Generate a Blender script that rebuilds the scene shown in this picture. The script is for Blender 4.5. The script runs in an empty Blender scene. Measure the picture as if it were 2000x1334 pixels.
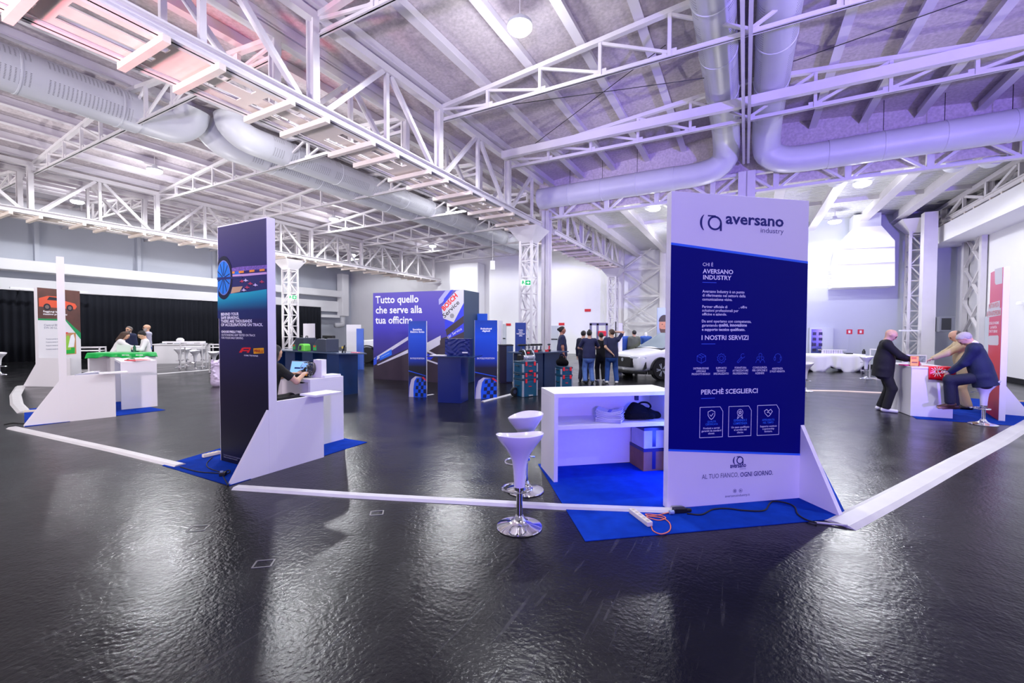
import bpy, bmesh, math, random
import numpy as np
from mathutils import Vector, Matrix

SC = bpy.context.scene
COL = SC.collection
rnd = random.Random(7)
PI = math.pi

# ------------------------------------------------------------------ camera
FPX, PITCH, ROLL, CAMZ = 840.0, math.radians(1.535), math.radians(0.21), 1.685
cd = bpy.data.cameras.new('camera')
cd.sensor_width = 36.0
cd.lens = 36.0 * FPX / 2000.0
cd.clip_end = 200
cam = bpy.data.objects.new('camera', cd)
COL.objects.link(cam)
CAMR = Matrix.Rotation(PI / 2 - PITCH, 3, 'X') @ Matrix.Rotation(ROLL, 3, 'Z')
cam.matrix_world = Matrix.Translation((0, 0, CAMZ)) @ CAMR.to_4x4()
SC.camera = cam

# ------------------------------------------------------------------ exposure, world
SC.view_settings.view_transform = 'Standard'
SC.view_settings.look = 'None'
SC.view_settings.gamma = 1.0
SC.view_settings.exposure = 0.15
SC.view_settings.use_curve_mapping = False
SC.cycles.use_denoising = True
SC.cycles.max_bounces = 7
SC.cycles.diffuse_bounces = 4
SC.cycles.glossy_bounces = 4
SC.cycles.transmission_bounces = 4
SC.cycles.transparent_max_bounces = 6
SC.cycles.caustics_reflective = False
SC.cycles.caustics_refractive = False
SC.cycles.sample_clamp_indirect = 6.0
wd = bpy.data.worlds.new('hall_air')
SC.world = wd
wd.use_nodes = True
wd.node_tree.nodes['Background'].inputs[0].default_value = (0.86, 0.80, 1.0, 1)
wd.node_tree.nodes['Background'].inputs[1].default_value = 0.27

# the hall's own axes: U runs along the main girders away from us, V across them
TH = math.radians(28.44)
U2 = Vector((math.sin(TH), math.cos(TH)))
V2 = Vector((math.cos(TH), -math.sin(TH)))


def W(u, v, z=0.0):
    return Vector((u * U2.x + v * V2.x, u * U2.y + v * V2.y, z))


def toUV(p):
    return p[0] * U2.x + p[1] * U2.y, p[0] * V2.x + p[1] * V2.y


def ray(px, py):
    return CAMR @ Vector(((px - 1000) / FPX, -(py - 667) / FPX, -1.0))


def G(px, py, z=0.0):
    d = ray(px, py)
    t = (z - CAMZ) / d.z
    return Vector((d.x * t, d.y * t, z))


def D(px, py, y):
    d = ray(px, py)
    t = y / d.y
    return Vector((d.x * t, y, CAMZ + d.z * t))


def light(name, kind, loc, energy, color=(1, 1, 1), size=0.3, to=None, spot=None, blend=0.6):
    ld = bpy.data.lights.new(name, kind)
    ld.energy = energy
    ld.color = color
    if kind == 'AREA':
        ld.shape = 'DISK'
        ld.size = size
    else:
        ld.shadow_soft_size = size
    if kind == 'SPOT':
        ld.spot_size = spot
        ld.spot_blend = blend
    o = bpy.data.objects.new(name, ld)
    COL.objects.link(o)
    o.location = loc
    if to is not None:
        o.rotation_euler = (Vector(to) - Vector(loc)).to_track_quat('-Z', 'Y').to_euler()
    return o


# coloured stage floodlights standing behind us (their fixtures are outside the frame)
VIOLET = (0.26, 0.17, 1.0)
light('violet_floodlight', 'SPOT', (6.0, -5.0, 1.6), 9500, VIOLET, 0.25, (9.0, 14.0, 7.3), math.radians(50), 0.5)
light('violet_floodlight', 'SPOT', (0.3, -4.0, 2.2), 1650, VIOLET, 0.25, (1.2, 4.1, 1.4), math.radians(75), 0.7)
light('violet_floodlight', 'SPOT', (-1.5, -4.0, 1.6), 1500, VIOLET, 0.25, (-6.0, 12.0, 9.5), math.radians(60), 0.7)
light('red_floodlight', 'SPOT', (-9.0, -0.5, 1.2), 4200, (1.0, 0.10, 0.16), 0.2, W(1.3, -8.1, 5.7), math.radians(24), 0.8)
light('rose_floodlight', 'SPOT', (-3.5, -5.0, 2.6), 2600, (1.0, .86, .96), 0.3, (-7.6, 8.0, .9), math.radians(44), 0.7)
# white fill lights added near the floor, out of view, to brighten the roof
for p_, q_, e_ in (((-5.0, -3.0, .8), (-5.0, 4.0, 8.5), 3400), ((5.0, -3.5, .8), (6.0, 1.6, 8.5), 2200), ((-24.0, 6.0, .8), (-20.0, 13.0, 8.3), 4500), ((-15.0, -4.0, .8), (-12.0, 9.0, 8.5), 4300), ((-11.0, -1.5, .8), tuple(W(9.0, -7.75, 6.6)), 3600)):
    light('roof_fill_light', 'SPOT', p_, e_, (1.0, .95, .95), .4, q_, math.radians(40 if p_[0] == -11 else 92), .9)

# ------------------------------------------------------------------ materials
MATS = {}


def lin(c):
    return tuple(((x / 255) / 12.92 if x <= 10 else (((x / 255) + 0.055) / 1.055) ** 2.4) for x in c)


def nodes_of(m):
    return m.node_tree.nodes, m.node_tree.links, m.node_tree.nodes['Principled BSDF']


def mat(name, rgb, rough=0.5, metal=0.0, spec=0.5, emit=None, alpha=None, trans=0.0, coat=0.0, noise=None, bump=None):
    """rgb in 0..255 sRGB. noise=(scale, amount): slight colour mottling. bump=(scale, strength)."""
    if name in MATS:
        return MATS[name]
    m = bpy.data.materials.new(name)
    m.use_nodes = True
    N, L, b = nodes_of(m)
    c = lin(rgb)
    b.inputs['Base Color'].default_value = (*c, 1)
    b.inputs['Roughness'].default_value = rough
    b.inputs['Metallic'].default_value = metal
    b.inputs['Specular IOR Level'].default_value = spec
    b.inputs['Transmission Weight'].default_value = trans
    b.inputs['Coat Weight'].default_value = coat
    if emit:
        b.inputs['Emission Color'].default_value = (*lin(emit[:3]), 1)
        b.inputs['Emission Strength'].default_value = emit[3]
    if noise or bump:
        tc = N.new('ShaderNodeTexCoord')
    if noise:
        t = N.new('ShaderNodeTexNoise')
        t.inputs['Scale'].default_value = noise[0]
        t.inputs['Detail'].default_value = 5
        L.new(tc.outputs['Object'], t.inputs['Vector'])
        r = N.new('ShaderNodeValToRGB')
        a = noise[1]
        r.color_ramp.elements[0].position = 0.3
        r.color_ramp.elements[1].position = 0.7
        r.color_ramp.elements[0].color = (*[x * (1 - a) for x in c], 1)
        r.color_ramp.elements[1].color = (*[min(1, x * (1 + a)) for x in c], 1)
        L.new(t.outputs['Fac'], r.inputs['Fac'])
        L.new(r.outputs['Color'], b.inputs['Base Color'])
    if bump:
        t2 = N.new('ShaderNodeTexNoise')
        t2.inputs['Scale'].default_value = bump[0]
        t2.inputs['Detail'].default_value = 4
        L.new(tc.outputs['Object'], t2.inputs['Vector'])
        bp = N.new('ShaderNodeBump')
        bp.inputs['Strength'].default_value = bump[1]
        bp.inputs['Distance'].default_value = 0.02
        L.new(t2.outputs['Fac'], bp.inputs['Height'])
        L.new(bp.outputs['Normal'], b.inputs['Normal'])
    MATS[name] = m
    return m


def ramp_mat(name, stops, axis=2, lo=0.0, hi=1.0, rough=0.45):
    """A printed colour blend along one object axis: stops = [(pos, rgb)]."""
    m = mat(name, (128, 128, 128), rough)
    N, L, b = nodes_of(m)
    tc = N.new('ShaderNodeTexCoord')
    sx = N.new('ShaderNodeSeparateXYZ')
    L.new(tc.outputs['Object'], sx.inputs[0])
    mr = N.new('ShaderNodeMapRange')
    mr.inputs[1].default_value, mr.inputs[2].default_value = lo, hi
    L.new(sx.outputs[axis], mr.inputs[0])
    r = N.new('ShaderNodeValToRGB')
    e = r.color_ramp.elements
    e[0].position, e[0].color = stops[0][0], (*lin(stops[0][1]), 1)
    e[1].position, e[1].color = stops[-1][0], (*lin(stops[-1][1]), 1)
    for p, c in stops[1:-1]:
        x = e.new(p)
        x.color = (*lin(c), 1)
    L.new(mr.outputs[0], r.inputs['Fac'])
    L.new(r.outputs['Color'], b.inputs['Base Color'])
    return m


M = {}
M['steel'] = mat('white_painted_steel', (222, 218, 222), 0.45, noise=(1.5, .04))
M['tray'] = mat('cream_cable_tray', (226, 214, 206), 0.5, noise=(2.5, .06))
M['duct'] = mat('pale_grey_duct_metal', (214, 215, 222), 0.4, 0.0, noise=(1.2, .05))
M['ceil'] = mat('grey_acoustic_board', (206, 196, 201), 0.95, noise=(14, .16), bump=(60, .4))
M['purlin'] = mat('grey_white_purlin', (224, 219, 226), 0.6, noise=(1.0, .04))
M['wallw'] = mat('white_wall_paint', (240, 239, 243), 0.6, noise=(0.6, .02))
M['wallg'] = mat('blue_grey_wall_panel', (196, 200, 212), 0.6, noise=(0.5, .03))
M['board'] = mat('white_laminate', (236, 233, 238), 0.38, noise=(0.8, .015))
M['blk'] = mat('black_plastic', (18, 18, 20), 0.45)
M['rubber'] = mat('black_rubber', (14, 14, 16), 0.7)
M['chrome'] = mat('polished_chrome', (235, 235, 240), 0.06, 1.0)
M['stoolw'] = mat('white_gloss_plastic', (236, 234, 242), 0.16, coat=.3)
M['carpet'] = mat('royal_blue_carpet', (4, 56, 166), 0.95, spec=.1, noise=(7, .16), bump=(350, .4))
M['navy'] = mat('navy_print', (1, 3, 112), 0.6, spec=.12)
M['navytxt'] = mat('navy_ink', (10, 12, 110), 0.5)
M['lblue'] = mat('light_blue_ink', (38, 110, 235), 0.5)
M['mblue'] = mat('mid_blue_ink', (46, 84, 220), 0.5)
M['white'] = mat('white_ink', (245, 245, 250), 0.5)
M['greyink'] = mat('grey_ink', (96, 96, 130), 0.5)
M['covw'] = mat('white_floor_duct', (204, 202, 204), 0.45, noise=(3, .05))
M['dkblue'] = mat('dark_blue_laminate', (10, 42, 92), 0.35, noise=(.8, .05))
M['inkdark'] = mat('near_black_print', (14, 14, 34), 0.35)


def glass_mat(name, rgb=(255, 255, 255), rough=0.02):
    m = mat(name, rgb, rough, trans=1.0)
    return m


def checker_dots(m, ulen, circ_n, r=0.28, bands=None, dark=0.35):
    """Perforated sheet: rows of small round holes on a duct whose axis is local Y."""
    N, L, b = nodes_of(m)
    tc = N.new('ShaderNodeTexCoord')
    sx = N.new('ShaderNodeSeparateXYZ')
    L.new(tc.outputs['Object'], sx.inputs[0])

    def mth(op, a, bb=None):
        n = N.new('ShaderNodeMath')
        n.operation = op
        for i, v in enumerate((a, bb)):
            if v is None:
                continue
            if isinstance(v, (int, float)):
                n.inputs[i].default_value = v
            else:
                L.new(v, n.inputs[i])
        return n.outputs[0]
    ang = mth('ARCTAN2', sx.outputs[2], sx.outputs[0])
    a1 = mth('SUBTRACT', mth('FRACT', mth('MULTIPLY', ang, circ_n)), 0.5)
    y1 = mth('SUBTRACT', mth('FRACT', mth('MULTIPLY', sx.outputs[1], ulen)), 0.5)
    d2 = mth('ADD', mth('MULTIPLY', a1, a1), mth('MULTIPLY', y1, y1))
    hole = mth('LESS_THAN', d2, r * r)
    fa = None
    for (c, w) in bands:
        dd = mth('ABSOLUTE', mth('SUBTRACT', ang, c))
        x = mth('LESS_THAN', dd, w)
        fa = x if fa is None else mth('MAXIMUM', fa, x)
    seg = mth('LESS_THAN', mth('ABSOLUTE', mth('SUBTRACT', mth('FRACT', mth('MULTIPLY', sx.outputs[1], .55)), 0.5)), 0.44)
    f = mth('MULTIPLY', mth('MULTIPLY', hole, fa), seg)
    mix = N.new('ShaderNodeMixRGB')
    src = b.inputs['Base Color'].links[0].from_socket
    L.new(f, mix.inputs[0])
    L.new(src, mix.inputs[1])
    mix.inputs[2].default_value = (dark * .4, dark * .4, dark * .45, 1)
    L.new(mix.outputs[0], b.inputs['Base Color'])


# ------------------------------------------------------------------ mesh building
class MB:
    def __init__(s):
        s.v, s.f, s.m = [], [], []

    def add(s, vs, fs, mi=0):
        o = len(s.v)
        s.v += [tuple(x) for x in vs]
        s.f += [tuple(i + o for i in f) for f in fs]
        s.m += [mi] * len(fs)
        return s

    def box(s, lo, hi, R=None, mi=0):
        x0, y0, z0 = lo
        x1, y1, z1 = hi
        vs = [(x0, y0, z0), (x1, y0, z0), (x1, y1, z0), (x0, y1, z0), (x0, y0, z1), (x1, y0, z1), (x1, y1, z1), (x0, y1, z1)]
        if R is not None:
            vs = [R @ Vector(v) for v in vs]
        return s.add(vs, [(0, 3, 2, 1), (4, 5, 6, 7), (0, 1, 5, 4), (1, 2, 6, 5), (2, 3, 7, 6), (3, 0, 4, 7)], mi)

    def cbox(s, c, size, R=None, mi=0):
        h = Vector(size) / 2
        c = Vector(c)
        if R is None:
            return s.box(c - h, c + h, None, mi)
        Mx = Matrix.Translation(c) @ R.to_4x4()
        return s.box(-h, h, Mx, mi)

    def bar(s, p, q, w, h, up=(0, 0, 1), mi=0):
        p, q = Vector(p), Vector(q)
        d = (q - p)
        ln = d.length
        d.normalize()
        up = Vector(up)
        if abs(d.dot(up)) > .99:
            up = Vector((0, 1, 0))
        x = d.cross(up).normalized()
        z = x.cross(d)
        R = Matrix((x, d, z)).transposed()
        return s.cbox((p + q) / 2, (w, ln, h), R, mi)

    def tube(s, pts, r, n=10, mi=0, caps=True, closed=False):
        P = [Vector(p) for p in pts]
        k = len(P)
        rs = r if isinstance(r, (list, tuple)) else [r] * k
        up = Vector((0, 0, 1))
        rings = []
        px = None
        for i in range(k):
            if closed:
                t = P[(i + 1) % k] - P[i - 1]
            else:
                t = P[min(i + 1, k - 1)] - P[max(i - 1, 0)]
            t.normalize()
            if px is None:
                x = t.cross(up)
                if x.length < .05:
                    x = t.cross(Vector((1, 0, 0)))
            else:
                x = px - t * px.dot(t)
            x.normalize()
            px = x
            y = t.cross(x)
            rings.append([P[i] + (x * math.cos(2 * PI * j / n) + y * math.sin(2 * PI * j / n)) * rs[i] for j in range(n)])
        vs = [v for rg in rings for v in rg]
        fs = []
        for i in range(k if closed else k - 1):
            a, b = i * n, ((i + 1) % k) * n
            for j in range(n):
                fs.append((a + j, a + (j + 1) % n, b + (j + 1) % n, b + j))
        if caps and not closed:
            fs.append(tuple(range(n))[::-1])
            fs.append(tuple((k - 1) * n + j for j in range(n)))
        return s.add(vs, fs, mi)

    def lathe(s, prof, n=32, c=(0, 0, 0), R=None, mi=0):
        """prof: [(r, z)], spun about z."""
        vs, fs = [], []
        k = len(prof)
        for (r, z) in prof:
            for j in range(n):
                v = Vector((r * math.cos(2 * PI * j / n), r * math.sin(2 * PI * j / n), z))
                if R is not None:
                    v = R @ v
                vs.append(v + Vector(c))
        for i in range(k - 1):
            for j in range(n):
                fs.append((i * n + j, i * n + (j + 1) % n, (i + 1) * n + (j + 1) % n, (i + 1) * n + j))
        if prof[0][0] > 1e-5:
            fs.append(tuple(range(n))[::-1])
        if prof[-1][0] > 1e-5:
            fs.append(tuple((k - 1) * n + j for j in range(n)))
        return s.add(vs, fs, mi)

    def prism(s, poly, t0, t1, frame, mi=0):
        """poly: 2d points; frame(a, b, t) -> 3d."""
        n = len(poly)
        vs = [frame(a, b, t0) for a, b in poly] + [frame(a, b, t1) for a, b in poly]
        fs = [tuple(range(n))[::-1], tuple(range(n, 2 * n))]
        for i in range(n):
            j = (i + 1) % n
            fs.append((i, j, n + j, n + i))
        return s.add(vs, fs, mi)

    def sphere(s, c, r, n=16, k=10, mi=0):
        r = r if isinstance(r, (tuple, list)) else (r, r, r)
        vs, fs = [], []
        for i in range(k + 1):
            a = PI * i / k
            for j in range(n):
                b = 2 * PI * j / n
                vs.append((c[0] + r[0] * math.sin(a) * math.cos(b), c[1] + r[1] * math.sin(a) * math.sin(b), c[2] + r[2] * math.cos(a)))
        for i in range(k):
            for j in range(n):
                fs.append((i * n + j, (i + 1) * n + j, (i + 1) * n + (j + 1) % n, i * n + (j + 1) % n))
        return s.add(vs, fs, mi)

    def build(s, name, mats, parent=None, smooth=False, bevel=None, loc=None, rotz=None, subsurf=0, normals=True):
        me = bpy.data.meshes.new(name)
        me.from_pydata(s.v, [], s.f)
        if not isinstance(mats, (list, tuple)):
            mats = [mats]
        for x in mats:
            me.materials.append(x)
        if len(mats) > 1:
            me.polygons.foreach_set('material_index', s.m)
        if normals:
            bm = bmesh.new()
            bm.from_mesh(me)
            bmesh.ops.recalc_face_normals(bm, faces=bm.faces)
            bm.to_mesh(me)
            bm.free()
        if smooth:
            me.polygons.foreach_set('use_smooth', [True] * len(me.polygons))
        me.update()
        o = bpy.data.objects.new(name, me)
        COL.objects.link(o)
        if parent is not None:
            o.parent = parent
        if loc is not None:
            o.location = loc
        if rotz is not None:
            o.rotation_euler[2] = rotz
        if bevel:
            md = o.modifiers.new('edge_rounding', 'BEVEL')
            md.width = bevel
            md.segments = 2
            md.limit_method = 'ANGLE'
        if subsurf:
            md = o.modifiers.new('smoothing', 'SUBSURF')
            md.levels = md.render_levels = subsurf
        if smooth == 'auto':
            for e in me.edges:
                pass
            me.set_sharp_from_angle(angle=math.radians(38))
        return o


def tag(o, label, cat, group=None, kind=None):
    if label:
        o['label'] = label
    if cat:
        o['category'] = cat
    if group:
        o['group'] = group
    if kind:
        o['kind'] = kind
    return o


def thing(name, label, cat, loc=(0, 0, 0), rotz=0.0, group=None, kind=None):
    o = bpy.data.objects.new(name, None)
    o.empty_display_size = .1
    COL.objects.link(o)
    o.location = loc
    o.rotation_euler[2] = rotz
    return tag(o, label, cat, group, kind)


def dup(root, loc, rotz, label=None):
    r = root.copy()
    COL.objects.link(r)
    r.location = loc
    r.rotation_euler[2] = rotz
    if label:
        r['label'] = label
    for ch in list(root.children):
        c = ch.copy()
        COL.objects.link(c)
        c.parent = r
        for g in ch.children:
            d = g.copy()
            COL.objects.link(d)
            d.parent = c
    return r


def struct(o):
    o['kind'] = 'structure'
    return o


def arc(c, r, a0, a1, n, ax=(1, 0, 0), ay=(0, 0, 1)):
    c, ax, ay = Vector(c), Vector(ax), Vector(ay)
    return [c + (ax * math.cos(a0 + (a1 - a0) * i / n) + ay * math.sin(a0 + (a1 - a0) * i / n)) * r for i in range(n + 1)]


def smooth_path(pts, k=8):
    """Catmull-Rom through the points."""
    P = [Vector(p) for p in pts]
    P = [P[0] * 2 - P[1]] + P + [P[-1] * 2 - P[-2]]
    out = []
    for i in range(1, len(P) - 2):
        a, b, c, d = P[i - 1], P[i], P[i + 1], P[i + 2]
        for j in range(k):
            t = j / k
            out.append(0.5 * ((2 * b) + (c - a) * t + (2 * a - 5 * b + 4 * c - d) * t * t + (3 * b - a - 3 * c + d) * t ** 3))
    out.append(P[-2])
    return out


# ------------------------------------------------------------------ flat print on upright faces
class Face:
    """An upright printed face. Local a runs along it to the right seen from in front, z is up, and prints lie just off its surface."""

    def __init__(s, parent, o, e1):
        s.parent = parent
        s.o = Vector((o[0], o[1], 0))
        s.e1 = Vector((e1[0], e1[1], 0)).normalized()
        s.n = Vector((s.e1.y, -s.e1.x, 0))      # towards the viewer of the print
        s.inv = Matrix.Identity(4)
        if parent is not None:
            Mx = Matrix.Translation(parent.location) @ Matrix.Rotation(parent.rotation_euler[2], 4, 'Z')
            s.inv = Mx.inverted()

    def at(s, px, py):
        d = ray(px, py)
        cpos = Vector((0, 0, CAMZ))
        t = (s.o - cpos).dot(s.n) / d.dot(s.n)
        p = cpos + d * t
        return (p - s.o).dot(s.e1), p.z

    def P(s, a, z, off=0.0):
        return s.inv @ (s.o + s.e1 * a + s.n * off + Vector((0, 0, z)))

    def poly(s, name, pts, m, off=0.001, th=0.0006, parent=None, px=False, label=None):
        if px:
            pts = [s.at(*p) for p in pts]
        o = MB().prism(pts, off, off + th, lambda a, b, t: s.P(a, b, t)).build(name, m, parent or s.parent)
        if label:
            o['label'] = label
        return o

    def strokes(s, name, lines, w, m, off=0.002, parent=None):
        """lines: polylines in (a, z), drawn as thin flat ribbons in one mesh."""
        b = MB()
        for ln in lines:
            for (a0, z0), (a1, z1) in zip(ln[:-1], ln[1:]):
                dx, dz = a1 - a0, z1 - z0
                l_ = math.hypot(dx, dz) or 1
                nx, nz = -dz / l_ * w / 2, dx / l_ * w / 2
                ex, ez = dx / l_ * w / 2, dz / l_ * w / 2
                q = [(a0 - ex + nx, z0 - ez + nz), (a0 - ex - nx, z0 - ez - nz), (a1 + ex - nx, z1 + ez - nz), (a1 + ex + nx, z1 + ez + nz)]
                b.prism(q, off, off + .0005, lambda a, z, t: s.P(a, z, t))
        return b.build(name, m, parent or s.parent)

    def text(s, name, string, rect, m, bold=0.0, off=0.002, align='LEFT', parent=None, shear=0.0, line=1.0, rot=None):
        """rect = (a0, z0, a1, z1): the lettering is fitted to it. rot=(a, z, angle, w, h) instead places it turned."""
        cu = bpy.data.curves.new(name, 'FONT')
        cu.body = string
        cu.align_x = align
        cu.size = 1.0
        cu.offset = bold
        cu.shear = shear
        cu.space_line = line
        cu.resolution_u = 2
        t = bpy.data.objects.new('lettering_source', cu)
        COL.objects.link(t)
        dg = bpy.context.evaluated_depsgraph_get()
        me = bpy.data.meshes.new_from_object(t.evaluated_get(dg))
        bpy.data.objects.remove(t)
        bpy.data.curves.remove(cu)
        n = len(me.vertices)
        co = np.empty(n * 3, np.float32)
        me.vertices.foreach_get('co', co)
        co = co.reshape(-1, 3)
        lo, hi = co.min(0), co.max(0)
        q = (co - lo) / np.maximum(hi - lo, 1e-6)
        if rot:
            a0, z0, ang, w, h = rot
            x, y = q[:, 0] * w, q[:, 1] * h
            aa = a0 + x * math.cos(ang) - y * math.sin(ang)
            zz = z0 + x * math.sin(ang) + y * math.cos(ang)
        else:
            aa = rect[0] + q[:, 0] * (rect[2] - rect[0])
            zz = rect[1] + q[:, 1] * (rect[3] - rect[1])
        out = np.empty((n, 3), np.float32)
        for i in range(n):
            out[i] = s.P(float(aa[i]), float(zz[i]), off)
        me.vertices.foreach_set('co', out.ravel())
        me.materials.clear()
        me.materials.append(m)
        me.name = name
        me.update()
        o = bpy.data.objects.new(name, me)
        COL.objects.link(o)
        o.parent = parent or s.parent
        return o

    def ptext(s, name, string, xl, yb, yt, xr, m, **k):
        """fit lettering between photo pixels: left x, bottom y and top y at the left edge, right x."""
        a0, z0 = s.at(xl, yb)
        _, z1 = s.at(xl, yt)
        a1, _ = s.at(xr, yb)
        return s.text(name, string, (a0, z0, a1, z1), m, **k)
# ================================================================== BUILDING
ORD = ['first', 'second', 'third', 'fourth', 'fifth', 'sixth', 'seventh', 'eighth', 'ninth', 'tenth', 'eleventh', 'twelfth']
C1, C2, C3 = 7.5, -7.75, -23.0          # girder lines (v)
WL, WB, WE, WR = -33.5, 29.2, 25.2, 7.9   # walls
HDR = 16.7
ZV, ZR = 7.85, 8.55                      # ceiling at valley and ridge


def hall(b, name, m, **k):
    return b.build(name, m, rotz=-TH, **k)


def onU(px, py, u):
    d = ray(px, py)
    t = u / (d.x * U2.x + d.y * U2.y)
    p = Vector((0, 0, CAMZ)) + d * t
    return toUV(p)[1], p.z


def onV(px, py, v):
    d = ray(px, py)
    t = v / (d.x * V2.x + d.y * V2.y)
    p = Vector((0, 0, CAMZ)) + d * t
    return toUV(p)[0], p.z


# ---- floor: worn dark resin, scratched and scuffed
fm = bpy.data.materials.new('dark_resin_floor')
fm.use_nodes = True
N, L, B = nodes_of(fm)
tc = N.new('ShaderNodeTexCoord')


def tex(kind, scale, detail=4, vec=None, **k):
    t = N.new(kind)
    t.inputs['Scale'].default_value = scale
    if 'Detail' in t.inputs:
        t.inputs['Detail'].default_value = detail
    L.new(vec or tc.outputs['Object'], t.inputs['Vector'])
    return t


def ramp(src, stops):
    r = N.new('ShaderNodeValToRGB')
    e = r.color_ramp.elements
    e[0].position, e[0].color = stops[0][0], (*stops[0][1], 1)
    e[1].position, e[1].color = stops[-1][0], (*stops[-1][1], 1)
    for p, c in stops[1:-1]:
        x = e.new(p)
        x.color = (*c, 1)
    L.new(src, r.inputs['Fac'])
    return r.outputs['Color']


def mixc(f, a, b, mode='MIX'):
    n = N.new('ShaderNodeMixRGB')
    n.blend_type = mode
    for i, v in enumerate((f, a, b)):
        if isinstance(v, (int, float)):
            n.inputs[i].default_value = v
        elif isinstance(v, tuple):
            n.inputs[i].default_value = (*v, 1)
        else:
            L.new(v, n.inputs[i])
    return n.outputs[0]


def mapped(rot, sc):
    mp = N.new('ShaderNodeMapping')
    mp.inputs['Rotation'].default_value = (0, 0, rot)
    mp.inputs['Scale'].default_value = sc
    L.new(tc.outputs['Object'], mp.inputs['Vector'])
    return mp.outputs[0]


big = tex('ShaderNodeTexNoise', .35, 6)
col = ramp(big.outputs['Fac'], [(.3, (.005, .005, .006)), (.7, (.011, .011, .0125))])
# long scuffs in two directions
for rot, s1 in ((0.5, 1.0), (-0.9, 1.7), (1.35, 1.3)):
    sn = tex('ShaderNodeTexNoise', 1.0, 8, mapped(rot, (13 * s1, .9 * s1, 1)))
    col = mixc(ramp(sn.outputs['Fac'], [(.64, (0, 0, 0)), (.72, (.45, .45, .45))]), col, (.055, .054, .056))
# specks of paint and chips
for sc_, r_, lo_ in ((5.0, .05, .46), (12.0, .075, .50), (2.2, .03, .40)):
    vo = tex('ShaderNodeTexVoronoi', sc_)
    vo.inputs['Randomness'].default_value = 1.0
    sp = ramp(vo.outputs['Distance'], [(r_ * .6, (1, 1, 1)), (r_, (0, 0, 0))])
    n2 = tex('ShaderNodeTexNoise', 2.6 + sc_ * .1, 3)
    sp2 = mixc(1.0, sp, ramp(n2.outputs['Fac'], [(lo_, (0, 0, 0)), (lo_ + .08, (.95, .95, .95))]), 'MULTIPLY')
    col = mixc(sp2, col, (.36, .35, .33))
L.new(col, B.inputs['Base Color'])
rn = tex('ShaderNodeTexNoise', 1.4, 7)
L.new(ramp(rn.outputs['Fac'], [(.3, (.16, .16, .16)), (.7, (.27, .27, .27))]), B.inputs['Roughness'])
B.inputs['Specular IOR Level'].default_value = 0.21
bn = tex('ShaderNodeTexNoise', 34.0, 5)
bn2 = tex('ShaderNodeTexNoise', 4.0, 3)
ad = N.new('ShaderNodeMath')
ad.operation = 'MULTIPLY_ADD'
L.new(bn2.outputs['Fac'], ad.inputs[0])
ad.inputs[1].default_value = 1.6
L.new(bn.outputs['Fac'], ad.inputs[2])
bp = N.new('ShaderNodeBump')
bp.inputs['Strength'].default_value = .5
bp.inputs['Distance'].default_value = .006
L.new(ad.outputs[0], bp.inputs['Height'])
L.new(bp.outputs['Normal'], B.inputs['Normal'])
struct(hall(MB().box((-48, -14, -.2), (22, 40, 0)), 'floor', fm))

# ---- walls
struct(hall(MB().box((WL - .3, -8, 0), (WL, WB + .3, 8.4)), 'wall_left', M['wallg']))
struct(hall(MB().box((WL, WB, 0), (0.4, WB + .3, 8.6)), 'wall_back', M['wallw']))
struct(hall(MB().box((0.4, WE, 0), (0.7, WB + .3, 8.6)), 'wall_step', M['wallw']))
struct(hall(MB().box((0.7, WE, 0), (WR + .3, WE + .3, 7.2)), 'wall_end', M['wallg']))
struct(hall(MB().box((WR, 5, 0), (WR + .3, WE, 8.2)), 'wall_right', M['wallw']))
struct(hall(MB().box((C2, HDR, 6.5), (WR, HDR + .12, 8.7)), 'wall_header', M['ceil']))
struct(hall(MB().box((WR - .03, 5, 0), (WR, WE, .16)), 'baseboard_right', M['blk']))
struct(hall(MB().box((.7, WE - .03, 0), (WR - .03, WE, .16)), 'baseboard_end', M['blk']))
# the deep white beam along the left wall, and its soffit ledge
struct(hall(MB().box((WL, -8, 4.62), (WL + .9, 27.4, 5.2)), 'wall_left_beam', M['wallw'], bevel=.05))
struct(hall(MB().box((WL, -8, 3.3), (WL + .45, 27.4, 4.25)), 'wall_left_lower_beam', M['wallw']))
for u in (1.5, 8.2, 12.6, 16.9, 21.5):
    struct(hall(MB().box((WL, u - .09, 5.2), (WL + .25, u + .09, 8.2)), 'wall_left_column', M['wallg']))
struct(hall(MB().box((WL, 18.1, 3.3), (WL + 1.0, 18.75, 5.25)), 'wall_left_column', M['wallw']))
# bulkhead beam on the right wall
struct(hall(MB().box((WR - 1.0, 6, 5.28), (WR, WE, 5.95)), 'wall_right_beam', M['wallw']))
# openings with doors in the back and right walls
k = 1
for x0, y0, x1, y1 in ((1074, 636, 1091, 690), (1028, 640, 1034, 690), (975, 633, 989, 690)):
    (va, z1), (vb, _) = onU(x0, y0, WB), onU(x1, y0, WB)
    o = hall(MB().box((va, WB - .06, 0), (vb, WB - .001, z1)), 'door_%d' % k, M['wallg'])
    struct(o)
    MB().box((va + .05, WB - .1, 1.0), (vb - .05, WB - .06, 1.06)).build('push_bar', M['blk'], o)
    k += 1
for ua, ub in ((21.0, 22.6), (17.2, 18.8)):
    o = hall(MB().box((WR - .05, ua, 0), (WR - .001, ub, 2.25)), 'door_%d' % k, M['wallg'])
    struct(o)
    k += 1

# ---- ceilings: gabled acoustic boards over each bay, a flat ribbed deck past the header
cn = 0


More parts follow.
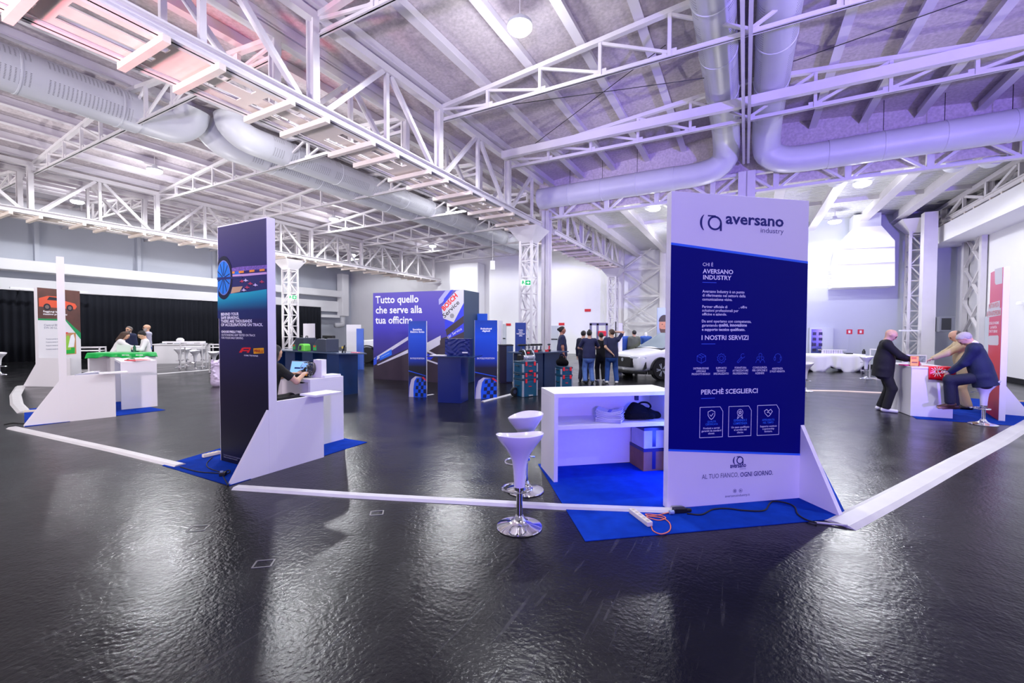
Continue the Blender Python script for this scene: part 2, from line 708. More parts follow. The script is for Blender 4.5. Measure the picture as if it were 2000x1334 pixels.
def gable(v0, v1, u0, u1):
    vm = (v0 + v1) / 2
    for a, b, za, zb in ((v0, vm, ZV, ZR), (vm, v1, ZR, ZV)):
        vs = [(a, u0, za), (b, u0, zb), (b, u1, zb), (a, u1, za)]
        vs += [(x, y, z + .15) for x, y, z in vs]
        struct(hall(MB().add(vs, [(0, 1, 2, 3), (7, 6, 5, 4), (0, 4, 5, 1), (1, 5, 6, 2), (2, 6, 7, 3), (3, 7, 4, 0)]), 'ceiling', M['ceil']))
    n = 6
    for h in (0, 1):
        for i in range(n):
            t = (i + .5) / n
            v = v0 + (vm - v0) * t if h == 0 else vm + (v1 - vm) * t
            z = ZV + (ZR - ZV) * (t if h == 0 else 1 - t)
            b = MB().box((v - .035, u0, z - .24), (v + .035, u1, z - .01)).box((v - .1, u0, z - .255), (v + .1, u1, z - .235))
            struct(hall(b, 'ceiling_beam', M['purlin']))


gable(C2, C1, -7, HDR)
gable(C3, C2, -7, WB)
gable(-38.3, C3, -7, WB)
dm = mat('ribbed_white_roof_deck', (216, 216, 220), 0.5)
N, L, B = nodes_of(dm)
tc = N.new('ShaderNodeTexCoord')
wv = N.new('ShaderNodeTexWave')
wv.bands_direction = 'Y'
wv.inputs['Scale'].default_value = 1.6
L.new(tc.outputs['Object'], wv.inputs['Vector'])
bp = N.new('ShaderNodeBump')
bp.inputs['Strength'].default_value = 1.0
bp.inputs['Distance'].default_value = .06
L.new(wv.outputs['Fac'], bp.inputs['Height'])
L.new(bp.outputs['Normal'], B.inputs['Normal'])
struct(hall(MB().box((C2 + .72, HDR + .12, 6.95), (WR + .3, WB + .3, 7.1)), 'ceiling', dm))
for v in (-6.2, -4.4, -2.6, -.8, 1.0, 2.7, 4.5, 5.8):
    struct(hall(MB().box((v - .05, HDR + .12, 6.55), (v + .05, WB if v < 0 else WE, 6.95)).box((v - .16, HDR + .12, 6.53), (v + .16, WB if v < 0 else WE, 6.56)), 'ceiling_beam', M['steel']))
struct(hall(MB().box((C2 + .72, 21.4, 6.80), (WR, 21.5, 6.95)), 'ceiling_beam', M['steel']))


# ---- columns
def lattice_column(u, v, w, top):
    b = MB()
    h = w / 2
    for sx in (-1, 1):
        for sy in (-1, 1):
            b.cbox((sx * h, sy * h, top / 2), (.09, .09, top))
    n = int(top / .62)
    for face in range(4):
        for i in range(n):
            z0, z1 = top * i / n, top * (i + 1) / n
            a = -h if i % 2 else h
            if face == 0:
                p, q = (a, -h, z0), (-a, -h, z1)
            elif face == 1:
                p, q = (a, h, z0), (-a, h, z1)
            elif face == 2:
                p, q = (-h, a, z0), (-h, -a, z1)
            else:
                p, q = (h, a, z0), (h, -a, z1)
            b.bar(p, q, .045, .045)
            if i:
                e = (-1, 1)[face % 2] * h
                if face < 2:
                    b.bar((-h, e, z0), (h, e, z0), .04, .04)
                else:
                    b.bar((e, -h, z0), (e, h, z0), .04, .04)
    # flared capital
    t = .62
    vs = [(-h, -h, top - .55), (h, -h, top - .55), (h, h, top - .55), (-h, h, top - .55), (-t, -t, top), (t, -t, top), (t, t, top), (-t, t, top)]
    b.add(vs, [(0, 3, 2, 1), (4, 5, 6, 7), (0, 1, 5, 4), (1, 2, 6, 5), (2, 3, 7, 6), (3, 0, 4, 7)])
    return struct(b.build('lattice_column', M['steel'], loc=W(u, v), rotz=-TH))


lattice_column(15.2, -7.5, .48, 5.61)
lattice_column(15.7, -23.0, .55, 5.61)
lattice_column(27.6, -7.55, .48, 5.61)


def i_column(u, v, w, top, name='steel_column'):
    b = MB().box((-w / 2, -w / 2, 0), (w / 2, -w / 2 + .03, top)).box((-w / 2, w / 2 - .03, 0), (w / 2, w / 2, top)).box((-.02, -w / 2, 0), (.02, w / 2, top))
    return struct(b.build(name, M['steel'], loc=W(u, v), rotz=-TH))


i_column(16.35, -7.25, .32, 6.55)
i_column(16.35, -.03, .5, 6.9)
struct(hall(MB().box((6.3, 23.3, 0), (6.72, 23.7, 6.5)), 'steel_column', M['steel']))
lattice_column(24.4, 6.35, .5, 6.4)
for a, b_ in ((-7.2, -4.7),):
    b = MB()
    for i in range(4):
        z0 = .4 + i * 1.75
        b.bar((a, 0, z0), (b_, 0, z0 + 1.75), .07, .12, (0, 1, 0))
        b.bar((a, 0, z0 + 1.75), (b_, 0, z0), .07, .12, (0, 1, 0))
        b.bar((a, 0, z0), (b_, 0, z0), .12, .12)
    b.box((a - .2, -.15, 0), (a + .1, .15, 7)).box((b_ - .1, -.15, 0), (b_ + .25, .15, 7))
    struct(b.build('cross_braced_column', M['steel'], loc=W(WB - .6, 0), rotz=-TH))
b = MB()
for i in range(4):
    z0 = .3 + i * 1.3
    b.bar((0, 0, z0), (0, 1.5, z0 + 1.3), .1, .06, (0, 0, 1)).bar((0, 1.5, z0), (0, 0, z0 + 1.3), .1, .06, (0, 0, 1))
b.box((-.08, -.1, 0), (.08, .1, 5.3)).box((-.08, 1.4, 0), (.08, 1.6, 5.3))
struct(b.build('cross_braced_column', M['steel'], loc=W(22.6, WR - .12), rotz=-TH))


# ---- main lattice girders: twin trusses carrying a cable tray between them
def girder(v, u0, u1, label, z0=5.72, z1=7.42, half=.58, step=1.875, uoff=5.4):
    t = thing('lattice_girder', label, 'roof girder', W(0, v), -TH, 'main lattice girders')
    for s in (-1, 1):
        x = s * half
        MB().box((x - .09, u0, z0), (x + .09, u1, z0 + .03)).box((x - .015 , u0, z0), (x + .015, u1, z0 + .2)).box((x - .09, u0, z0 + .17), (x + .09, u1, z0 + .2)).build('bottom_chord', M['steel'], t)
        MB().box((x - .09, u0, z1), (x + .09, u1, z1 + .16)).build('top_chord', M['steel'], t)
        k0 = math.ceil((u0 - uoff) / step)
        k1 = math.floor((u1 - uoff) / step)
        for k in range(k0, k1 + 1):
            u = uoff + k * step
            if k % 2 == 0:
                MB().box((x - .1, u - .07, z0 + .2), (x - .06, u + .07, z1)).box((x + .06, u - .07, z0 + .2), (x + .1, u + .07, z1)).box((x - .06, u - .015, z0 + .2), (x + .06, u + .015, z1)).build('post', M['steel'], t)
            else:
                MB().box((x - .045, u - .045, z0 + .2), (x + .045, u + .045, z1)).build('post', M['steel'], t)
                for e in (-1, 1):
                    if u0 <= u + e * (step - .3) <= u1:
                        MB().bar((x, u + e * .12, z1), (x, u + e * (step - .3), z0 + .2), .1, .1).build('diagonal', M['steel'], t)
    # the tray: a sheet with long slots between cross battens
    b = MB()
    hw = half - .09
    for (a, c) in ((-hw, -.30), (-.14, .14), (.30, hw)):
        b.box((a, u0, z0 + .04), (c, u1, z0 + .06))
    k = u0
    i = 0
    while k < u1 - .3:
        w = .55 if i % 2 else .2
        b.box((-.30, k, z0 + .04), (-.14, k + w, z0 + .06)).box((.14, k, z0 + .04), (.30, k + w, z0 + .06))
        k += 1.25
        i += 1
    b.build('cable_tray', M['tray'], t)
    u = u0 + .4
    while u < u1:
        for uu in (u, u + .72):
            if uu < u1:
                MB().box((-half - .12, uu - .05, z0 - .1), (half + .12, uu + .05, z0)).build('batten', M['tray'], t)
        u += 1.875
    return t


girder(-7.75, -3.0, 15.6, 'near twin lattice girder with cable tray, ending at the central lattice column')
girder(-23.0, -3.0, 28.8, 'long twin lattice girder crossing above the black curtain side of the hall')
girder(-7.75, 17.0, 28.6, 'far twin lattice girder beyond the purple lit header, running to the back wall')
girder(7.42, 17.0, 24.8, 'twin lattice girder running above the white bulkhead of the side wall', z0=6.08, z1=6.7, half=.3)


# ---- cross trusses over each bay
def cross_truss(u, v0, v1, label, grp, zb=7.18, ze=7.55, zr=8.22, n=10):
    t = thing('roof_truss', label, 'roof truss', W(u, (v0 + v1) / 2), -TH, grp)
    h = (v1 - v0) / 2

    def zt(x):
        return zr - (zr - ze) * abs(x) / h
    MB().box((-h, -.05, zb), (h, .05, zb + .02)).box((-h, -.012, zb), (h, .012, zb + .1)).build('bottom_chord', M['steel'], t)
    for s in (-1, 1):
        MB().bar((s * h, 0, ze), (0, 0, zr), .12, .1).build('top_chord', M['steel'], t)
    for i in range(n + 1):
        x = -h + 2 * h * i / n
        MB().box((x - .035, -.04, zb + .02), (x + .035, .04, zt(x))).build('post', M['steel'], t)
        if i < n:
            x2 = -h + 2 * h * (i + 1) / n
            if x2 <= .01:
                MB().bar((x, 0, zt(x) - .05), (x2, 0, zb + .1), .05, .06).build('diagonal', M['steel'], t)
            else:
                MB().bar((x, 0, zb + .1), (x2, 0, zt(x2) - .05), .05, .06).build('diagonal', M['steel'], t)
        if 0 < i < n:
            MB().box((x - .14, -.015, zb), (x + .14, .015, zb + .16)).build('gusset', M['steel'], t)
    return t


for i, u in enumerate((1.75, 5.5, 9.25, 13.0)):
    cross_truss(u, C2 + .6, C1 - .35, 'cross truss below the near ducts, %s of four counting towards the purple header' % ORD[i], 'cross trusses of the near bay')
for i, u in enumerate((1.75, 5.5, 9.25, 13.0, 16.75, 20.5, 24.25, 28.0)):
    cross_truss(u, C3 + .6, C2 - .6, 'cross truss between the two long girders, %s of eight counting towards the back wall' % ORD[i], 'cross trusses of the middle bay')
for i, u in enumerate((5.5, 9.25, 13.0, 16.75, 20.5, 24.25, 28.0)):
    cross_truss(u, -38, C3 - .6, 'cross truss over the black curtain, %s of seven counting towards the back wall' % ORD[i], 'cross trusses of the curtain bay')
# header truss under the cross duct
t = thing('header_truss', 'slim purple lit truss under the cross duct, spanning the opening to the far hall', 'roof truss', W(16.35, 0), -TH)
MB().box((-7.1, -.1, 6.22), (WR, .1, 6.30)).build('bottom_chord', M['steel'], t)
MB().box((-7.1, -.1, 6.82), (WR, .1, 6.92)).build('top_chord', M['steel'], t)
for i in range(8):
    x = -6.6 + i * 1.85
    if abs(x) > .5:
        MB().box((x - .08, -.06, 6.30), (x + .08, .06, 6.82)).build('post', M['steel'], t)
        MB().bar((x - .75, 0, 6.82), (x - .1, 0, 6.3), .07, .07).build('diagonal', M['steel'], t)
        MB().bar((x + .75, 0, 6.82), (x + .1, 0, 6.3), .07, .07).build('diagonal', M['steel'], t)
# ridge tie and crossing rail
t = thing('ridge_tie', 'twin white tie rail hanging along the ridge between the two near ducts', 'tie rail', W(0, -.06), -TH)
MB().box((-.1, -2, 7.10), (-.03, 16, 7.2)).build('rail', M['steel'], t)
MB().box((.03, -2, 7.10), (.1, 16, 7.2)).build('rail', M['steel'], t)
tag(hall(MB().box((C2 + .75, 12.15, 7.22), (C1, 12.3, 7.44)), 'overhead_rail', M['purlin']), 'thick pale rail hung under the roof just ahead of the purple header', 'ceiling rail')

# ---- bracing cables
for i, (p, q, z, lb) in enumerate((((1043, 282), (1300, 88), 7.75, 'thin dark bracing cable rising steeply from the near girder to the ridge'),
                                   ((1001, 204), (1395, 150), 7.65, 'thin dark bracing cable running nearly level across the ceiling to the ducts'),
                                   ((1529, 127), (1890, 0), 7.8, 'thin dark bracing cable on the far slope past the twin ducts'))):
    tag(MB().tube([G(*p, z), G(*q, z)], .009, 6).build('bracing_cable', M['blk']), lb, 'cable')

# ---- ducts
dA = mat('perforated_grey_duct', (208, 209, 216), 0.38, 0.0, noise=(1.2, .04))
checker_dots(dA, 13.0, 15.0, .22, [(-PI + .55, .33), (-.55, .33), (.55, .25)])


def duct_run(name, label, v, z, r, u0, u1, m, grp=None, seams=True):
    t = thing(name, label, 'duct', W(0, v, z), -TH, grp)
    MB().tube([(0, u0, 0), (0, u1, 0)], r, 28).build('duct_pipe', m, t, smooth='auto')
    u = u0 + .9
    while seams and u < u1:
        MB().lathe([(r + .001, -.02), (r + .012, -.015), (r + .012, .015), (r + .001, .02)], 28, (0, u, 0), Matrix.Rotation(PI / 2, 3, 'X')).build('seam_ring', M['duct'], t, smooth='auto')
        u += 1.82
    return t


for s, v, w in ((-1, -.62, 'on the near girder side of the ridge tie'), (1, .48, 'on the far side of the ridge tie')):
    t = duct_run('ventilation_duct', 'perforated round duct %s' % w, v, 7.85, .385, -3, 14.2, dA, 'ducts along the near ridge')
    p = [(0, 14.2, 0), (0, 14.9, -.05), (0, 15.5, -.35), (s * .08, 15.75, -.62), (s * .45, 15.85, -.84), (s * 1.0, 15.88, -.9), (s * 1.6, 15.88, -.9)]
    MB().tube(smooth_path(p, 4), .385, 28).build('elbow', M['duct'], t, smooth='auto')
    b0, b1 = (s * 1.6, 15.88, -.9), ((-7.35 + .62) if s < 0 else 7.2 - .48, 15.88, -.9)
    MB().tube([b0, b1], .40, 28).build('cross_pipe', M['duct'], t, smooth='auto')
    n = 4
    for i in range(1, n):
        x = b0[0] + (b1[0] - b0[0]) * i / n
        MB().lathe([(.401, -.02), (.412, -.015), (.412, .015), (.401, .02)], 28, (x, 15.88, -.9), Matrix.Rotation(PI / 2, 3, 'Y')).build('seam_ring', M['duct'], t, smooth='auto')
        MB().tube([(x, 15.88, -.5), (x, 15.88, .6)], .008, 6).build('hanger_rod', M['blk'], t)
# middle bay: a duct that stops in a bend, and the next ones starting from bends
t = duct_run('ventilation_duct', 'wide perforated duct over the middle bay, its bent end near the hanging lamp', -14.75, 7.55, .5, -3, 5.6, dA)
MB().tube(smooth_path([(0, 5.6, 0), (0, 6.1, 0), (.05, 6.5, .06), (.2, 6.75, .3), (.3, 6.8, .62)], 4), .46, 28).build('elbow', M['duct'], t, smooth='auto')
for dv, w in ((-.55, 'outer'), (.55, 'inner')):
    t = duct_run('ventilation_duct', 'perforated duct from a bend to the back wall, the %s one of the pair' % w, -14.3 + dv, 7.6, .42, 8.6, 27.5, dA, 'paired ducts of the middle bay')
    MB().tube(smooth_path([(0, 8.6, 0), (0, 8.2, .0), (-.03, 7.85, .08), (-.1, 7.6, .3), (-.14, 7.55, .58)], 4), .42, 28).build('elbow', M['duct'], t, smooth='auto')
for i, v in enumerate((-3.3, -2.55, 2.5, 3.25, 5.25, 6.0)):
    duct_run('ventilation_duct', 'round duct mouth of the far hall below the header, %s from the flat steel column' % ORD[i], v, 6.6, .3, 16.84, 17.2, M['duct'], 'ducts of the far hall', False)
duct_run('ventilation_duct', 'grey round duct over the black curtain, half hidden by the long girder', -30.2, 7.3, .42, 4, 28, M['duct'])

# large white plant boxes on the back walls
(va, z1), (vb, z0) = onU(880, 517, 28.3), onU(936, 640, 28.3)
tag(hall(MB().box((va, 28.1, z0), (vb, WB - .01, z1)), 'plant_enclosure', M['wallw'], bevel=.1), 'tall white plant enclosure on the back wall above the big purple display', 'air handling box')
t = thing('air_intake_hopper', 'bright white sheet metal hopper high on the end wall, with a slatted grille', 'air handling box', W(24.0, 0), -TH)
pl = [onU(x, y, 24.0) for x, y in ((1626, 562), (1748, 558), (1748, 470), (1722, 441), (1668, 444), (1637, 478), (1626, 524))]
MB().prism(pl, 0, WE - 24.0 - .01, lambda a, z, d: (a, d, z)).build('housing', M['wallw'], t)
for y in (486, 516):
    p, q = onU(1636, y, 24.0), onU(1748, y - 4, 24.0)
    MB().bar((p[0], -.02, p[1]), (q[0], -.02, q[1]), .03, .03).build('flange', M['duct'], t)
pa, pb = onU(1668, 419, 24.0), onU(1722, 444, 24.0)
MB().box((pa[0], .1, pb[1]), (pb[0], 1.0, pa[1])).build('collar', M['duct'], t)
for i in range(10):
    p, q = onU(1570, 527 + i * 3.9, 24.2), onU(1626, 525 + i * 3.9, 24.2)
    MB().bar((p[0], .3, p[1]), (q[0], .3, q[1]), .03, .045).build('slat', M['wallw'], t)
# corner pipe and wall duct at the far end of the curtain
t = thing('wall_duct', 'white square duct running down the far corner beyond the black curtain', 'duct', W(27.6, WL + .6), -TH)
MB().box((-.3, -.3, 2.9), (.45, .45, 6.8)).build('duct_pipe', M['wallw'], t, bevel=.06)
MB().tube(smooth_path([(.1, 0, 2.9), (.1, 0, 2.4), (.2, -.2, 2.1), (.2, -.9, 2.05)], 4), .22, 16).build('outlet', M['duct'], t, smooth=True)
MB().box((-.3, -3.6, 2.75), (.1, -.3, 3.0)).build('branch_pipe', M['wallw'], t)

# ---- high-bay lamps
lens = mat('lit_lamp_lens', (255, 255, 255), emit=(250, 252, 255, 5.0))
LAMPS = [
    (7.62, -3.98, 7.62, 'glaring high-bay lamp hanging nearest, alone on the ridge side of the near girder'),
    (7.75, -11.75, 7.62, 'high-bay lamp shining just beneath the cable tray of the near girder'),
    (7.95, -19.6, 7.62, 'high-bay lamp hanging in the middle bay before the long girder'),
    (8.15, -27.6, 7.62, 'high-bay lamp beyond the long girder, over the black curtain'),
    (16.0, -11.75, 7.62, 'high-bay lamp behind the cable tray halfway to the exit sign column'),
    (15.95, -19.6, 7.62, 'high-bay lamp above the blue counter with green machines'),
    (24.3, -19.6, 7.62, 'small high-bay lamp above the tall purple display wall'),
    (24.2, -27.6, 7.62, 'faint farthest high-bay lamp near the corner above the curtain end'),
    (24.3, -11.75, 7.62, 'high-bay lamp behind the exit sign column'),
    (15.95, -27.6, 7.62, 'high-bay lamp over the curtain behind the dark tower panel'),
    (17.5, -3.2, 6.45, 'high-bay lamp beside the top edge of the tall white and navy panel'),
    (17.7, 3.25, 6.45, 'high-bay lamp in the far hall under the ducts, clear of the panel'),
    (23.2, 3.35, 6.45, 'soft high-bay lamp near the white hopper on the end wall'),
    (23.2, -3.2, 6.45, 'high-bay lamp of the far hall hidden behind the navy panel'),
    (-.4, -3.98, 7.62, 'high-bay lamp over the foreground floor'), (-.4, 3.9, 7.62, 'high-bay lamp over the aisle beside us'),
    (7.7, 4.0, 7.62, 'high-bay lamp over the aisle by the red booth'), (-.4, -11.75, 7.62, 'high-bay lamp behind the near girder start'),
    (-.4, -19.6, 7.62, 'high-bay lamp far along the rear of the middle bay'),
]
housing = mat('lamp_housing_grey', (200, 202, 208), .4)
for (u, v, z, lb) in LAMPS:
    t = thing('high_bay_lamp', lb, 'ceiling lamp', W(u, v, z), 0, 'high-bay lamps')
    MB().lathe([(.0, .22), (.07, .22), (.09, .12), (.24, .08), (.25, .014), (0, .014)], 24).build('housing', housing, t, smooth='auto')
    MB().lathe([(.0, .012), (.24, .012), (.24, -.03), (.19, -.08), (.0, -.12)], 24).build('lens', lens, t)
    MB().tube([(0, 0, .22), (0, 0, .55)], .012, 6).build('hanger_rod', M['steel'], t)
    l = light('lamp_light', 'SPOT', (0, 0, -.14), (380 if u > 23 and z < 7 else 800 if z < 7 else 550 if v > 5 else (170 if v > -5 else 420) if u < 0 else 1250 if u > 20 and v > -21 else 1150 if v < -15 else 1150), (.94, .96, 1.0), .16, (0, 0, -1), math.radians(168), .25)
    l.parent = t
    l = light('lamp_glow', 'POINT', (0, 0, -.35), 75, (.94, .96, 1.0), .2)
    l.parent = t

# fill lamps added to brighten the roof, unseen behind the tall panels
for p_, e_, lb in ((W(21.0, -.4), 1000, 'black uplighter on the far hall floor behind the navy panel'), (D(478, 700, 15.0), 800, 'black uplighter on the floor behind the dark racing panel'), (D(470, 700, 24.0), 1000, 'black uplighter near the curtain behind the dark racing panel')):
    t = thing('fill_uplighter', lb, 'lamp', (p_.x, p_.y, 0), 0)
    MB().lathe([(0, 0), (.16, 0), (.16, .03), (.1, .05), (.12, .28), (.11, .28), (.09, .08), (0, .08)], 20).build('housing', M['blk'], t, smooth='auto')
    l = light('fill_uplighter_light', 'SPOT', (0, 0, .30), e_, (1.0, .97, .96), .1, (0, 0, 5), math.radians(150), .6)
    l.parent = t
# ================================================================== STANDS
# ---- implicit-surface modeller: rounded limbs blended into one continuous skin
def sdf_mesh(prims, vox, smooth=0):
    """prims: dicts with a, b (points), r0, r1, optional k (blend), sq=(axis, factor) flattening, m (material index), cut=(normal, point), sub (carve)."""
    los, his = [], []
    for p in prims:
        if p.get('sub'):
            continue
        a, b = np.array(p['a'], float), np.array(p['b'], float)
        r = max(p['r0'], p['r1'])
        los.append(np.minimum(a, b) - r)
        his.append(np.maximum(a, b) + r)
    lo = np.min(los, 0) - 3 * vox
    hi = np.max(his, 0) + 3 * vox
    n = np.ceil((hi - lo) / vox).astype(int) + 1
    Dm = np.full(n, 1.0, np.float32)
    Rm = np.full(n, 1.0, np.float32)
    Mi = np.zeros(n, np.int16)
    for p in prims:
        a, b = np.array(p['a'], float), np.array(p['b'], float)
        r0, r1, k = p['r0'], p['r1'], p.get('k', .02)
        r = max(r0, r1)
        pad = r + k + 2.5 * vox
        i0 = np.maximum(((np.minimum(a, b) - pad - lo) / vox).astype(int), 0)
        i1 = np.minimum(((np.maximum(a, b) + pad - lo) / vox).astype(int) + 2, n)
        if np.any(i1 <= i0):
            continue
        ax = [lo[i] + vox * np.arange(i0[i], i1[i]) for i in range(3)]
        X = np.stack(np.meshgrid(*ax, indexing='ij'), -1) - a
        if 'sq' in p:
            axis, fac = np.array(p['sq'][0], float), p['sq'][1]
            axis = axis / np.linalg.norm(axis)
            X = X + (X @ axis)[..., None] * axis * (1 / fac - 1)
        ab = b - a
        L2 = float(ab @ ab)
        t = np.clip((X @ ab) / L2, 0, 1) if L2 > 1e-9 else np.zeros(X.shape[:-1])
        d = np.linalg.norm(X - t[..., None] * ab, axis=-1) - (r0 + (r1 - r0) * t)
        if 'cut' in p:
            nn, pt = np.array(p['cut'][0], float), np.array(p['cut'][1], float)
            nn = nn / np.linalg.norm(nn)
            d = np.maximum(d, (X + a - pt) @ nn)
        sl = tuple(slice(i0[i], i1[i]) for i in range(3))
        cur = Dm[sl]
        if p.get('sub'):
            Dm[sl] = np.maximum(cur, -d)
            continue
        h = np.maximum(k - np.abs(cur - d), 0) / max(k, 1e-6)
        Dm[sl] = np.minimum(cur, d) - h * h * k * .25
        if 'm' in p:
            dd = d - p.get('bias', 0)
            better = dd < Rm[sl]
            Rm[sl] = np.where(better, dd, Rm[sl])
            Mi[sl] = np.where(better, p['m'], Mi[sl])
    S = Dm < 0
    c = np.zeros(np.array(n) - 1, np.int8)
    for dx in (0, 1):
        for dy in (0, 1):
            for dz in (0, 1):
                c += S[dx:n[0] - 1 + dx, dy:n[1] - 1 + dy, dz:n[2] - 1 + dz]
    mixed = (c > 0) & (c < 8)
    idx = np.full(mixed.shape, -1, np.int64)
    cells = np.argwhere(mixed)
    idx[mixed] = np.arange(len(cells))
    acc = np.zeros((len(cells), 3))
    cnt = np.zeros(len(cells))
    corners = [(x, y, z) for x in (0, 1) for y in (0, 1) for z in (0, 1)]
    for i, ca in enumerate(corners):
        for cb in corners[i + 1:]:
            if sum(abs(x - y) for x, y in zip(ca, cb)) != 1:
                continue
            A = Dm[tuple((cells + ca).T)]
            Bv = Dm[tuple((cells + cb).T)]
            m = (A < 0) != (Bv < 0)
            t = (A / np.where(A == Bv, 1, A - Bv))[m][:, None]
            acc[m] += np.array(ca) + t * (np.array(cb) - np.array(ca))
            cnt[m] += 1
    verts = lo + vox * (cells + acc / cnt[:, None])
    vm = Mi[tuple((cells + 1).T)]
    quads = []
    for axn in range(3):
        o1, o2 = [(1, 2), (2, 0), (0, 1)][axn]
        sl_a = [slice(1, n[i] - 1) for i in range(3)]
        sl_b = [slice(1, n[i] - 1) for i in range(3)]
        sl_a[axn] = slice(0, n[axn] - 1)
        sl_b[axn] = slice(1, n[axn])
        Aa, Bb = S[tuple(sl_a)], S[tuple(sl_b)]
        for flip, mm in ((False, Aa & ~Bb), (True, ~Aa & Bb)):
            g = np.argwhere(mm)
            if not len(g):
                continue
            off = np.ones(3, int)
            off[axn] = 0
            g = g + off
            e1 = np.zeros(3, int)
            e1[o1] = 1
            e2 = np.zeros(3, int)
            e2[o2] = 1
            q = np.stack([idx[tuple((g - e1 - e2).T)], idx[tuple((g - e2).T)], idx[tuple(g.T)], idx[tuple((g - e1).T)]], 1)
            quads.append(q[:, ::-1] if flip else q)
    q = np.concatenate(quads)
    q = q[(q >= 0).all(1)]
    return verts, q, vm[q[:, 0]]


def sdf_object(name, prims, vox, mats, parent=None):
    v, q, mi = sdf_mesh(prims, vox)
    me = bpy.data.meshes.new(name)
    me.vertices.add(len(v))
    me.vertices.foreach_set('co', v.astype(np.float32).ravel())
    me.loops.add(len(q) * 4)
    me.polygons.add(len(q))
    me.loops.foreach_set('vertex_index', q.astype(np.int32).ravel())
    me.polygons.foreach_set('loop_start', np.arange(0, len(q) * 4, 4, dtype=np.int32))
    me.polygons.foreach_set('loop_total', np.full(len(q), 4, np.int32))
    for m in (mats if isinstance(mats, (list, tuple)) else [mats]):
        me.materials.append(m)
    me.polygons.foreach_set('material_index', mi.astype(np.int32))
    me.update(calc_edges=True)
    me.validate()
    me.polygons.foreach_set('use_smooth', [True] * len(me.polygons))
    o = bpy.data.objects.new(name, me)
    COL.objects.link(o)
    if parent is not None:
        o.parent = parent
    return o


def cap(a, b, r0, r1=None, **k):
    return dict(a=a, b=b, r0=r0, r1=r0 if r1 is None else r1, **k)


# ---- bar stool with scooped seat
def make_stool(label, loc, rotz, group=None):
    t = thing('bar_stool', label, 'stool', loc, rotz, group)
    prof = [(0, .0), (.192, .0), (.196, .006), (.192, .012), (.16, .022), (.11, .034), (.065, .05), (.045, .075), (.036, .1), (.03, .1)]
    MB().lathe(prof, 48).build('base', M['chrome'], t, smooth='auto')
    MB().tube([(0, 0, .09), (0, 0, .40)], .026, 20).build('gas_column', M['chrome'], t, smooth='auto')
    # footrest: a collar and a loop reaching forward
    b = MB().lathe([(.03, .325), (.05, .325), (.05, .35), (.03, .35)], 24)
    b.tube([Vector((.13 * math.cos(a), .10 + .13 * math.sin(a) * .9, .30)) for a in [2 * PI * i / 28 for i in range(28)]], .010, 8, closed=True)
    b.bar((0, -.02, .335), (0, -.0, .30), .012, .012)
    b.build('footrest', M['chrome'], t, smooth='auto')
    # seat and its trumpet stem in one moulding
    n = 48
    rings = [(.046, .345, 0), (.05, .42, 0), (.056, .50, 0), (.066, .57, .02), (.095, .635, .15), (.145, .70, .45), (.19, .755, .8), (.205, .79, 1), (.198, .795, 1), (.16, .745, .7), (.10, .70, .3), (.0, .685, .0)]
    vs, fs = [], []
    for (r, z, w) in rings:
        for j in range(n):
            a = 2 * PI * j / n
            back = math.cos(a + PI / 2)          # back of the seat is at -y
            x, y = r * math.cos(a), r * math.sin(a) * (1 - .10 * w)
            vs.append((x, y, z + w * (.035 * max(0, -math.sin(a)) ** 1.5 - .012 * max(0, math.sin(a)) + .014 * math.cos(2 * a))))
    for i in range(len(rings) - 1):
        for j in range(n):
            fs.append((i * n + j, i * n + (j + 1) % n, (i + 1) * n + (j + 1) % n, (i + 1) * n + j))
    MB().add(vs, fs).build('seat', M['stoolw'], t, smooth='auto')
    MB().tube([(.03, .03, .60), (.10, .06, .585), (.15, .075, .575)], .007, 8).build('lever', M['chrome'], t, smooth=True)
    return t


st0 = make_stool('white bar stool standing closest, on bare floor in front of the white strip', G(1014.5, 1029) + Vector((0, 0, 0)), math.radians(12), 'bar stools')


def stool(px, py, rz, label):
    p = G(px, py)
    return dup(st0, p, rz, label)


stool(1026, 958, math.radians(75), 'white bar stool just behind the closest stool, beside the open white counter')

# ---- carpets
def carpet(name, pts, label):
    poly = [G(*p) for p in pts]
    b = MB().prism([(p.x, p.y) for p in poly], .0, .006, lambda a, c, t: (a, c, t))
    return tag(b.build('carpet', M['carpet']), label, 'carpet')


carpet('a', [(1051, 907), (1143, 1058), (1656, 1012), (1600, 900)], 'royal blue carpet under the tall white and navy panel and open counter')
carpet('b', [(317, 909.5), (448, 949), (717, 864), (560, 838)], 'royal blue carpet under the dark racing panel and its white counter')
carpet('c', [(47, 800), (48, 834), (323, 801), (218, 782)], 'royal blue carpet under the pale edge-on panel near the green cloth table')
carpet('e', [(1752, 795), (1790, 818), (2030, 835), (2060, 790), (1850, 775)], 'royal blue carpet under the red panel stand')


def stand_panel(label, loc, rotz, w, h=2.975, th=.08, front=None, fin_len=(-.43, .74), fin_h=.83, shelf=True, fin_x=None):
    t = thing('display_stand', label, 'display panel', (loc[0], loc[1], 0), rotz)
    MB().box((0, 0, .0), (w, th, h)).build('board', M['board'], t, bevel=.003)
    fx = w - .045 if fin_x is None else fin_x
    f0, f1 = fin_len
    MB().prism([(f0, .0), (f1, .0), (f1, fin_h), (.05, fin_h), (f0, .02)], fx + .001, fx + .044, lambda a, z, q: (q, a, z)).build('side_fin', M['board'], t, bevel=.002)
    if shelf:
        MB().box((fx - .13, f1 - .22, fin_h), (fx + .17, f1 + .18, fin_h + .025)).build('fin_shelf', M['board'], t, bevel=.002)
    return t


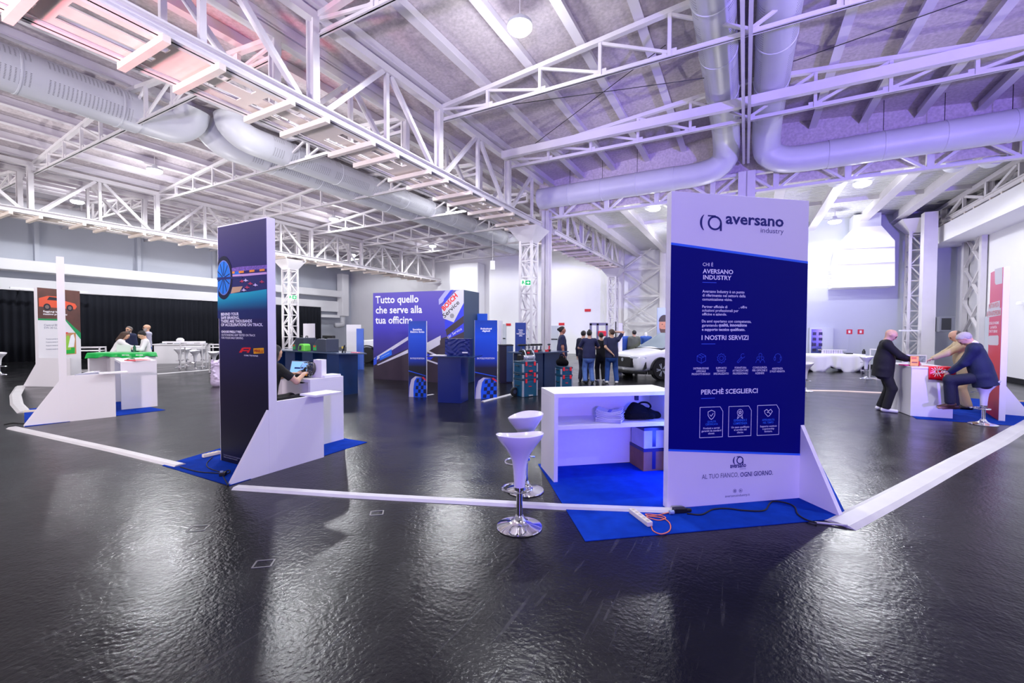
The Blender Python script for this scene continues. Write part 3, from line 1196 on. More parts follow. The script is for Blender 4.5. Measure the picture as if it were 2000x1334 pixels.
def open_counter(label, loc, rotz, x0, x1, y0, y1, h, shelf_z=None):
    """White counter, open towards local -y."""
    t = thing('display_counter', label, 'counter', (loc[0], loc[1], 0), rotz)
    T = .045
    MB().box((x0, y0, h - T), (x1, y1, h)).build('worktop', M['board'], t, bevel=.002)
    for x in (x0, x1 - T):
        MB().box((x, y0, .006), (x + T, y1, h - T)).build('side_panel', M['board'], t, bevel=.002)
    MB().box((x0 + T, y1 - .03, .006), (x1 - T, y1, h - T)).build('back_panel', M['board'], t)
    if shelf_z:
        MB().box((x0 + T, y0 + .01, shelf_z - T), (x1 - T, y1 - .03, shelf_z)).build('shelf', M['board'], t, bevel=.002)
    return t


# ---------------------------------------------------------------- navy and white panel (nearest stand)
EA = Vector((.982, .1895))
ANG_A = math.atan2(EA.y, EA.x)
OA = G(1303.6, 994.8)
PA = stand_panel('tall white and navy panel with white lettering, nearest stand, facing us', OA, ANG_A, 1.493)
FA = Face(PA, OA, EA)
wA = 1.493
zt_l, zt_r = FA.at(1309, 478)[1], FA.at(1578, 515)[1]
zb_l, zb_r = FA.at(1305, 877)[1], FA.at(1568, 886)[1]
sheet = FA.poly('printed_field', [(0.0, zb_l), (wA, zb_r), (wA, zt_r), (0.0, zt_l)], M['navy'])
FA.poly('printed_stripe', [(0, zt_l), (wA, zt_r), (wA, zt_r + .022), (0, zt_l + .022)], M['lblue'], .0012)
FA.poly('printed_stripe', [(0, zb_l - .02), (wA, zb_r - .02), (wA, zb_r), (0, zb_l)], M['lblue'], .0012)


def ring_logo(face, name, px, m, parent=None):
    """The bracket-and-ring emblem. px = (x0, x_ring0, x1, y_top, y_bottom)."""
    x0, xr, x1, yt, yb = px
    a0, zt = face.at(x0, yt)
    ar, _ = face.at(xr, yt)
    a1, zb = face.at(x1, yb)
    b = MB()
    H = zt - zb
    # bracket
    cx, cz, R = a0 + H * .62, (zt + zb) / 2, H * .62
    out = [(cx - R * math.cos(t), cz + H * .5 * math.sin(t) / math.sin(.95)) for t in [-.95 + 1.9 * i / 12 for i in range(13)]]
    inn = [(x + H * .16 * math.cos((i - 6) / 6 * 1.2), z) for i, (x, z) in enumerate(out)]
    for i in range(12):
        b.prism([out[i], out[i + 1], inn[i + 1], inn[i]], .002, .0026, lambda a, z, t: face.P(a, z, t))
    # ring
    w = a1 - ar
    cx, cz = ar + w * .5, cz
    n = 28
    for i in range(n):
        t0, t1 = 2 * PI * i / n, 2 * PI * (i + 1) / n
        q = [(cx + w * .5 * s_ * math.cos(t), cz + H * .47 * s_ * math.sin(t)) for t, s_ in ((t0, 1), (t1, 1), (t1, .74), (t0, .74))]
        b.prism(q, .002, .0026, lambda a, z, t: face.P(a, z, t))
    b.prism([(a1 - w * .14, zb), (a1, zb), (a1, cz), (a1 - w * .14, cz)], .002, .0026, lambda a, z, t: face.P(a, z, t))
    b.prism([(ar, zt - H * .09), (ar + w * .55, zt - H * .09), (ar + w * .55, zt), (ar, zt)], .002, .0026, lambda a, z, t: face.P(a, z, t))
    return b.build(name, m, parent or face.parent)


ring_logo(FA, 'emblem', (1367, 1382.4, 1409.4, 419, 451.5), M['navytxt'])
FA.ptext('headline_lettering', 'aversano', 1417, 437.5, 421.5, 1530.3, M['navytxt'], bold=.024)
FA.ptext('subtitle_lettering', 'industry', 1485.3, 457.5, 444.5, 1530, M['navytxt'], bold=-.008)
FA.ptext('title_lettering', 'CHI È', 1372.3, 519.6, 511.2, 1392.6, M['white'])
FA.ptext('title_lettering', 'AVERSANO\nINDUSTRY', 1372, 545.8, 525, 1431.5, M['white'], bold=.02)
FA.ptext('body_lettering', 'Aversano Industry è un punto\ndi riferimento nel settore della\ncomunicazione visiva.', 1371.2, 587, 566, 1455.6, M['white'], bold=.012)
FA.ptext('body_lettering', 'Partner ufficiale di            , offre\nsoluzioni professionali per\nofficine e aziende.', 1370.9, 616, 596, 1458.3, M['white'], bold=.012)
z0p, z1p = 647.6, 624.2
FA.ptext('body_lettering', 'Da anni operiamo con competenza,', 1370.6, 631.5, 624.4, 1467, M['white'], bold=.012)
FA.ptext('body_lettering', 'garantendo', 1370.6, 639.6, 632.4, 1401.5, M['white'], bold=.012)
FA.ptext('body_lettering', 'qualità, innovazione', 1403.3, 639.6, 631.6, 1458.5, M['white'], bold=.03)
FA.ptext('body_lettering', 'e supporto tecnico qualificato.', 1370.5, 647.8, 640.5, 1455, M['white'], bold=.03)
FA.ptext('title_lettering', 'I NOSTRI SERVIZI', 1370, 664, 654.7, 1461.4, M['white'], bold=.02)
FA.ptext('title_lettering', 'PERCHÈ SCEGLIERCI', 1369, 770.6, 758.6, 1479.4, M['white'], bold=.02)
for (xa, xb, y) in ((1371.6, 1399, 552), (1369.8, 1396.8, 672.4), (1369, 1395.9, 779)):
    a0, z = FA.at(xa, y)
    a1, _ = FA.at(xb, y)
    FA.poly('underline', [(a0, z), (a1, z), (a1, z + .006), (a0, z + .006)], M['mblue'], .002)


def circ(ca, cz, r, n=20, a0=0, a1=2 * PI, rz=None):
    return [(ca + r * math.cos(a0 + (a1 - a0) * i / n), cz + (rz or r) * math.sin(a0 + (a1 - a0) * i / n)) for i in range(n + 1)]


def icon_lines(kind, a, z, s):
    h = s / 2
    if kind == 'box':
        return [[(a - h, z + h * .5), (a, z + h), (a + h, z + h * .5), (a + h, z - h * .5), (a, z - h), (a - h, z - h * .5), (a - h, z + h * .5), (a, z + .05 * h), (a + h, z + h * .5)], [(a, z), (a, z - h)], [(a - h * .5, z + h * .75), (a + h * .5, z + .28 * h)]]
    if kind == 'gear':
        pts = []
        for i in range(40):
            t = 2 * PI * i / 40
            r = h if (i // 2) % 2 else h * .8
            pts.append((a + r * math.cos(t), z + r * math.sin(t)))
        return [pts + pts[:1], circ(a, z, h * .45)]
    if kind == 'wrench':
        return [circ(a + h * .45, z + h * .5, h * .45, 16, .9, .9 + 5.0), [(a + .1 * h, z + .3 * h), (a - h * .9, z - h * .75), (a - h * .65, z - h), (a + .35 * h, z + .05 * h)]]
    if kind == 'people':
        return [circ(a, z + h * .6, h * .38), circ(a - h * .55, z - h * .05, h * .3), circ(a + h * .55, z - h * .05, h * .3), circ(a - h * .55, z - h, h * .5, 10, 0, PI, h * .6), circ(a + h * .55, z - h, h * .5, 10, 0, PI, h * .6)]
    if kind == 'headset':
        return [circ(a, z + h * .1, h * .75, 16, -.1, PI + .1), circ(a - h * .75, z - h * .2, h * .2, 12, rz=h * .4), circ(a + h * .75, z - h * .2, h * .2, 12, rz=h * .4), [(a + h * .75, z - h * .6), (a + h * .5, z - h), (a, z - h)]]
    if kind == 'shield':
        return [[(a, z + h), (a + h * .8, z + h * .65), (a + h * .8, z - h * .1), (a + h * .45, z - h * .65), (a, z - h), (a - h * .45, z - h * .65), (a - h * .8, z - h * .1), (a - h * .8, z + h * .65), (a, z + h)], [(a - h * .35, z), (a - h * .05, z - h * .3), (a + h * .4, z + h * .3)]]
    if kind == 'medal':
        st = [(a + (h * .42 if i % 2 == 0 else h * .18) * math.sin(PI * i / 5), z + h * .3 + (h * .42 if i % 2 == 0 else h * .18) * math.cos(PI * i / 5)) for i in range(11)]
        return [circ(a, z + h * .3, h * .68), st, [(a - h * .45, z - h * .2), (a - h * .65, z - h), (a - h * .3, z - h * .8), (a - h * .1, z - h * .4)], [(a + h * .45, z - h * .2), (a + h * .65, z - h), (a + h * .3, z - h * .8), (a + h * .1, z - h * .4)]]
    if kind == 'hands':
        return [[(a, z + h * .35), (a - h * .4, z + h * .75), (a - h, z + h * .45), (a - h * .85, z - h * .1), (a - h * .1, z - h * .8), (a + h * .3, z - h * .65), (a + h, z + h * .25), (a + h * .6, z + h * .75), (a, z + h * .35), (a - h * .3, z + h * .05), (a + .1 * h, z + .1 * h), (a + h * .6, z - h * .35)]]
    return []


for kd, px, py in (('box', 1369.6, 700), ('gear', 1408.8, 699.8), ('wrench', 1446.8, 699.6), ('people', 1484.7, 699), ('headset', 1518.8, 698.5)):
    a, z = FA.at(px, py)
    FA.strokes('service_icon', icon_lines(kd, a, z, .092), .004, M['mblue'])
for s_, xl, xr, yb, yt in (('DISTRIBUZIONE\nUFFICIALE\nPRODOTTI BOSCH', 1351, 1386.3, 732.7, 717.8), ('SUPPORTO\nTECNICO\nSPECIALIZZATO', 1393.4, 1423, 732, 717), ('FORNITURA\nATTREZZATURE\nPROFESSIONALI', 1430.3, 1460.9, 731.6, 716.4), ('CONSULENZA\nPER OFFICINE E\nAZIENDE', 1469, 1498, 731, 716), ('ASSISTENZA\nE POST-VENDITA', 1503.6, 1532.5, 727.5, 718)):
    FA.ptext('caption_lettering', s_, xl, yb, yt, xr, M['white'], align='CENTER', bold=.01)
for kd, bx, tt, bt in (('shield', (1367, 1411.7, 795.7, 855), ('QUALITÀ\nCERTIFICATA', 1377.6, 1401.8, 830.8, 821), ('Prodotti e servizi\ngarantiti da standard\nelevati.', 1369.9, 1408, 849, 835)),
                       ('medal', (1423.3, 1467.3, 794, 852.8), ('ESPERIENZA E\nCOMPETENZA', 1432, 1459, 829.5, 819), ('Un team qualificato\nal servizio del\ncliente.', 1428, 1463, 846.8, 832.8)),
                       ('hands', (1479.4, 1521.7, 792, 850.4), ('AFFIDABILITÀ\nNEL TEMPO', 1488, 1512.3, 827.6, 817.4), ('Supporto continuo\ne partnership\nduratura.', 1484, 1516.5, 844.6, 831))):
    xl, xr, yt, yb = bx
    a0, zt = FA.at(xl, yt)
    a1, _ = FA.at(xr, yt)
    _, zb = FA.at(xl, yb)
    FA.strokes('text_box_outline', [[(a0, zb), (a0, zt), (a1 - .03, zt), (a1, zt - .045), (a1, zb), (a0, zb)]], .0045, M['white'])
    FA.strokes('advantage_icon', icon_lines(kd, (a0 + a1) / 2, zt - .075, .09), .005, M['white'])
    FA.ptext('caption_lettering', tt[0], tt[1], tt[3], tt[4], tt[2], M['lblue'], align='CENTER', bold=.012)
    FA.ptext('caption_lettering', bt[0], bt[1], bt[3], bt[4], bt[2], M['white'], align='CENTER', bold=.01)
ring_logo(FA, 'emblem', (1431.5, 1438.5, 1451.5, 891.7, 906.5), M['navytxt'])
FA.ptext('headline_lettering', 'aversano', 1425.8, 914.3, 907.8, 1456.8, M['navytxt'], bold=.024)
FA.ptext('subtitle_lettering', 'industry', 1444.5, 917.4, 914.6, 1456.5, M['greyink'])
FA.ptext('slogan_lettering', 'AL TUO FIANCO,', 1370.5, 937.4, 926.8, 1442.2, M['greyink'])
FA.ptext('slogan_lettering', 'OGNI GIORNO.', 1445.5, 931.6, 922.3, 1509, M['navytxt'], bold=.01)
FA.ptext('address_lettering', 'aversanoindustry.it', 1416, 973, 966.8, 1464, M['greyink'])
for px, py, w in ((1434.8, 958.6, 0), (1446.4, 958, 1)):
    a, z = FA.at(px, py)
    ln = [circ(a, z, .018)]
    if w == 0:
        ln += [[(a - .008, z - .008), (a + .008, z - .008), (a + .008, z + .008), (a - .008, z + .008), (a - .008, z - .008)], circ(a, z, .004, 8)]
    FA.strokes('social_icon', ln, .002, M['navytxt'])
    if w:
        FA.text('social_icon_lettering', 'in', (a - .009, z - .008, a + .009, z + .010), M['navytxt'], bold=.02)

CA = open_counter('white open counter with a middle shelf behind the white and navy panel', OA, ANG_A, -.855, .62, .87, 1.43, .985, .625)
MB().box((.36, 1.36, .80), (.40, 1.399, .94)).build('cable_bracket', mat('dark_blue_bracket', (16, 18, 70), .5), CA)


def locA(a, b, z=0.0):
    return Vector((OA.x + EA.x * a - EA.y * b, OA.y + EA.y * a + EA.x * b, z))


# small LED bar washing the counter's inside blue
t = thing('led_bar', 'small LED bar glowing blue behind the white and navy panel', 'lamp', locA(.62, .62, .006), ANG_A)
MB().box((-.12, -.04, 0), (.12, .04, .05)).build('body', M['blk'], t, bevel=.005)
MB().box((-.1, .02, .05), (.1, .038, .056)).build('lens', mat('blue_led_lens', (60, 80, 255), emit=(30, 50, 255, 6)), t)
light('led_bar_light', 'POINT', locA(.68, .74, .36), 26, (.03, .07, 1.0), .08)
light('led_bar_light', 'POINT', locA(.66, .74, .80), 24, (.03, .07, 1.0), .08)

# cartons, magazines, bag
card = mat('brown_cardboard', (150, 104, 78), .8, noise=(12, .08))
cardw = mat('white_cardboard', (205, 200, 208), .7, noise=(9, .06))
tape = mat('dark_packing_tape', (32, 34, 92), .35)


def carton(label, loc, rz, w, d, h, m):
    t = thing('carton', label, 'box', loc, rz, 'cartons under the counter')
    MB().box((0, 0, 0), (w, d, h)).build('box_body', m, t, bevel=.004)
    MB().box((-.001, -.0015, h - .035), (w + .001, d + .001, h + .001)).build('tape', tape, t)
    MB().box((w * .42, -.0018, .02), (w * .6, -.0005, h - .03)).build('tape', tape, t)
    return t


cr = ANG_A + math.radians(1)
carton('brown taped cardboard carton on the carpet under the open counter', locA(.30, 1.03, .006), cr, .265, .34, .265, card)
carton('white taped carton resting on the brown one under the open counter', locA(.305, 1.035, .274), cr, .26, .32, .25, cardw)
mg = [mat('magazine_cover_blue', (38, 70, 190), .25), mat('magazine_pages', (232, 230, 240), .5), mat('magazine_cover_white', (200, 200, 224), .25)]
mbase = locA(-.13, 1.03, .627)
for i in range(11):
    rz = ANG_A + math.radians(-32 + rnd.uniform(-5, 5))
    t = thing('magazine', 'glossy magazine topmost of the stack on the open counter shelf' if i == 10 else 'glossy white magazine in the stack beside the black bag', 'magazine', mbase + Vector((rnd.uniform(-.008, .008), rnd.uniform(-.008, .008), i * .0108)), rz, None if i == 10 else 'magazines stacked under the top one')
    b = MB()
    nx = 8
    for (za, zb, mi) in ((0, .0022, 0), (.0022, .0088, 1), (.0088, .0102, 2)):
        vs, fs = [], []
        for k in range(nx + 1):
            x = -.145 + .29 * k / nx
            bow = .03 * (2 * abs(k / nx - .5)) ** 2 * (i / 10)
            for y in (-.105, .105):
                for z in (za, zb):
                    vs.append((x, y, z + bow))
        for k in range(nx):
            o = k * 4
            fs += [(o, o + 4, o + 6, o + 2), (o + 1, o + 3, o + 7, o + 5), (o, o + 1, o + 5, o + 4), (o + 2, o + 6, o + 7, o + 3)]
        fs += [(0, 2, 3, 1), (nx * 4, nx * 4 + 1, nx * 4 + 3, nx * 4 + 2)]
        b.add(vs, fs, mi)
    b.build('booklet', [mg[0], mg[1], mg[2]], t)
    if i == 10:
        MB().box((-.06, -.09, .0106), (.08, .09, .0112)).build('cover_patch', mg[0], t)
bagm = mat('black_fabric', (10, 10, 12), .9, spec=.15, bump=(60, .4))
t = thing('bag', 'limp black fabric bag slumped on the open counter shelf', 'bag', locA(.27, 1.06, .637), ANG_A)
pr = [cap((-.20, 0, .045), (.22, .02, .035), .045, .04, k=.04), cap((-.10, .02, .10), (.10, .04, .07), .06, .05, k=.06), cap((-.16, -.05, .05), (.10, -.09, .04), .045, .035, k=.05), cap((-.06, .05, .15), (.02, .06, .11), .04, .05, k=.05), cap((.12, .02, .05), (.24, .0, .022), .045, .02, k=.04), cap((-.22, .05, .06), (-.26, .02, .07), .03, .015, k=.03)]
sdf_object('bag_body', pr, .010, bagm, t)
MB().tube(smooth_path([(-.03, .03, .16), (.03, .03, .185), (.10, .02, .18), (.13, .0, .14), (.09, -.01, .10)], 6), .011, 8).build('handle', bagm, t, smooth=True)

# ---------------------------------------------------------------- dark racing panel
OB = G(431, 899.5)
EB = V2
ANG_B = -TH
tp = Face(None, OB, EB)
wB = tp.at(520.8, 431.5)[0]
print('panel B width', wB)
PB = stand_panel('tall dark panel with a tyre and racing cars print', OB, ANG_B, wB + .0, th=.10)
FB = Face(PB, OB, EB)
hB = 2.96
pbm = ramp_mat('night_race_print', [(0, (13, 12, 30)), (.32, (26, 18, 46)), (.5, (34, 30, 74)), (.75, (38, 34, 96)), (1.0, (60, 52, 92))], 2, 0, hB, .4)
FB.poly('printed_sheet', [(.012, .0), (wB - .004, .0), (wB - .004, hB), (.012, hB)], pbm)
tealm = ramp_mat('teal_ground_print', [(0, (26, 40, 92)), (.45, (10, 120, 150)), (1, (30, 178, 186))], 2, FB.at(430, 608)[1], FB.at(430, 572)[1], .4)
bl = [mat('sky_blue_print', (34, 120, 205), .4), mat('track_dark_print', (40, 44, 96), .4), mat('mauve_crowd_print', (120, 90, 160), .5, noise=(60, .5)), mat('orange_print', (240, 150, 50), .4), mat('pink_light_print', (205, 165, 200), .4), mat('tyre_print', (22, 24, 48), .4), mat('rim_print', (120, 130, 190), .4), mat('sand_print', (196, 160, 120), .4)]


def bp_(pts):
    return [(415 + x / 5.558, 480 + y / 5.558) for x, y in pts]


FB.poly('ground_print', bp_([(58, 790), (590, 790), (590, 470), (380, 500), (210, 520), (58, 560)]), tealm, .0016, px=True)
FB.poly('sky_band_print', bp_([(58, 560), (220, 520), (300, 500), (300, 240), (58, 262)]), bl[0], .0022, px=True)
FB.poly('track_print', bp_([(190, 520), (400, 500), (590, 470), (590, 330), (300, 345), (190, 365)]), bl[1], .0028, px=True)
FB.poly('crowd_print', bp_([(205, 285), (592, 250), (592, 208), (300, 228), (205, 245)]), bl[2], .0034, px=True)
FB.poly('barrier_print', bp_([(190, 345), (592, 308), (592, 285), (190, 318)]), bl[4], .0034, px=True)
FB.poly('sand_print', bp_([(200, 520), (300, 500), (330, 440), (220, 450)]), bl[7], .0034, px=True)
for x in (190, 290, 405, 515):
    FB.poly('hoarding_print', bp_([(x, 308 - (x - 190) * .09), (x + 55, 302 - (x - 190) * .09), (x + 55, 278 - (x - 190) * .09), (x, 284 - (x - 190) * .09)]), bl[3], .0044, px=True)
ca, cz = FB.at(415 + 125 / 5.558, 480 + 348 / 5.558)
rz = FB.at(437.5, 480 + 112 / 5.558)[1] - cz
ra = min(FB.at(415 + 240 / 5.558, 520)[0] - ca, rz)


def half_disc(r0, r1, n=40):
    pts = [(max(ca + r1 * .72 * math.cos(2 * PI * i / n), .014), cz + r1 * math.sin(2 * PI * i / n)) for i in range(n)]
    return pts


FB.poly('tyre_print', half_disc(0, rz), bl[5], .0050)
FB.poly('rim_print', half_disc(0, rz * .80), bl[6], .0056)
FB.poly('rim_print', half_disc(0, rz * .76), bl[0], .0062)
FB.strokes('spoke_print', [[(max(ca + rz * .1 * math.cos(t), .016), cz + rz * .12 * math.sin(t)), (max(ca + rz * .70 * .72 * math.cos(t), .016), cz + rz * .72 * math.sin(t))] for t in [2 * PI * i / 10 + .2 for i in range(10)]], .012, bl[5], .0068)
FB.poly('horizon_print', bp_([(58, 375), (330, 350), (330, 330), (58, 345)]), bl[1], .0074, px=True)
carm = [mat('racing_car_red_print', (190, 60, 90), .4), mat('racing_car_white_print', (215, 200, 225), .4)]
for i, (x, y) in enumerate(((325, 385), (365, 375), (415, 410), (470, 425), (540, 390), (345, 480), (380, 450))):
    FB.poly('racing_car_print', bp_([(x - 24, y + 12), (x + 24, y + 14), (x + 26, y + 2), (x + 6, y - 6), (x + 2, y - 16), (x - 6, y - 16), (x - 8, y - 4), (x - 24, y)]), carm[i % 2], .0044, px=True)
    for dx in (-16, 16):
        FB.poly('wheel_print', bp_([(x + dx - 6, y + 20), (x + dx + 6, y + 20), (x + dx + 6, y + 6), (x + dx - 6, y + 6)]), bl[5], .0050, px=True)
FB.ptext('headline_lettering', 'BEHIND YOUR\nSAFE BRAKING,\nTHERE ARE THOUSANDS\nOF ACCELERATIONS ON TRACK.', 432.4, 637.3, 611, 514, M['white'], bold=.022, line=.9, off=.0035)
FB.ptext('body_lettering', 'CHOOSE PIRELLI TYRES.', 432.7, 650, 645.6, 473, M['white'], bold=.03)
FB.ptext('body_lettering', 'OUTSTANDING GRIP TESTED ON TRACK\nFOR YOUR DAILY DRIVING.', 432.9, 661.6, 652, 499, M['white'])
redi = mat('signal_red_ink', (232, 32, 40), .4)
FB.poly('race_emblem', bp_([(290, 1160), (322, 1110), (345, 1104), (415, 1104), (402, 1120), (345, 1120), (330, 1132), (392, 1132), (382, 1145), (330, 1145), (318, 1160)]), redi, .002, px=True)
FB.poly('race_emblem', bp_([(372, 1160), (404, 1118), (416, 1104), (418, 1112), (398, 1160)]), redi, .0022, px=True)
FB.poly('yellow_badge', bp_([(447, 1114), (558, 1108), (561, 1168), (449, 1172)]), mat('badge_yellow_ink', (250, 180, 20), .4), .002, px=True)
FB.ptext('badge_lettering', 'PIRELLI', 497, 688, 682.5, 514.3, mat('dark_red_ink', (180, 50, 20), .4), bold=.05, off=.003)
FB.ptext('caption_lettering', 'GLOBAL TYRE PARTNER', 477, 695.2, 692.6, 504.5, M['white'], bold=.02)
FB.ptext('caption_lettering', 'Tyres tested on track and on the road in all weather and track\nconditions, see the dealer for the sizes available', 437, 893.2, 886, 473, mat('dim_white_ink', (150, 150, 170), .5))
CB = open_counter('white open counter beside the dark racing panel, laptop and glass bowl on it', OB, ANG_B, -1.0, .50, .93, 1.50, .975)
MB().box((-.95, 1.0, .44), (.45, 1.44, .47)).build('shelf', M['board'], CB)


def locB(a, b, z=0.0):
    return Vector((OB.x + EB.x * a - EB.y * b, OB.y + EB.y * a + EB.x * b, z))


# laptop
scr = mat('lit_laptop_screen', (120, 180, 235), .2, emit=(150, 200, 250, .7))
alu = mat('brushed_aluminium', (176, 178, 186), .32, .8)
t = thing('laptop', 'open laptop with pale blue screen in front of the seated woman', 'laptop', locB(-.13, 1.08, .976), ANG_B + math.radians(10))
MB().box((-.165, -.11, 0), (.165, .11, .014)).build('keyboard_deck', alu, t, bevel=.003)
R = Matrix.Rotation(math.radians(-16), 3, 'X')
MB().box((-.165, 0, 0), (.165, .008, .215), R).build('screen_lid', alu, t, loc=(0, .11, .012))
MB().box((-.155, -.0015, .012), (.155, -.0003, .205), R).build('screen', scr, t, loc=(0, .11, .012))
MB().box((-.08, -.003, .09), (.08, -.0018, .115), R).build('screen_bar', mat('dark_blue_ink', (20, 60, 130), .4), t, loc=(0, .11, .012))
# fish bowl of prizes
bowl = thing('glass_bowl', 'round glass bowl of dark trinkets with an orange label on the counter', 'bowl', locB(.20, 1.14, .976), 0)
pf = []
for i in range(17):
    a = math.radians(-82 + 135 * i / 16)
    pf.append((.125 * math.cos(a), .122 + .122 * math.sin(a)))
inner = [(r * .965, z * .98 + .004) for r, z in pf[::-1]]
MB().lathe([(0, .0)] + pf + inner + [(0, .006)], 36).build('glass', glass_mat('clear_glass', (245, 248, 255)), bowl, smooth=True)
MB().box((-.05, -.132, .03), (.03, -.130, .075)).build('label_card', mat('amber_card', (248, 176, 30), .5), bowl)
trm = [mat('trinket_black', (20, 20, 26), .3), mat('trinket_grey', (110, 112, 130), .3), mat('trinket_purple', (70, 60, 110), .35)]
for i in range(24):
    a, q = rnd.uniform(0, 2 * PI), math.sqrt(rnd.random())
    zl = .03 + .012 * (i // 2)
    rr = min(.085, math.sqrt(max(0.0004, .112 ** 2 - (zl - .122) ** 2)) - .024) * q
    tag(MB().sphere((0, 0, 0), .017, 10, 6).build('trinket', trm[i % 3], smooth=True, loc=bowl.location + Vector((rr * math.cos(a), rr * math.sin(a), zl))), 'small dark trinket inside the round glass bowl', 'trinket', 'trinkets in the glass bowl')
t = thing('cap', 'black peaked cap lying against the glass bowl', 'cap', locB(.08, 1.10, .976), ANG_B)
MB().sphere((0, 0, 0), (.085, .10, .10), 20, 12).build('crown', M['rubber'], t, smooth=True)
MB().prism(circ(0, 0, .09, 16, PI, 2 * PI), .0, .008, lambda a, c, z: (a, c - .06, z + .004)).build('peak', M['rubber'], t)
t = thing('leaflet_stand', 'white sloping leaflet stand beside the glass bowl', 'stand', locB(.34, 1.20, .976), ANG_B + math.radians(10))
MB().prism([(-.09, 0), (.09, 0), (.06, .26), (-.09, .26)], -.05, .05, lambda a, z, q: (a, q + z * .12, z)).build('stand_body', M['board'], t, bevel=.004)
tag(MB().box((-.1, -.14, 0), (.1, .14, .03)).build('paper_pile', M['white'], loc=locB(.38, 1.33, .976), rotz=ANG_B), 'low pile of white paper at the counter end behind the leaflet stand', 'paper')

# ---------------------------------------------------------------- pale edge-on panel
EC = Vector((.727, -.687)).normalized()
ANG_C = math.atan2(EC.y, EC.x)
E2C = Vector((-EC.y, EC.x))
tipC = G(46, 833)
OC = Vector((tipC.x, tipC.y)) + E2C * .43 - EC * 1.0
PC = stand_panel('tall pale panel seen edge-on with a slanted side fin', OC, ANG_C, 1.0, h=2.96, th=.10)
CC = open_counter('white counter with a red folder, behind the pale edge-on panel', OC, ANG_C, -1.25, .18, .88, 1.46, 1.0)


def locC(a, b, z=0.0):
    return Vector((OC.x + EC.x * a + E2C.x * b, OC.y + EC.y * a + E2C.y * b, z))


t = thing('folder', 'red folder lying on the white counter behind the edge-on panel', 'folder', locC(.0, 1.17, 1.001), ANG_C + .35)
MB().box((-.22, -.14, 0), (.2, .14, .018)).build('cover', mat('red_folder', (206, 30, 52), .4), t, bevel=.004)
MB().box((-.215, -.135, .004), (.202, .142, .014)).build('pages', M['white'], t)
tag(MB().tube(smooth_path([(-.1, 0, .01), (-.04, .05, .035), (.05, .02, .02), (.0, -.05, .03), (-.08, -.03, .012)], 5), .008, 6).build('lanyard', mat('green_strap', (30, 130, 80), .6), loc=locC(-.3, 1.1, 1.002)), 'small green and red lanyard beside the red folder', 'lanyard')
dup(st0, (-8.5, 8.6, 0), 2.0, 'white bar stool seen over the fin of the pale edge-on panel')
# ---------------------------------------------------------------- oil stand (panel with red sports car print)
OD = Vector((-13.66, 12.40))
ED = Vector((0.0, 1.0))
PD = stand_panel('tall white panel with an orange sports car print and green stripe', OD, PI / 2, 1.22, h=2.86, th=.10, fin_len=(-1.0, -1.0 + .001), shelf=False)
for o in list(PD.children):
    if o.name.startswith('side_fin'):
        bpy.data.objects.remove(o)
FD = Face(PD, OD, ED)
# its fin stands across the near edge
tip = G(38, 757.5)
MB().prism([(-.42, 0), (.95, 0), (.95, .83), (.06, .83), (-.42, .02)], -.05, -.005, lambda a, z, t: FD.inv @ Vector((OD.x + a, OD.y + t, z))).build('side_fin', M['board'], PD)
brown = mat('brown_night_print', (92, 52, 44), .45, noise=(3, .25))


def dpx(pts):
    return [(40 + x / 5.56, 540 + y / 5.56) for x, y in pts]


hD = 2.86
zc = FD.at(76, 622)[1]
ax_ = FD.at(128, 624)[0]
FD.poly('photo_print', [(0, zc), (ax_, FD.at(128, 624)[1]), (1.22, FD.at(158, 651)[1]), (1.22, hD), (0, hD)], brown)
gr = mat('green_stripe_ink', (0, 152, 84), .45)
FD.poly('green_stripe', [(0, zc - .05), (ax_, zc - .05), (1.22, FD.at(158, 663)[1]), (1.22, FD.at(158, 650)[1]), (ax_, zc), (0, zc)], gr, .0016)
orc = mat('orange_car_print', (226, 84, 48), .4)
a0, zb = FD.at(76, 601)
a1, _ = FD.at(150, 601)
_, zt = FD.at(76, 577)
wd_, hd_ = a1 - a0, zt - zb
FD.poly('car_print', [(a0, zb + .1 * hd_), (a0 + .95 * wd_, zb), (a0 + wd_, zb + .25 * hd_), (a0 + .95 * wd_, zb + .5 * hd_), (a0 + .68 * wd_, zb + .68 * hd_), (a0 + .48 * wd_, zb + 1.0 * hd_), (a0 + .22 * wd_, zb + 1.02 * hd_), (a0, zb + .78 * hd_)], orc, .0024)
FD.poly('car_window_print', [(a0 + .2 * wd_, zb + .68 * hd_), (a0 + .62 * wd_, zb + .66 * hd_), (a0 + .46 * wd_, zb + .92 * hd_), (a0 + .26 * wd_, zb + .95 * hd_)], M['inkdark'], .0032)
for f in (.2, .8):
    FD.poly('wheel_print', circ(a0 + f * wd_, zb + .1 * hd_, hd_ * .28), M['inkdark'], .0032)
    FD.poly('wheel_rim_print', circ(a0 + f * wd_, zb + .1 * hd_, hd_ * .16), mat('grey_rim_print', (120, 100, 96), .4), .004)
FD.ptext('headline_lettering', 'Raggiungi le\nmassime prestazioni', 84.5, 616, 606, 131, M['white'], bold=.02)
FD.ptext('title_lettering', 'Castrol EDGE\n5W-30 LL', 86, 642, 633, 122, M['greyink'])
for y in (661, 667, 674, 681):
    FD.ptext('small_lettering', 'Protezione avanzata del motore', 90, y + 2.4, y, 122, M['greyink'])
FD.poly('bottle_frame_print', dpx([(488, 850), (606, 840), (600, 612), (488, 610)]), mat('tan_frame_print', (196, 140, 90), .5), .002, px=True)
FD.poly('bottle_ground_print', dpx([(490, 775), (590, 770), (588, 835), (490, 840)]), mat('bright_green_print', (20, 180, 60), .5), .0028, px=True)
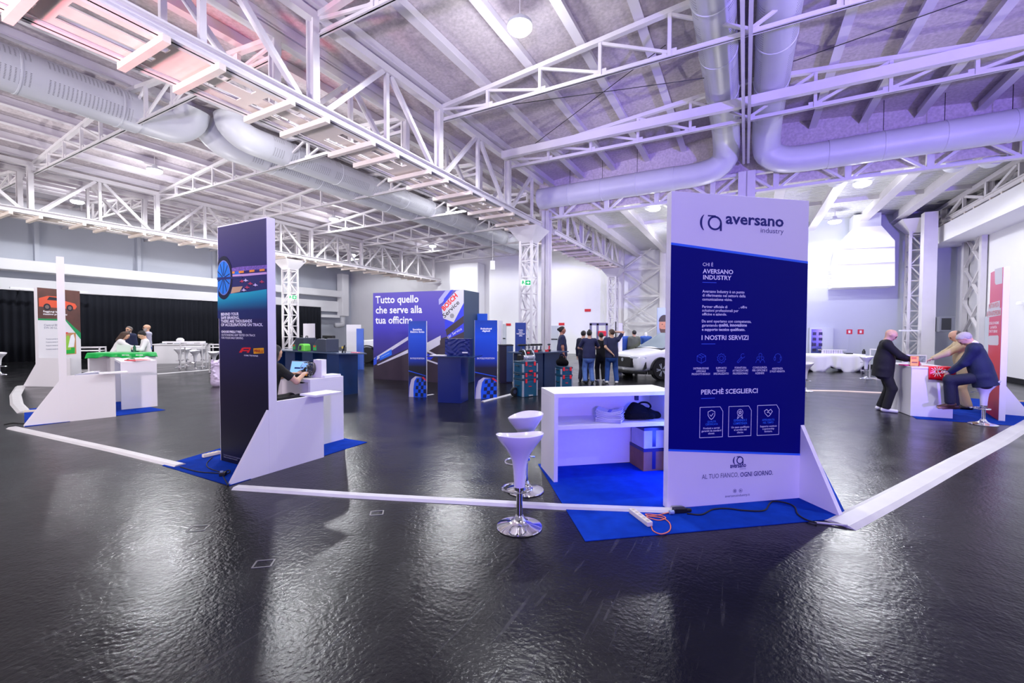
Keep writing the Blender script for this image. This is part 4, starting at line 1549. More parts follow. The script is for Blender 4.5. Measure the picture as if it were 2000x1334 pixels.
FD.poly('bottle_print', dpx([(494, 800), (548, 795), (548, 700), (530, 665), (530, 645), (508, 640), (494, 660)]), mat('lime_bottle_print', (150, 205, 70), .4), .0034, px=True)
FD.poly('bottle_cap_print', dpx([(492, 620), (514, 618), (514, 606), (492, 606)]), redi, .0034, px=True)
FD.poly('bottle_print', dpx([(516, 770), (580, 765), (590, 680), (575, 625), (545, 640), (530, 700)]), M['white'], .0040, px=True)
# green cloth counter
LD = Vector((-11.86, 12.0))
CD_ = open_counter('white counter draped with a green cloth, two women behind it', LD, 0, 0, 1.45, 0, .55, 1.0)
grc = mat('green_satin_cloth', (12, 176, 76), .38, noise=(5, .12))


def drape(name, x0, x1, y0, y1, z, drop, m, label, cat, step=.045, seed=3, ends=(1, 1, 1, 1), amp=.02):
    """Cloth lying on a top and hanging over its edges with soft folds. ends: front, back, left, right."""
    r = random.Random(seed)
    ph = [r.uniform(0, 6.28) for _ in range(6)]

    def dr(s):
        return drop * (1 + .22 * math.sin(3.1 * s + ph[0]) + .10 * math.sin(9 * s + ph[1]))
    nx = max(2, int((x1 - x0) / step))
    ny = max(2, int((y1 - y0) / step))
    k = 5
    ex0, ex1, ey0, ey1 = ends[2], ends[3], ends[0], ends[1]
    xs = [x0 - 1e-3] * 0
    gx = ([-(k - i) for i in range(k)] if ex0 else []) + list(range(0, nx + 1)) + ([nx + 1 + i for i in range(k)] if ex1 else [])
    gy = ([-(k - i) for i in range(k)] if ey0 else []) + list(range(0, ny + 1)) + ([ny + 1 + i for i in range(k)] if ey1 else [])
    vs = []
    for i in gx:
        for j in gy:
            x = x0 + (x1 - x0) * min(max(i, 0), nx) / nx
            y = y0 + (y1 - y0) * min(max(j, 0), ny) / ny
            ox = (i - nx) if i > nx else (i if i < 0 else 0)
            oy = (j - ny) if j > ny else (j if j < 0 else 0)
            f = max(abs(ox), abs(oy)) / k
            zz = z - dr(x * 1.7 + y * 2.3) * f
            w = amp * f * math.sin(17 * x + 13 * y + ph[2]) + amp * .5 * f * math.sin(31 * x - 23 * y + ph[3])
            if ox:
                x += (1 if ox > 0 else -1) * (.012 + .02 * f + w)
            if oy:
                y += (1 if oy > 0 else -1) * (.012 + .02 * f + w)
            if not ox and not oy:
                zz += .004 + .003 * math.sin(9 * x + ph[4]) * math.sin(11 * y + ph[5])
            vs.append((x, y, zz))
    nyy = len(gy)
    fs = [(a * nyy + b, (a + 1) * nyy + b, (a + 1) * nyy + b + 1, a * nyy + b + 1) for a in range(len(gx) - 1) for b in range(nyy - 1)]
    o = MB().add(vs, fs).build(name, m, smooth=True)
    md = o.modifiers.new('cloth_thickness', 'SOLIDIFY')
    md.thickness = .003
    return tag(o, label, cat)


o = drape('tablecloth', 0, 1.45, 0, .55, 1.002, .13, grc, 'shiny green cloth draped over the white counter of the two women', 'tablecloth')
o.location = (LD.x, LD.y, 0)
F_ = Face(o, (LD.x, LD.y - .075), (1, 0))
for px in (246, 273):
    a = F_.at(px, 694)[0]
    F_.text('cloth_lettering', 'EDGE', (a - .1, .935, a + .1, .965), M['white'], bold=.04, off=.012)
tag(MB().lathe([(0, 0), (.032, 0), (.034, .02), (.034, .15), (.02, .17), (.02, .19), (0, .19)], 16).build('bottle', mat('dark_green_bottle', (8, 90, 60), .3), smooth='auto', loc=D(263, 690, 12.35) * 0 + Vector((D(263, 690, 12.35).x, 12.35, 1.012))), 'dark green bottle standing on the green cloth between the two women', 'bottle')
tag(MB().box((-.2, -.01, 0), (.2, .01, .2)).build('white_tray', M['board'], loc=Vector((D(245, 690, 12.5).x, 12.45, 1.012))), 'low white panel standing on the green cloth in front of the long-haired woman', 'tray')

# ---------------------------------------------------------------- red stand
LE, RE = G(1926, 806), G(1950, 822)
EE = Vector((RE.x - LE.x, RE.y - LE.y)).normalized()
ANG_E = math.atan2(EE.y, EE.x)
wE = (RE - LE).length
PE_ = stand_panel('tall red panel with white lettering by the side wall', LE, ANG_E, wE, h=2.9, th=.085, fin_len=(-.001, 0), shelf=False)
for o in list(PE_.children):
    if o.name.startswith('side_fin'):
        bpy.data.objects.remove(o)
FE = Face(PE_, LE, EE)
MB().prism([(.086, 0), (.6, 0), (.6, .02), (.10, .83), (.086, .83)], .04, .085, lambda a, z, t: (t, a, z)).build('side_fin', M['board'], PE_)
redp = ramp_mat('red_panel_print', [(0, (196, 24, 48)), (.6, (220, 44, 84)), (1, (228, 96, 130))], 2, 0, 2.9, .4)
FE.poly('printed_sheet', [(.002, 0), (wE - .004, 0), (wE - .004, 2.9), (.002, 2.9)], redp)


def epx(pts):
    return [(1910 + x / 7.025, 510 + y / 7.025) for x, y in pts]


lg = mat('pale_grey_print', (214, 212, 220), .5)
FE.poly('corner_print', epx([(232, 112), (338, 82), (336, 305), (250, 325), (236, 300)]), lg, .0018, px=True)
FE.poly('slogan_band', epx([(150, 585), (303, 540), (302, 645), (140, 690)]), lg, .0018, px=True)
FE.poly('slogan_band', epx([(122, 690), (318, 640), (316, 742), (116, 778)]), lg, .0018, px=True)
FE.ptext('slogan_lettering', 'METTI IN PISTA', 1931.8, 603, 594, 1951, redi, off=.004)
FE.ptext('slogan_lettering', 'LA TUA AUTOFFICINA', 1927.5, 618, 609, 1954, redi, off=.004)
for i, s_ in enumerate(('SCEGLI DI INSIEME', 'LA RATA', 'CHE TI SERVE')):
    FE.ptext('body_lettering', s_, (1932, 1934.5, 1932)[i], 634 + i * 7.8, 629 + i * 7.8, (1951, 1947, 1948)[i], M['white'], bold=.02)
FE.poly('badge_print', epx([(142, 1040), (160, 1024), (275, 1018), (286, 1035), (284, 1140), (270, 1156), (160, 1152), (140, 1138)]), lg, .0018, px=True)
LEc = G(1778, 813)
ANG_EC = math.atan2(-.38, .92)
CE = thing('display_counter', 'white counter with a red cloth hanging over its end, three men around it', 'counter', (LEc.x, LEc.y, 0), ANG_EC)
MB().box((0, 0, .006), (.64, 1.25, .955)).build('body', M['board'], CE, bevel=.003)
MB().box((-.01, -.01, .955), (.65, 1.26, .99)).build('worktop', M['board'], CE, bevel=.003)
rc = mat('red_nylon_cloth', (236, 10, 42), .4, noise=(6, .06))
RCM = Matrix.Translation((LEc.x, LEc.y, 0)) @ Matrix.Rotation(ANG_EC, 4, 'Z')
rt = thing('cloth', 'red cloth with a white sun emblem hanging over the counter end', 'cloth', (LEc.x, LEc.y, 0), ANG_EC)
FR = Face(rt, (LEc.x, LEc.y), (math.cos(ANG_EC), math.sin(ANG_EC)))
vs, fs = [], []
xa, xb = FR.at(1813, 715)[0], min(FR.at(1866, 720)[0], .66)
zlo, zro = FR.at(1813, 741)[1], FR.at(1866, 745)[1]
nx = 14
prof = [(.30, .995), (.0, .998), (-.018, .985), (-.022, .9), (-.024, .8), (-.028, None)]
for i in range(nx + 1):
    f = i / nx
    x = xa + (xb - xa) * f
    for (y, z) in prof:
        if z is None:
            z = zlo + (zro - zlo) * f + .006 * math.sin(7 * f)
        vs.append((x, y - .004 * math.sin(11 * f + z * 9), z + (.003 * math.sin(9 * f) if z > .9 else 0)))
m_ = len(prof)
for i in range(nx):
    for j in range(m_ - 1):
        fs.append((i * m_ + j, (i + 1) * m_ + j, (i + 1) * m_ + j + 1, i * m_ + j + 1))
o = MB().add(vs, fs).build('cloth_sheet', rc, rt, smooth=True)
md = o.modifiers.new('cloth_thickness', 'SOLIDIFY')
md.thickness = .004
ca, cz = FR.at(1829, 725.5)
rays = []
for i in range(11):
    a = 2 * PI * i / 14 + .75
    r1 = .085 if i % 2 else .105
    rays.append([(ca + .032 * math.cos(a), cz + .032 * math.sin(a)), (ca + r1 * math.cos(a), cz + r1 * math.sin(a))])
FR.strokes('sun_emblem', rays, .009, M['white'], .034, parent=rt)
FR.ptext('cloth_lettering', 'Cofidis', 1829, 729, 720.5, 1857.5, M['white'], bold=.025, off=.034, parent=rt)


def locE(x, y, z=.991):
    return RCM @ Vector((x, y, z))


lfm = [mat('leaflet_yellow', (240, 176, 70), .5), mat('leaflet_pink', (214, 40, 120), .5)]
t = thing('leaflet_holder', 'clear upright holder with yellow leaflets on the counter by the bald man', 'leaflet holder', locE(.10, .16), ANG_EC)
MB().box((-.07, -.03, 0), (.07, .04, .006)).build('base', glass_mat('clear_acrylic', (250, 250, 255)), t)
MB().box((-.065, -.005, .006), (.065, .012, .20)).build('leaflets', lfm[0], t)
MB().box((-.05, -.0065, .14), (.03, -.0052, .18)).build('printed_badge', mat('leaflet_orange', (226, 110, 40), .5), t)
MB().box((-.045, -.0065, .06), (.045, -.0052, .085)).build('printed_band', mat('leaflet_brown', (150, 80, 40), .5), t)
MB().box((.066, -.04, 0), (.07, .05, .10)).build('side_tab', lfm[1], t)
tag(MB().box((-.13, -.08, 0), (.05, .08, .02)).build('brochure_pile', lfm[1], loc=locE(.06, .30), rotz=ANG_EC + .3), 'pink pile of brochures under the bald man\'s hands', 'brochure')
t = thing('monitor', 'low white backed monitor on the counter before the man in beige', 'monitor', locE(.32, .75), ANG_EC)
MB().box((-.2, -.01, .03), (.2, .012, .2)).build('screen_case', M['board'], t, bevel=.004)
MB().box((-.18, -.013, .05), (.18, -.011, .18)).build('screen', mat('grey_screen_picture', (150, 160, 170), .3, noise=(20, .5)), t)
MB().box((-.08, -.05, 0), (.08, .05, .03)).build('foot', M['board'], t)
stool(1920, 829, 1.9, 'white bar stool carrying the seated man in the navy suit')

# ---------------------------------------------------------------- right background
wh = mat('white_table_linen', (238, 236, 240), .7)
ta, tb = G(1560, 725.5), G(1690, 727)
tdir = Vector((tb.x - ta.x, tb.y - ta.y)).normalized()
tang = math.atan2(tdir.y, tdir.x)
t = thing('buffet_table', 'long table under white linen against the end wall of the far hall', 'table', (ta.x, ta.y, 0), tang)
tl = (tb - ta).length
for x in (.1, tl - .1):
    for y in (.1, .6):
        MB().box((x - .02, y - .02, 0), (x + .02, y + .02, .70)).build('leg', M['steel'], t)
MB().box((.02, .02, .70), (tl - .02, .68, .725)).build('tabletop', M['board'], t)
o = drape('tablecloth', 0, tl, 0, .7, .728, .68, wh, 'white linen cloth reaching to the floor over the far hall table', 'tablecloth', .12, 5, (1, 1, 1, 1), .05)
o.location, o.rotation_euler[2] = (ta.x, ta.y, 0), tang


def onT(px, dep, z=.735):
    d = ray(px, 692)
    f = ta + Vector((-tdir.y, tdir.x, 0)) * dep
    n = Vector((-tdir.y, tdir.x, 0))
    q = f.dot(n) / d.dot(n)
    return Vector((d.x * q, d.y * q, z))


t = thing('cup_tray', 'white tray of upturned paper cups on the far linen table', 'tray', onT(1625, .35), tang)
MB().box((-.5, -.12, .15), (.5, .12, .165)).build('tray_board', M['board'], t)
MB().box((-.5, -.12, 0), (.5, .12, .01)).build('tray_board', M['board'], t)
for i in range(9):
    tag(MB().lathe([(.045, 0), (.034, .13), (0, .13)], 14).build('paper_cup', M['board'], smooth='auto', loc=onT(1606.5 + i * 4.6, .35, .747)), 'white paper cup upturned in the tray on the far linen table', 'cup', 'paper cups in the tray')
tag(MB().box((-.12, -.1, 0), (.12, .1, .04)).build('dark_plate', M['blk'], loc=onT(1657, .25), rotz=tang), 'small dark tray on the far linen table below the red sign', 'tray')
tag(MB().lathe([(0, 0), (.06, 0), (.06, .12), (.03, .16), (.03, .2), (0, .2)], 14).build('flask', M['blk'], smooth='auto', loc=onT(1687, .3)), 'small black flask at the end of the far linen table', 'flask')
stool(1691, 740, 2.2, 'white bar stool in front of the far linen table\'s free end')
stool(1572, 764, 2.6, 'white bar stool half hidden by the edge of the white and navy panel')
t = thing('wire_rack', 'white open frame rack behind the bald man', 'rack', G(1722, 741), -.3)
for x in (-.25, .25):
    for y in (-.25, .25):
        MB().box((x - .015, y - .015, 0), (x + .015, y + .015, 1.06)).build('upright', M['steel'], t)
for z in (.02, .78, 1.05):
    for s in (-1, 1):
        MB().bar((-.25, s * .25, z), (.25, s * .25, z), .03, .03).bar((s * .25, -.25, z), (s * .25, .25, z), .03, .03).build('rail', M['steel'], t)
MB().box((-.25, -.25, .77), (.25, .25, .79)).build('shelf', M['board'], t)
# electrical cabinet, signs, box on the column
pa, pb = onU(1580, 640, WE - .01), onU(1625, 700, WE - .01)
t = thing('electrical_cabinet', 'pale electrical cabinet with a dark glazed door on the end wall', 'cabinet', W(WE - .25, 0), -TH)
pm = onU(1607, 660, WE)[0]
MB().box((pa[0], 0, 0), (pb[0], .24, pa[1])).build('body', M['wallg'], t, bevel=.01)
pw0, pw1 = onU(1585, 643, WE - .25), onU(1604, 690, WE - .25)
MB().box((pw0[0], -.012, pw1[1]), (pw1[0], -.001, pw0[1])).build('door_glass', mat('dark_blue_glazing', (60, 70, 140), .15), t)
for i in range(2):
    for j in range(4):
        x = pw0[0] + .12 + i * .24
        z = pw1[1] + .15 + j * .26
        MB().box((x - .07, -.02, z - .07), (x + .07, -.0125, z + .07)).build('meter', mat('meter_dark', (24, 24, 60), .4), t)
MB().box((pa[0] + .1, -.03, .95), (pa[0] + .13, -.001, 1.15)).build('handle', M['blk'], t)
for i, px in enumerate((1659, 1681)):
    pc = onU(px, 648, WE - .01)
    t = thing('fire_sign', 'red square sign on the end wall, %s the flask on the linen table' % ('above' if i else 'further along from'), 'sign', W(WE - .012, pc[0], pc[1]), -TH)
    MB().box((-.11, 0, -.11), (.11, .01, .11)).build('plate', mat('safety_red', (214, 40, 52), .5), t)
    MB().box((-.04, -.002, -.06), (.04, -.0005, .06)).build('pictogram', M['white'], t)
    MB().box((-.012, 0, -pc[1] + .8), (.012, .008, -.11)).build('conduit', M['wallg'], t)
pc = D(1824, 634, W(24.2, 6.9).y)
t = thing('control_box', 'dark grey control box fixed beside the white steel column', 'box', W(23.2, 6.95, 1.95), -TH)
MB().box((-.2, -.2, -.28), (.25, .25, .32)).build('case', mat('grey_control_case', (120, 122, 134), .5), t, bevel=.02)
MB().box((-.14, -.21, -.2), (.14, -.2, .26)).build('window', mat('smoked_window', (34, 36, 44), .2), t)
tag(MB().box((-.32, -.15, -.03), (.25, .15, .03)).build('wall_bracket', M['wallw'], loc=W(23.3, 5.95, 1.72), rotz=-TH), 'white bracket shelf on the column behind the bald man', 'bracket')
tag(MB().lathe([(0, 0), (.09, 0), (.09, .05), (.07, .1), (0, .12)], 16).build('sounder', M['wallw'], smooth='auto', loc=W(20.0, WR - .13, 2.55)), 'small white sounder high on the side wall by the red panel', 'sounder')

# ---------------------------------------------------------------- centre: tall purple display wall
OBo, OBc = Vector((-4.72, 14.633)), Vector((-1.492, 13.336))
EBo = (OBc - OBo).normalized()
wBo = (OBc - OBo).length
angBo = math.atan2(EBo.y, EBo.x)
hBo = 2.92
PBo = thing('display_wall', 'big purple display wall with white headline about the workshop', 'display wall', (OBo.x, OBo.y, 0), angBo)
MB().box((0, 0, 0), (wBo, 1.06, hBo)).build('board', mat('slate_teal_board', (44, 66, 98), .5), PBo, bevel=.004)
FBo = Face(PBo, OBo, EBo)
FBo.poly('printed_sheet', [(0, 0), (wBo, 0), (wBo, hBo), (0, hBo)], ramp_mat('purple_wall_print', [(0, (58, 44, 62)), (.45, (66, 56, 150)), (.6, (74, 66, 186)), (1, (96, 84, 172))], 2, 0, hBo, .4))


def opx(pts):
    return [(660 + x / 3.811, 480 + y / 3.811) for x, y in pts]


dkb = mat('dark_brown_print', (62, 50, 64), .4)
wst = mat('white_stripe_print', (214, 210, 226), .4)
bbl = mat('bright_blue_print', (48, 62, 226), .4)
FBo.poly('dark_print', opx([(267, 880), (522, 765), (765, 690), (938, 640), (938, 1022), (267, 985)]), dkb, .0016, px=True)
FBo.poly('bright_blue_print', opx([(795, 560), (937, 420), (937, 640), (830, 690), (800, 640)]), bbl, .0020, px=True)
FBo.poly('dark_print', opx([(800, 625), (937, 520), (937, 575), (812, 670)]), dkb, .0026, px=True)
for p in ([(267, 838), (522, 676), (522, 702), (285, 852)], [(290, 886), (522, 772), (522, 798), (300, 890)], [(663, 722), (765, 668), (765, 702), (663, 752)], [(663, 750), (760, 705), (760, 735), (663, 790)], [(663, 775), (740, 812), (740, 822), (663, 790)], [(663, 845), (742, 872), (742, 884), (663, 856)]):
    FBo.poly('white_stripe_print', opx(p), wst, .0024, px=True)
FBo.poly('blue_print', opx([(663, 800), (715, 825), (690, 850), (663, 845)]), bbl, .0024, px=True)
FBo.poly('blue_plate_print', opx([(310, 822), (400, 770), (402, 812), (313, 854)]), M['lblue'], .0032, px=True)
FBo.poly('flag_print', opx([(266, 850), (292, 815), (288, 880), (266, 890)]), M['mblue'], .0032, px=True)
FBo.poly('pennant_print', opx([(772, 455), (880, 335), (937, 325), (937, 425), (862, 570), (784, 540)]), lg, .0034, px=True)
FBo.poly('glow_print', opx([(752, 440), (750, 400), (800, 335), (842, 330), (780, 420)]), mat('pale_lilac_print', (170, 168, 220), .4), .0030, px=True)
FBo.poly('bright_blue_print', opx([(790, 395), (840, 330), (860, 328), (785, 440)]), bbl, .0038, px=True)
FBo.ptext('headline_lettering', 'Tutto quello\nche serve alla\ntua officina', 733.3, 632.5, 578.5, 824.5, M['white'], bold=.018)


def turned(face, name, s_, p0, p1, h, m, **k):
    a0, z0 = face.at(*opx([p0])[0])
    a1, z1 = face.at(*opx([p1])[0])
    face.text(name, s_, None, m, rot=(a0, z0, math.atan2(z1 - z0, a1 - a0), math.hypot(a1 - a0, z1 - z0), h), **k)


turned(FBo, 'emblem_lettering', 'BOSCH', (792, 488), (895, 378), .17, redi, bold=.04, off=.0045)
turned(FBo, 'emblem_lettering', 'Service', (795, 540), (908, 428), .15, M['inkdark'], bold=.01, off=.0045)
turned(FBo, 'emblem_lettering', 'car Service', (820, 690), (925, 625), .09, M['white'], off=.0045)
turned(FBo, 'plate_lettering', 'Bosch Car Service', (325, 832), (385, 800), .03, M['white'], off=.0045)
a, z = FBo.at(*opx([(850, 522)])[0])
FBo.strokes('emblem', [circ(a, z, .066), circ(a, z, .04), [(a - .022, z - .04), (a - .022, z + .04)], [(a + .022, z - .04), (a + .022, z + .04)], [(a - .022, z), (a + .022, z)]], .01, M['inkdark'], .0048)

# two blue towers
twm = ramp_mat('blue_tower_print', [(0, (6, 60, 190)), (.16, (4, 40, 140)), (.30, (16, 18, 30)), (.40, (14, 18, 40)), (.52, (0, 62, 190)), (.8, (0, 80, 214)), (1, (8, 66, 170))], 2, 0, 1.9, .5)
ckd = mat('chequer_dark_print', (4, 22, 70), .35)
ckl = mat('chequer_blue_print', (10, 90, 235), .35)


def blue_tower(label, px0, px1, yb0, yb1, ht, texts):
    p, q = G(px0, yb0), G(px1, yb1)
    e = Vector((q.x - p.x, q.y - p.y)).normalized()
    w = (q - p).length
    t = thing('blue_tower', label, 'display tower', (p.x, p.y, 0), math.atan2(e.y, e.x))
    MB().box((0, 0, 0), (w, .05, ht)).build('board', mat('white_tower_side', (225, 225, 235), .4), t)
    f = Face(t, p, e)
    f.poly('printed_sheet', [(.002, 0), (w - .002, 0), (w - .002, ht), (.002, ht)], twm)
    f.poly('light_trail_print', [(.03 * w, 0), (.06 * w, .26), (.16 * w, .44), (.38 * w, .52), (.75 * w, .50), (.45 * w, .49), (.33 * w, .40), (.27 * w, .2), (.28 * w, 0)], wst, .002)
    f.poly('road_print', [(.28 * w, 0), (.27 * w, .2), (.33 * w, .40), (.45 * w, .49), (.96 * w, .47), (.985 * w, 0)], ckl, .0018)
    for i in range(4):
        for j in range(5):
            if (i + j) % 2:
                continue
            def g(u, v):
                x0 = (.36 + .10 * v) * w
                return (x0 + (.975 * w - x0) * u, .02 + .43 * v - .07 * u * (1 - v) + (.05 * u))
            f.poly('chequer_print', [g(i / 4, j / 5), g((i + 1) / 4, j / 5), g((i + 1) / 4, (j + 1) / 5), g(i / 4, (j + 1) / 5)], ckd, .0026)
    f.poly('red_trail_print', [(.75 * w, .49), (.985 * w, .40), (.985 * w, .44), (.82 * w, .51)], redi, .003)
    f.poly('blue_trail_print', [(.01 * w, .64), (.96 * w, .53), (.96 * w, .545), (.01 * w, .665)], ckl, .002)
    for s_, xl, yb, yt, xr, bo in texts:
        f.ptext('tower_lettering', s_, xl, yb, yt, xr, M['white'], bold=bo, align='CENTER')
    return t


blue_tower('narrower blue tower beside the podium, lettered about hybrid electrics', 798, 833, 775, 776, 1.9, (('Specialista\nElettrico Ibrido', 801.5, 650, 641.5, 829, .04), ('IN POLE POSITION', 801.5, 701.4, 698.2, 829, .02)))
blue_tower('wider blue tower beside the podium, lettered about digital solutions', 927, 971, 779, 778, 1.92, (('Soluzioni\ndigitali', 938.3, 649, 640, 960.4, .05), ('IN POLE POSITION', 932, 701.7, 698.3, 966, .02)))
p = G(973, 742)
tag(MB().box((0, 0, 0), (.09, .5, 2.0)).build('white_divider', M['board'], loc=(p.x, p.y, 0), rotz=-.1), 'slim white upright divider just behind the wider blue tower', 'divider')
p = D(941, 650, 14.2)
t = thing('blue_tower', 'bright blue tower head rising between the purple wall and the wider blue tower', 'display tower', (D(931, 650, 14.2).x, 14.2, 0), 0)
MB().box((0, 0, 0), (.35, .12, 2.22)).build('board', mat('bright_blue_board', (0, 92, 220), .4), t)
# podium with the dark case
pl_, pm_, pr_ = G(855, 786), G(900, 788), G(928, 781)
ea = Vector((pm_.x - pl_.x, pm_.y - pl_.y)).normalized()
wa = (pm_ - pl_).length
t = thing('podium', 'dark blue podium with a wide flat top between the two blue towers', 'podium', (pl_.x, pl_.y, 0), math.atan2(ea.y, ea.x))
MB().box((0, 0, 0), (wa, .52, 1.055)).build('body', mat('royal_navy_laminate', (6, 32, 112), .32), t, bevel=.003)
MB().box((-.25, -.06, 1.055), (wa + .33, .6, 1.075)).build('top', mat('dark_glass_top', (30, 52, 92), .12), t, bevel=.004)
pang = math.atan2(ea.y, ea.x)
PMX = Matrix.Translation((pl_.x, pl_.y, 0)) @ Matrix.Rotation(pang, 4, 'Z')
t = thing('case', 'dark blue case with a crumpled relief front on the podium', 'case', PMX @ Vector((.06, .3, 1.076)), pang)
b = MB()
nx, nz = 30, 16
vs = []
for i in range(nx + 1):
    for j in range(nz + 1):
        x, z = .62 * i / nx, .40 * j / nz
        vs.append((x, -.012 * abs(math.sin(17 * x + 4 * math.sin(9 * z)) * math.sin(31 * z + 3 * math.sin(11 * x))) - .001, z))
fs = [(i * (nz + 1) + j, (i + 1) * (nz + 1) + j, (i + 1) * (nz + 1) + j + 1, i * (nz + 1) + j + 1) for i in range(nx) for j in range(nz)]
b.add(vs, fs)
cm = mat('deep_blue_relief', (14, 34, 110), .3)
b.build('relief_front', cm, t)
MB().box((0, 0, 0), (.62, .22, .40)).build('case_body', mat('dark_case', (20, 28, 60), .4), t)
MB().box((.44, -.03, .06), (.57, -.014, .09)).build('name_plate', M['board'], t)
tag(MB().box((-.17, -.1, 0), (.17, .1, .022)).build('catalogue', M['board'], loc=PMX @ Vector((-.02, .08, 1.0765)), rotz=pang), 'white catalogue lying at the edge of the podium top', 'catalogue')

# blue counters with green testers
gB, gA = D(652, 688.6, 10.85), D(540, 684, 12.35)
gd = Vector((gB.x - gA.x, gB.y - gA.y)).normalized()
gang = math.atan2(gd.y, gd.x)
gL = (Vector((gB.x, gB.y)) - Vector((gA.x, gA.y))).length
GMX = Matrix.Translation((gA.x, gA.y, 0)) @ Matrix.Rotation(gang, 4, 'Z')
t = thing('machine_counter', 'long dark blue counter carrying green and black workshop machines', 'counter', (gA.x, gA.y, 0), gang)
MB().box((-.6, 0, 1.06), (gL + .1, .75, 1.085)).add([(gL + .1, 0, 1.06), (gL + .75, .42, 1.06), (gL + .1, .75, 1.06), (gL + .1, 0, 1.085), (gL + .75, .42, 1.085), (gL + .1, .75, 1.085)], [(0, 2, 1), (3, 4, 5), (0, 1, 4, 3), (1, 2, 5, 4)]).build('worktop', mat('grey_blue_top', (70, 84, 110), .25), t)
for x in (-.5, .35, 1.2, gL - .38):
    MB().box((x, .06, 0), (x + .5, .62, 1.06)).build('plinth', M['dkblue'], t)
mc = mat('charcoal_machine_case', (58, 64, 82), .4)
gm = mat('green_machine_panel', (60, 170, 90), .4)
for i, (x, y, w, h, lb) in enumerate(((.55, .32, .55, .36, 'charcoal tester with carrying handles on the blue counter, nearer the lattice column'), (1.55, .32, .60, .34, 'charcoal tester with a raised lid on the blue counter, nearer the purple wall'))):
    t = thing('tester', lb, 'machine', GMX @ Vector((x, y, 1.086)), gang, None)
    MB().prism([(0, 0), (w, 0), (w, h), (w * .3, h), (w * .08, h * .55), (0, h * .5)], -.16, .22, lambda a, z, q: (a, q, z)).build('machine_case', mc, t, bevel=.012)
    MB().box((.02, -.166, .03), (w * .28, -.160, h * .48)).build('control_panel', gm, t)
    MB().box((.05, -.170, .12), (w * .22, -.1665, .16)).build('label', redi, t)
    if i == 0:
        for hx in (.2, .45):
            MB().tube([(hx - .05, 0, h), (hx - .04, 0, h + .045), (hx + .04, 0, h + .045), (hx + .05, 0, h)], .012, 8).build('handle', M['blk'], t, smooth=True)
    else:
        MB().box((.02, .1, h + .02), (w * .8, .2, h + .09)).build('lid', M['blk'], t, bevel=.01)
        MB().box((.1, .12, h - .01), (.14, .18, h + .03)).build('hinge', M['blk'], t)
t = thing('charger', 'bright green charger with a grey face in front of the charcoal tester', 'charger', GMX @ Vector((1.05, .10, 1.086)), gang)
MB().prism([(0, 0), (.32, 0), (.30, .16), (.26, .20), (.08, .20), (.02, .10)], -.08, .12, lambda a, z, q: (a, q, z)).build('charger_case', mat('lime_green_case', (110, 210, 80), .4), t, bevel=.02)
MB().prism([(.05, .03), (.18, .03), (.19, .15), (.09, .15)], -.086, -.081, lambda a, z, q: (a, q, z)).build('face_plate', mc, t)
t = thing('gauge', 'yellow and black hand gauge on a stand at the counter\'s purple wall end', 'gauge', GMX @ Vector((gL - .08, .30, 1.086)), gang)
MB().tube([(0, 0, 0), (.08, 0, .14), (.10, 0, .19)], .02, 8).tube([(.12, 0, 0), (.08, 0, .14)], .014, 8).build('tripod', M['blk'], t)
MB().box((.0, -.02, .10), (.06, .02, .16)).build('dial', mat('yellow_gauge', (220, 200, 90), .4), t)
tag(MB().box((-.12, -.05, 0), (.12, .05, .02)).build('booklet', mat('pale_pink_paper', (226, 130, 150), .5), loc=GMX @ Vector((gL + .35, .38, 1.086)), rotz=gang), 'pink booklet on the pointed end of the blue counter', 'booklet')
p = D(590, 660, 12.9)
tag(MB().box((-.28, 0, 0), (.28, .05, 1.86)).build('notice_board', M['board'], loc=(p.x, 13.3, 0), rotz=gang), 'plain white upright board behind the charcoal tester', 'board')
p = G(700, 716)
tag(MB().box((-.12, 0, 0), (.16, .1, 1.72)).build('narrow_tower', mat('mid_blue_board', (40, 92, 200), .4), loc=(D(702, 700, 18).x, 18.0, 0)), 'narrow mid blue upright sign by the white off-roader', 'display tower')
tag(MB().box((-.35, 0, 0), (.3, .05, 1.9)).build('white_screen', M['wallw'], loc=(D(692, 700, 19.5).x, 19.5, 0)), 'pale upright screen beside the narrow blue sign', 'screen')

# tool stacks
tl_, tr_ = G(1003, 772), G(1050, 776)
teal = mat('teal_toolbox_plastic', (10, 78, 108), .4)
galu = mat('bright_aluminium_edge', (190, 196, 206), .35, .6)
redc = mat('red_latch', (226, 40, 52), .4)
tang_ = math.radians(33)


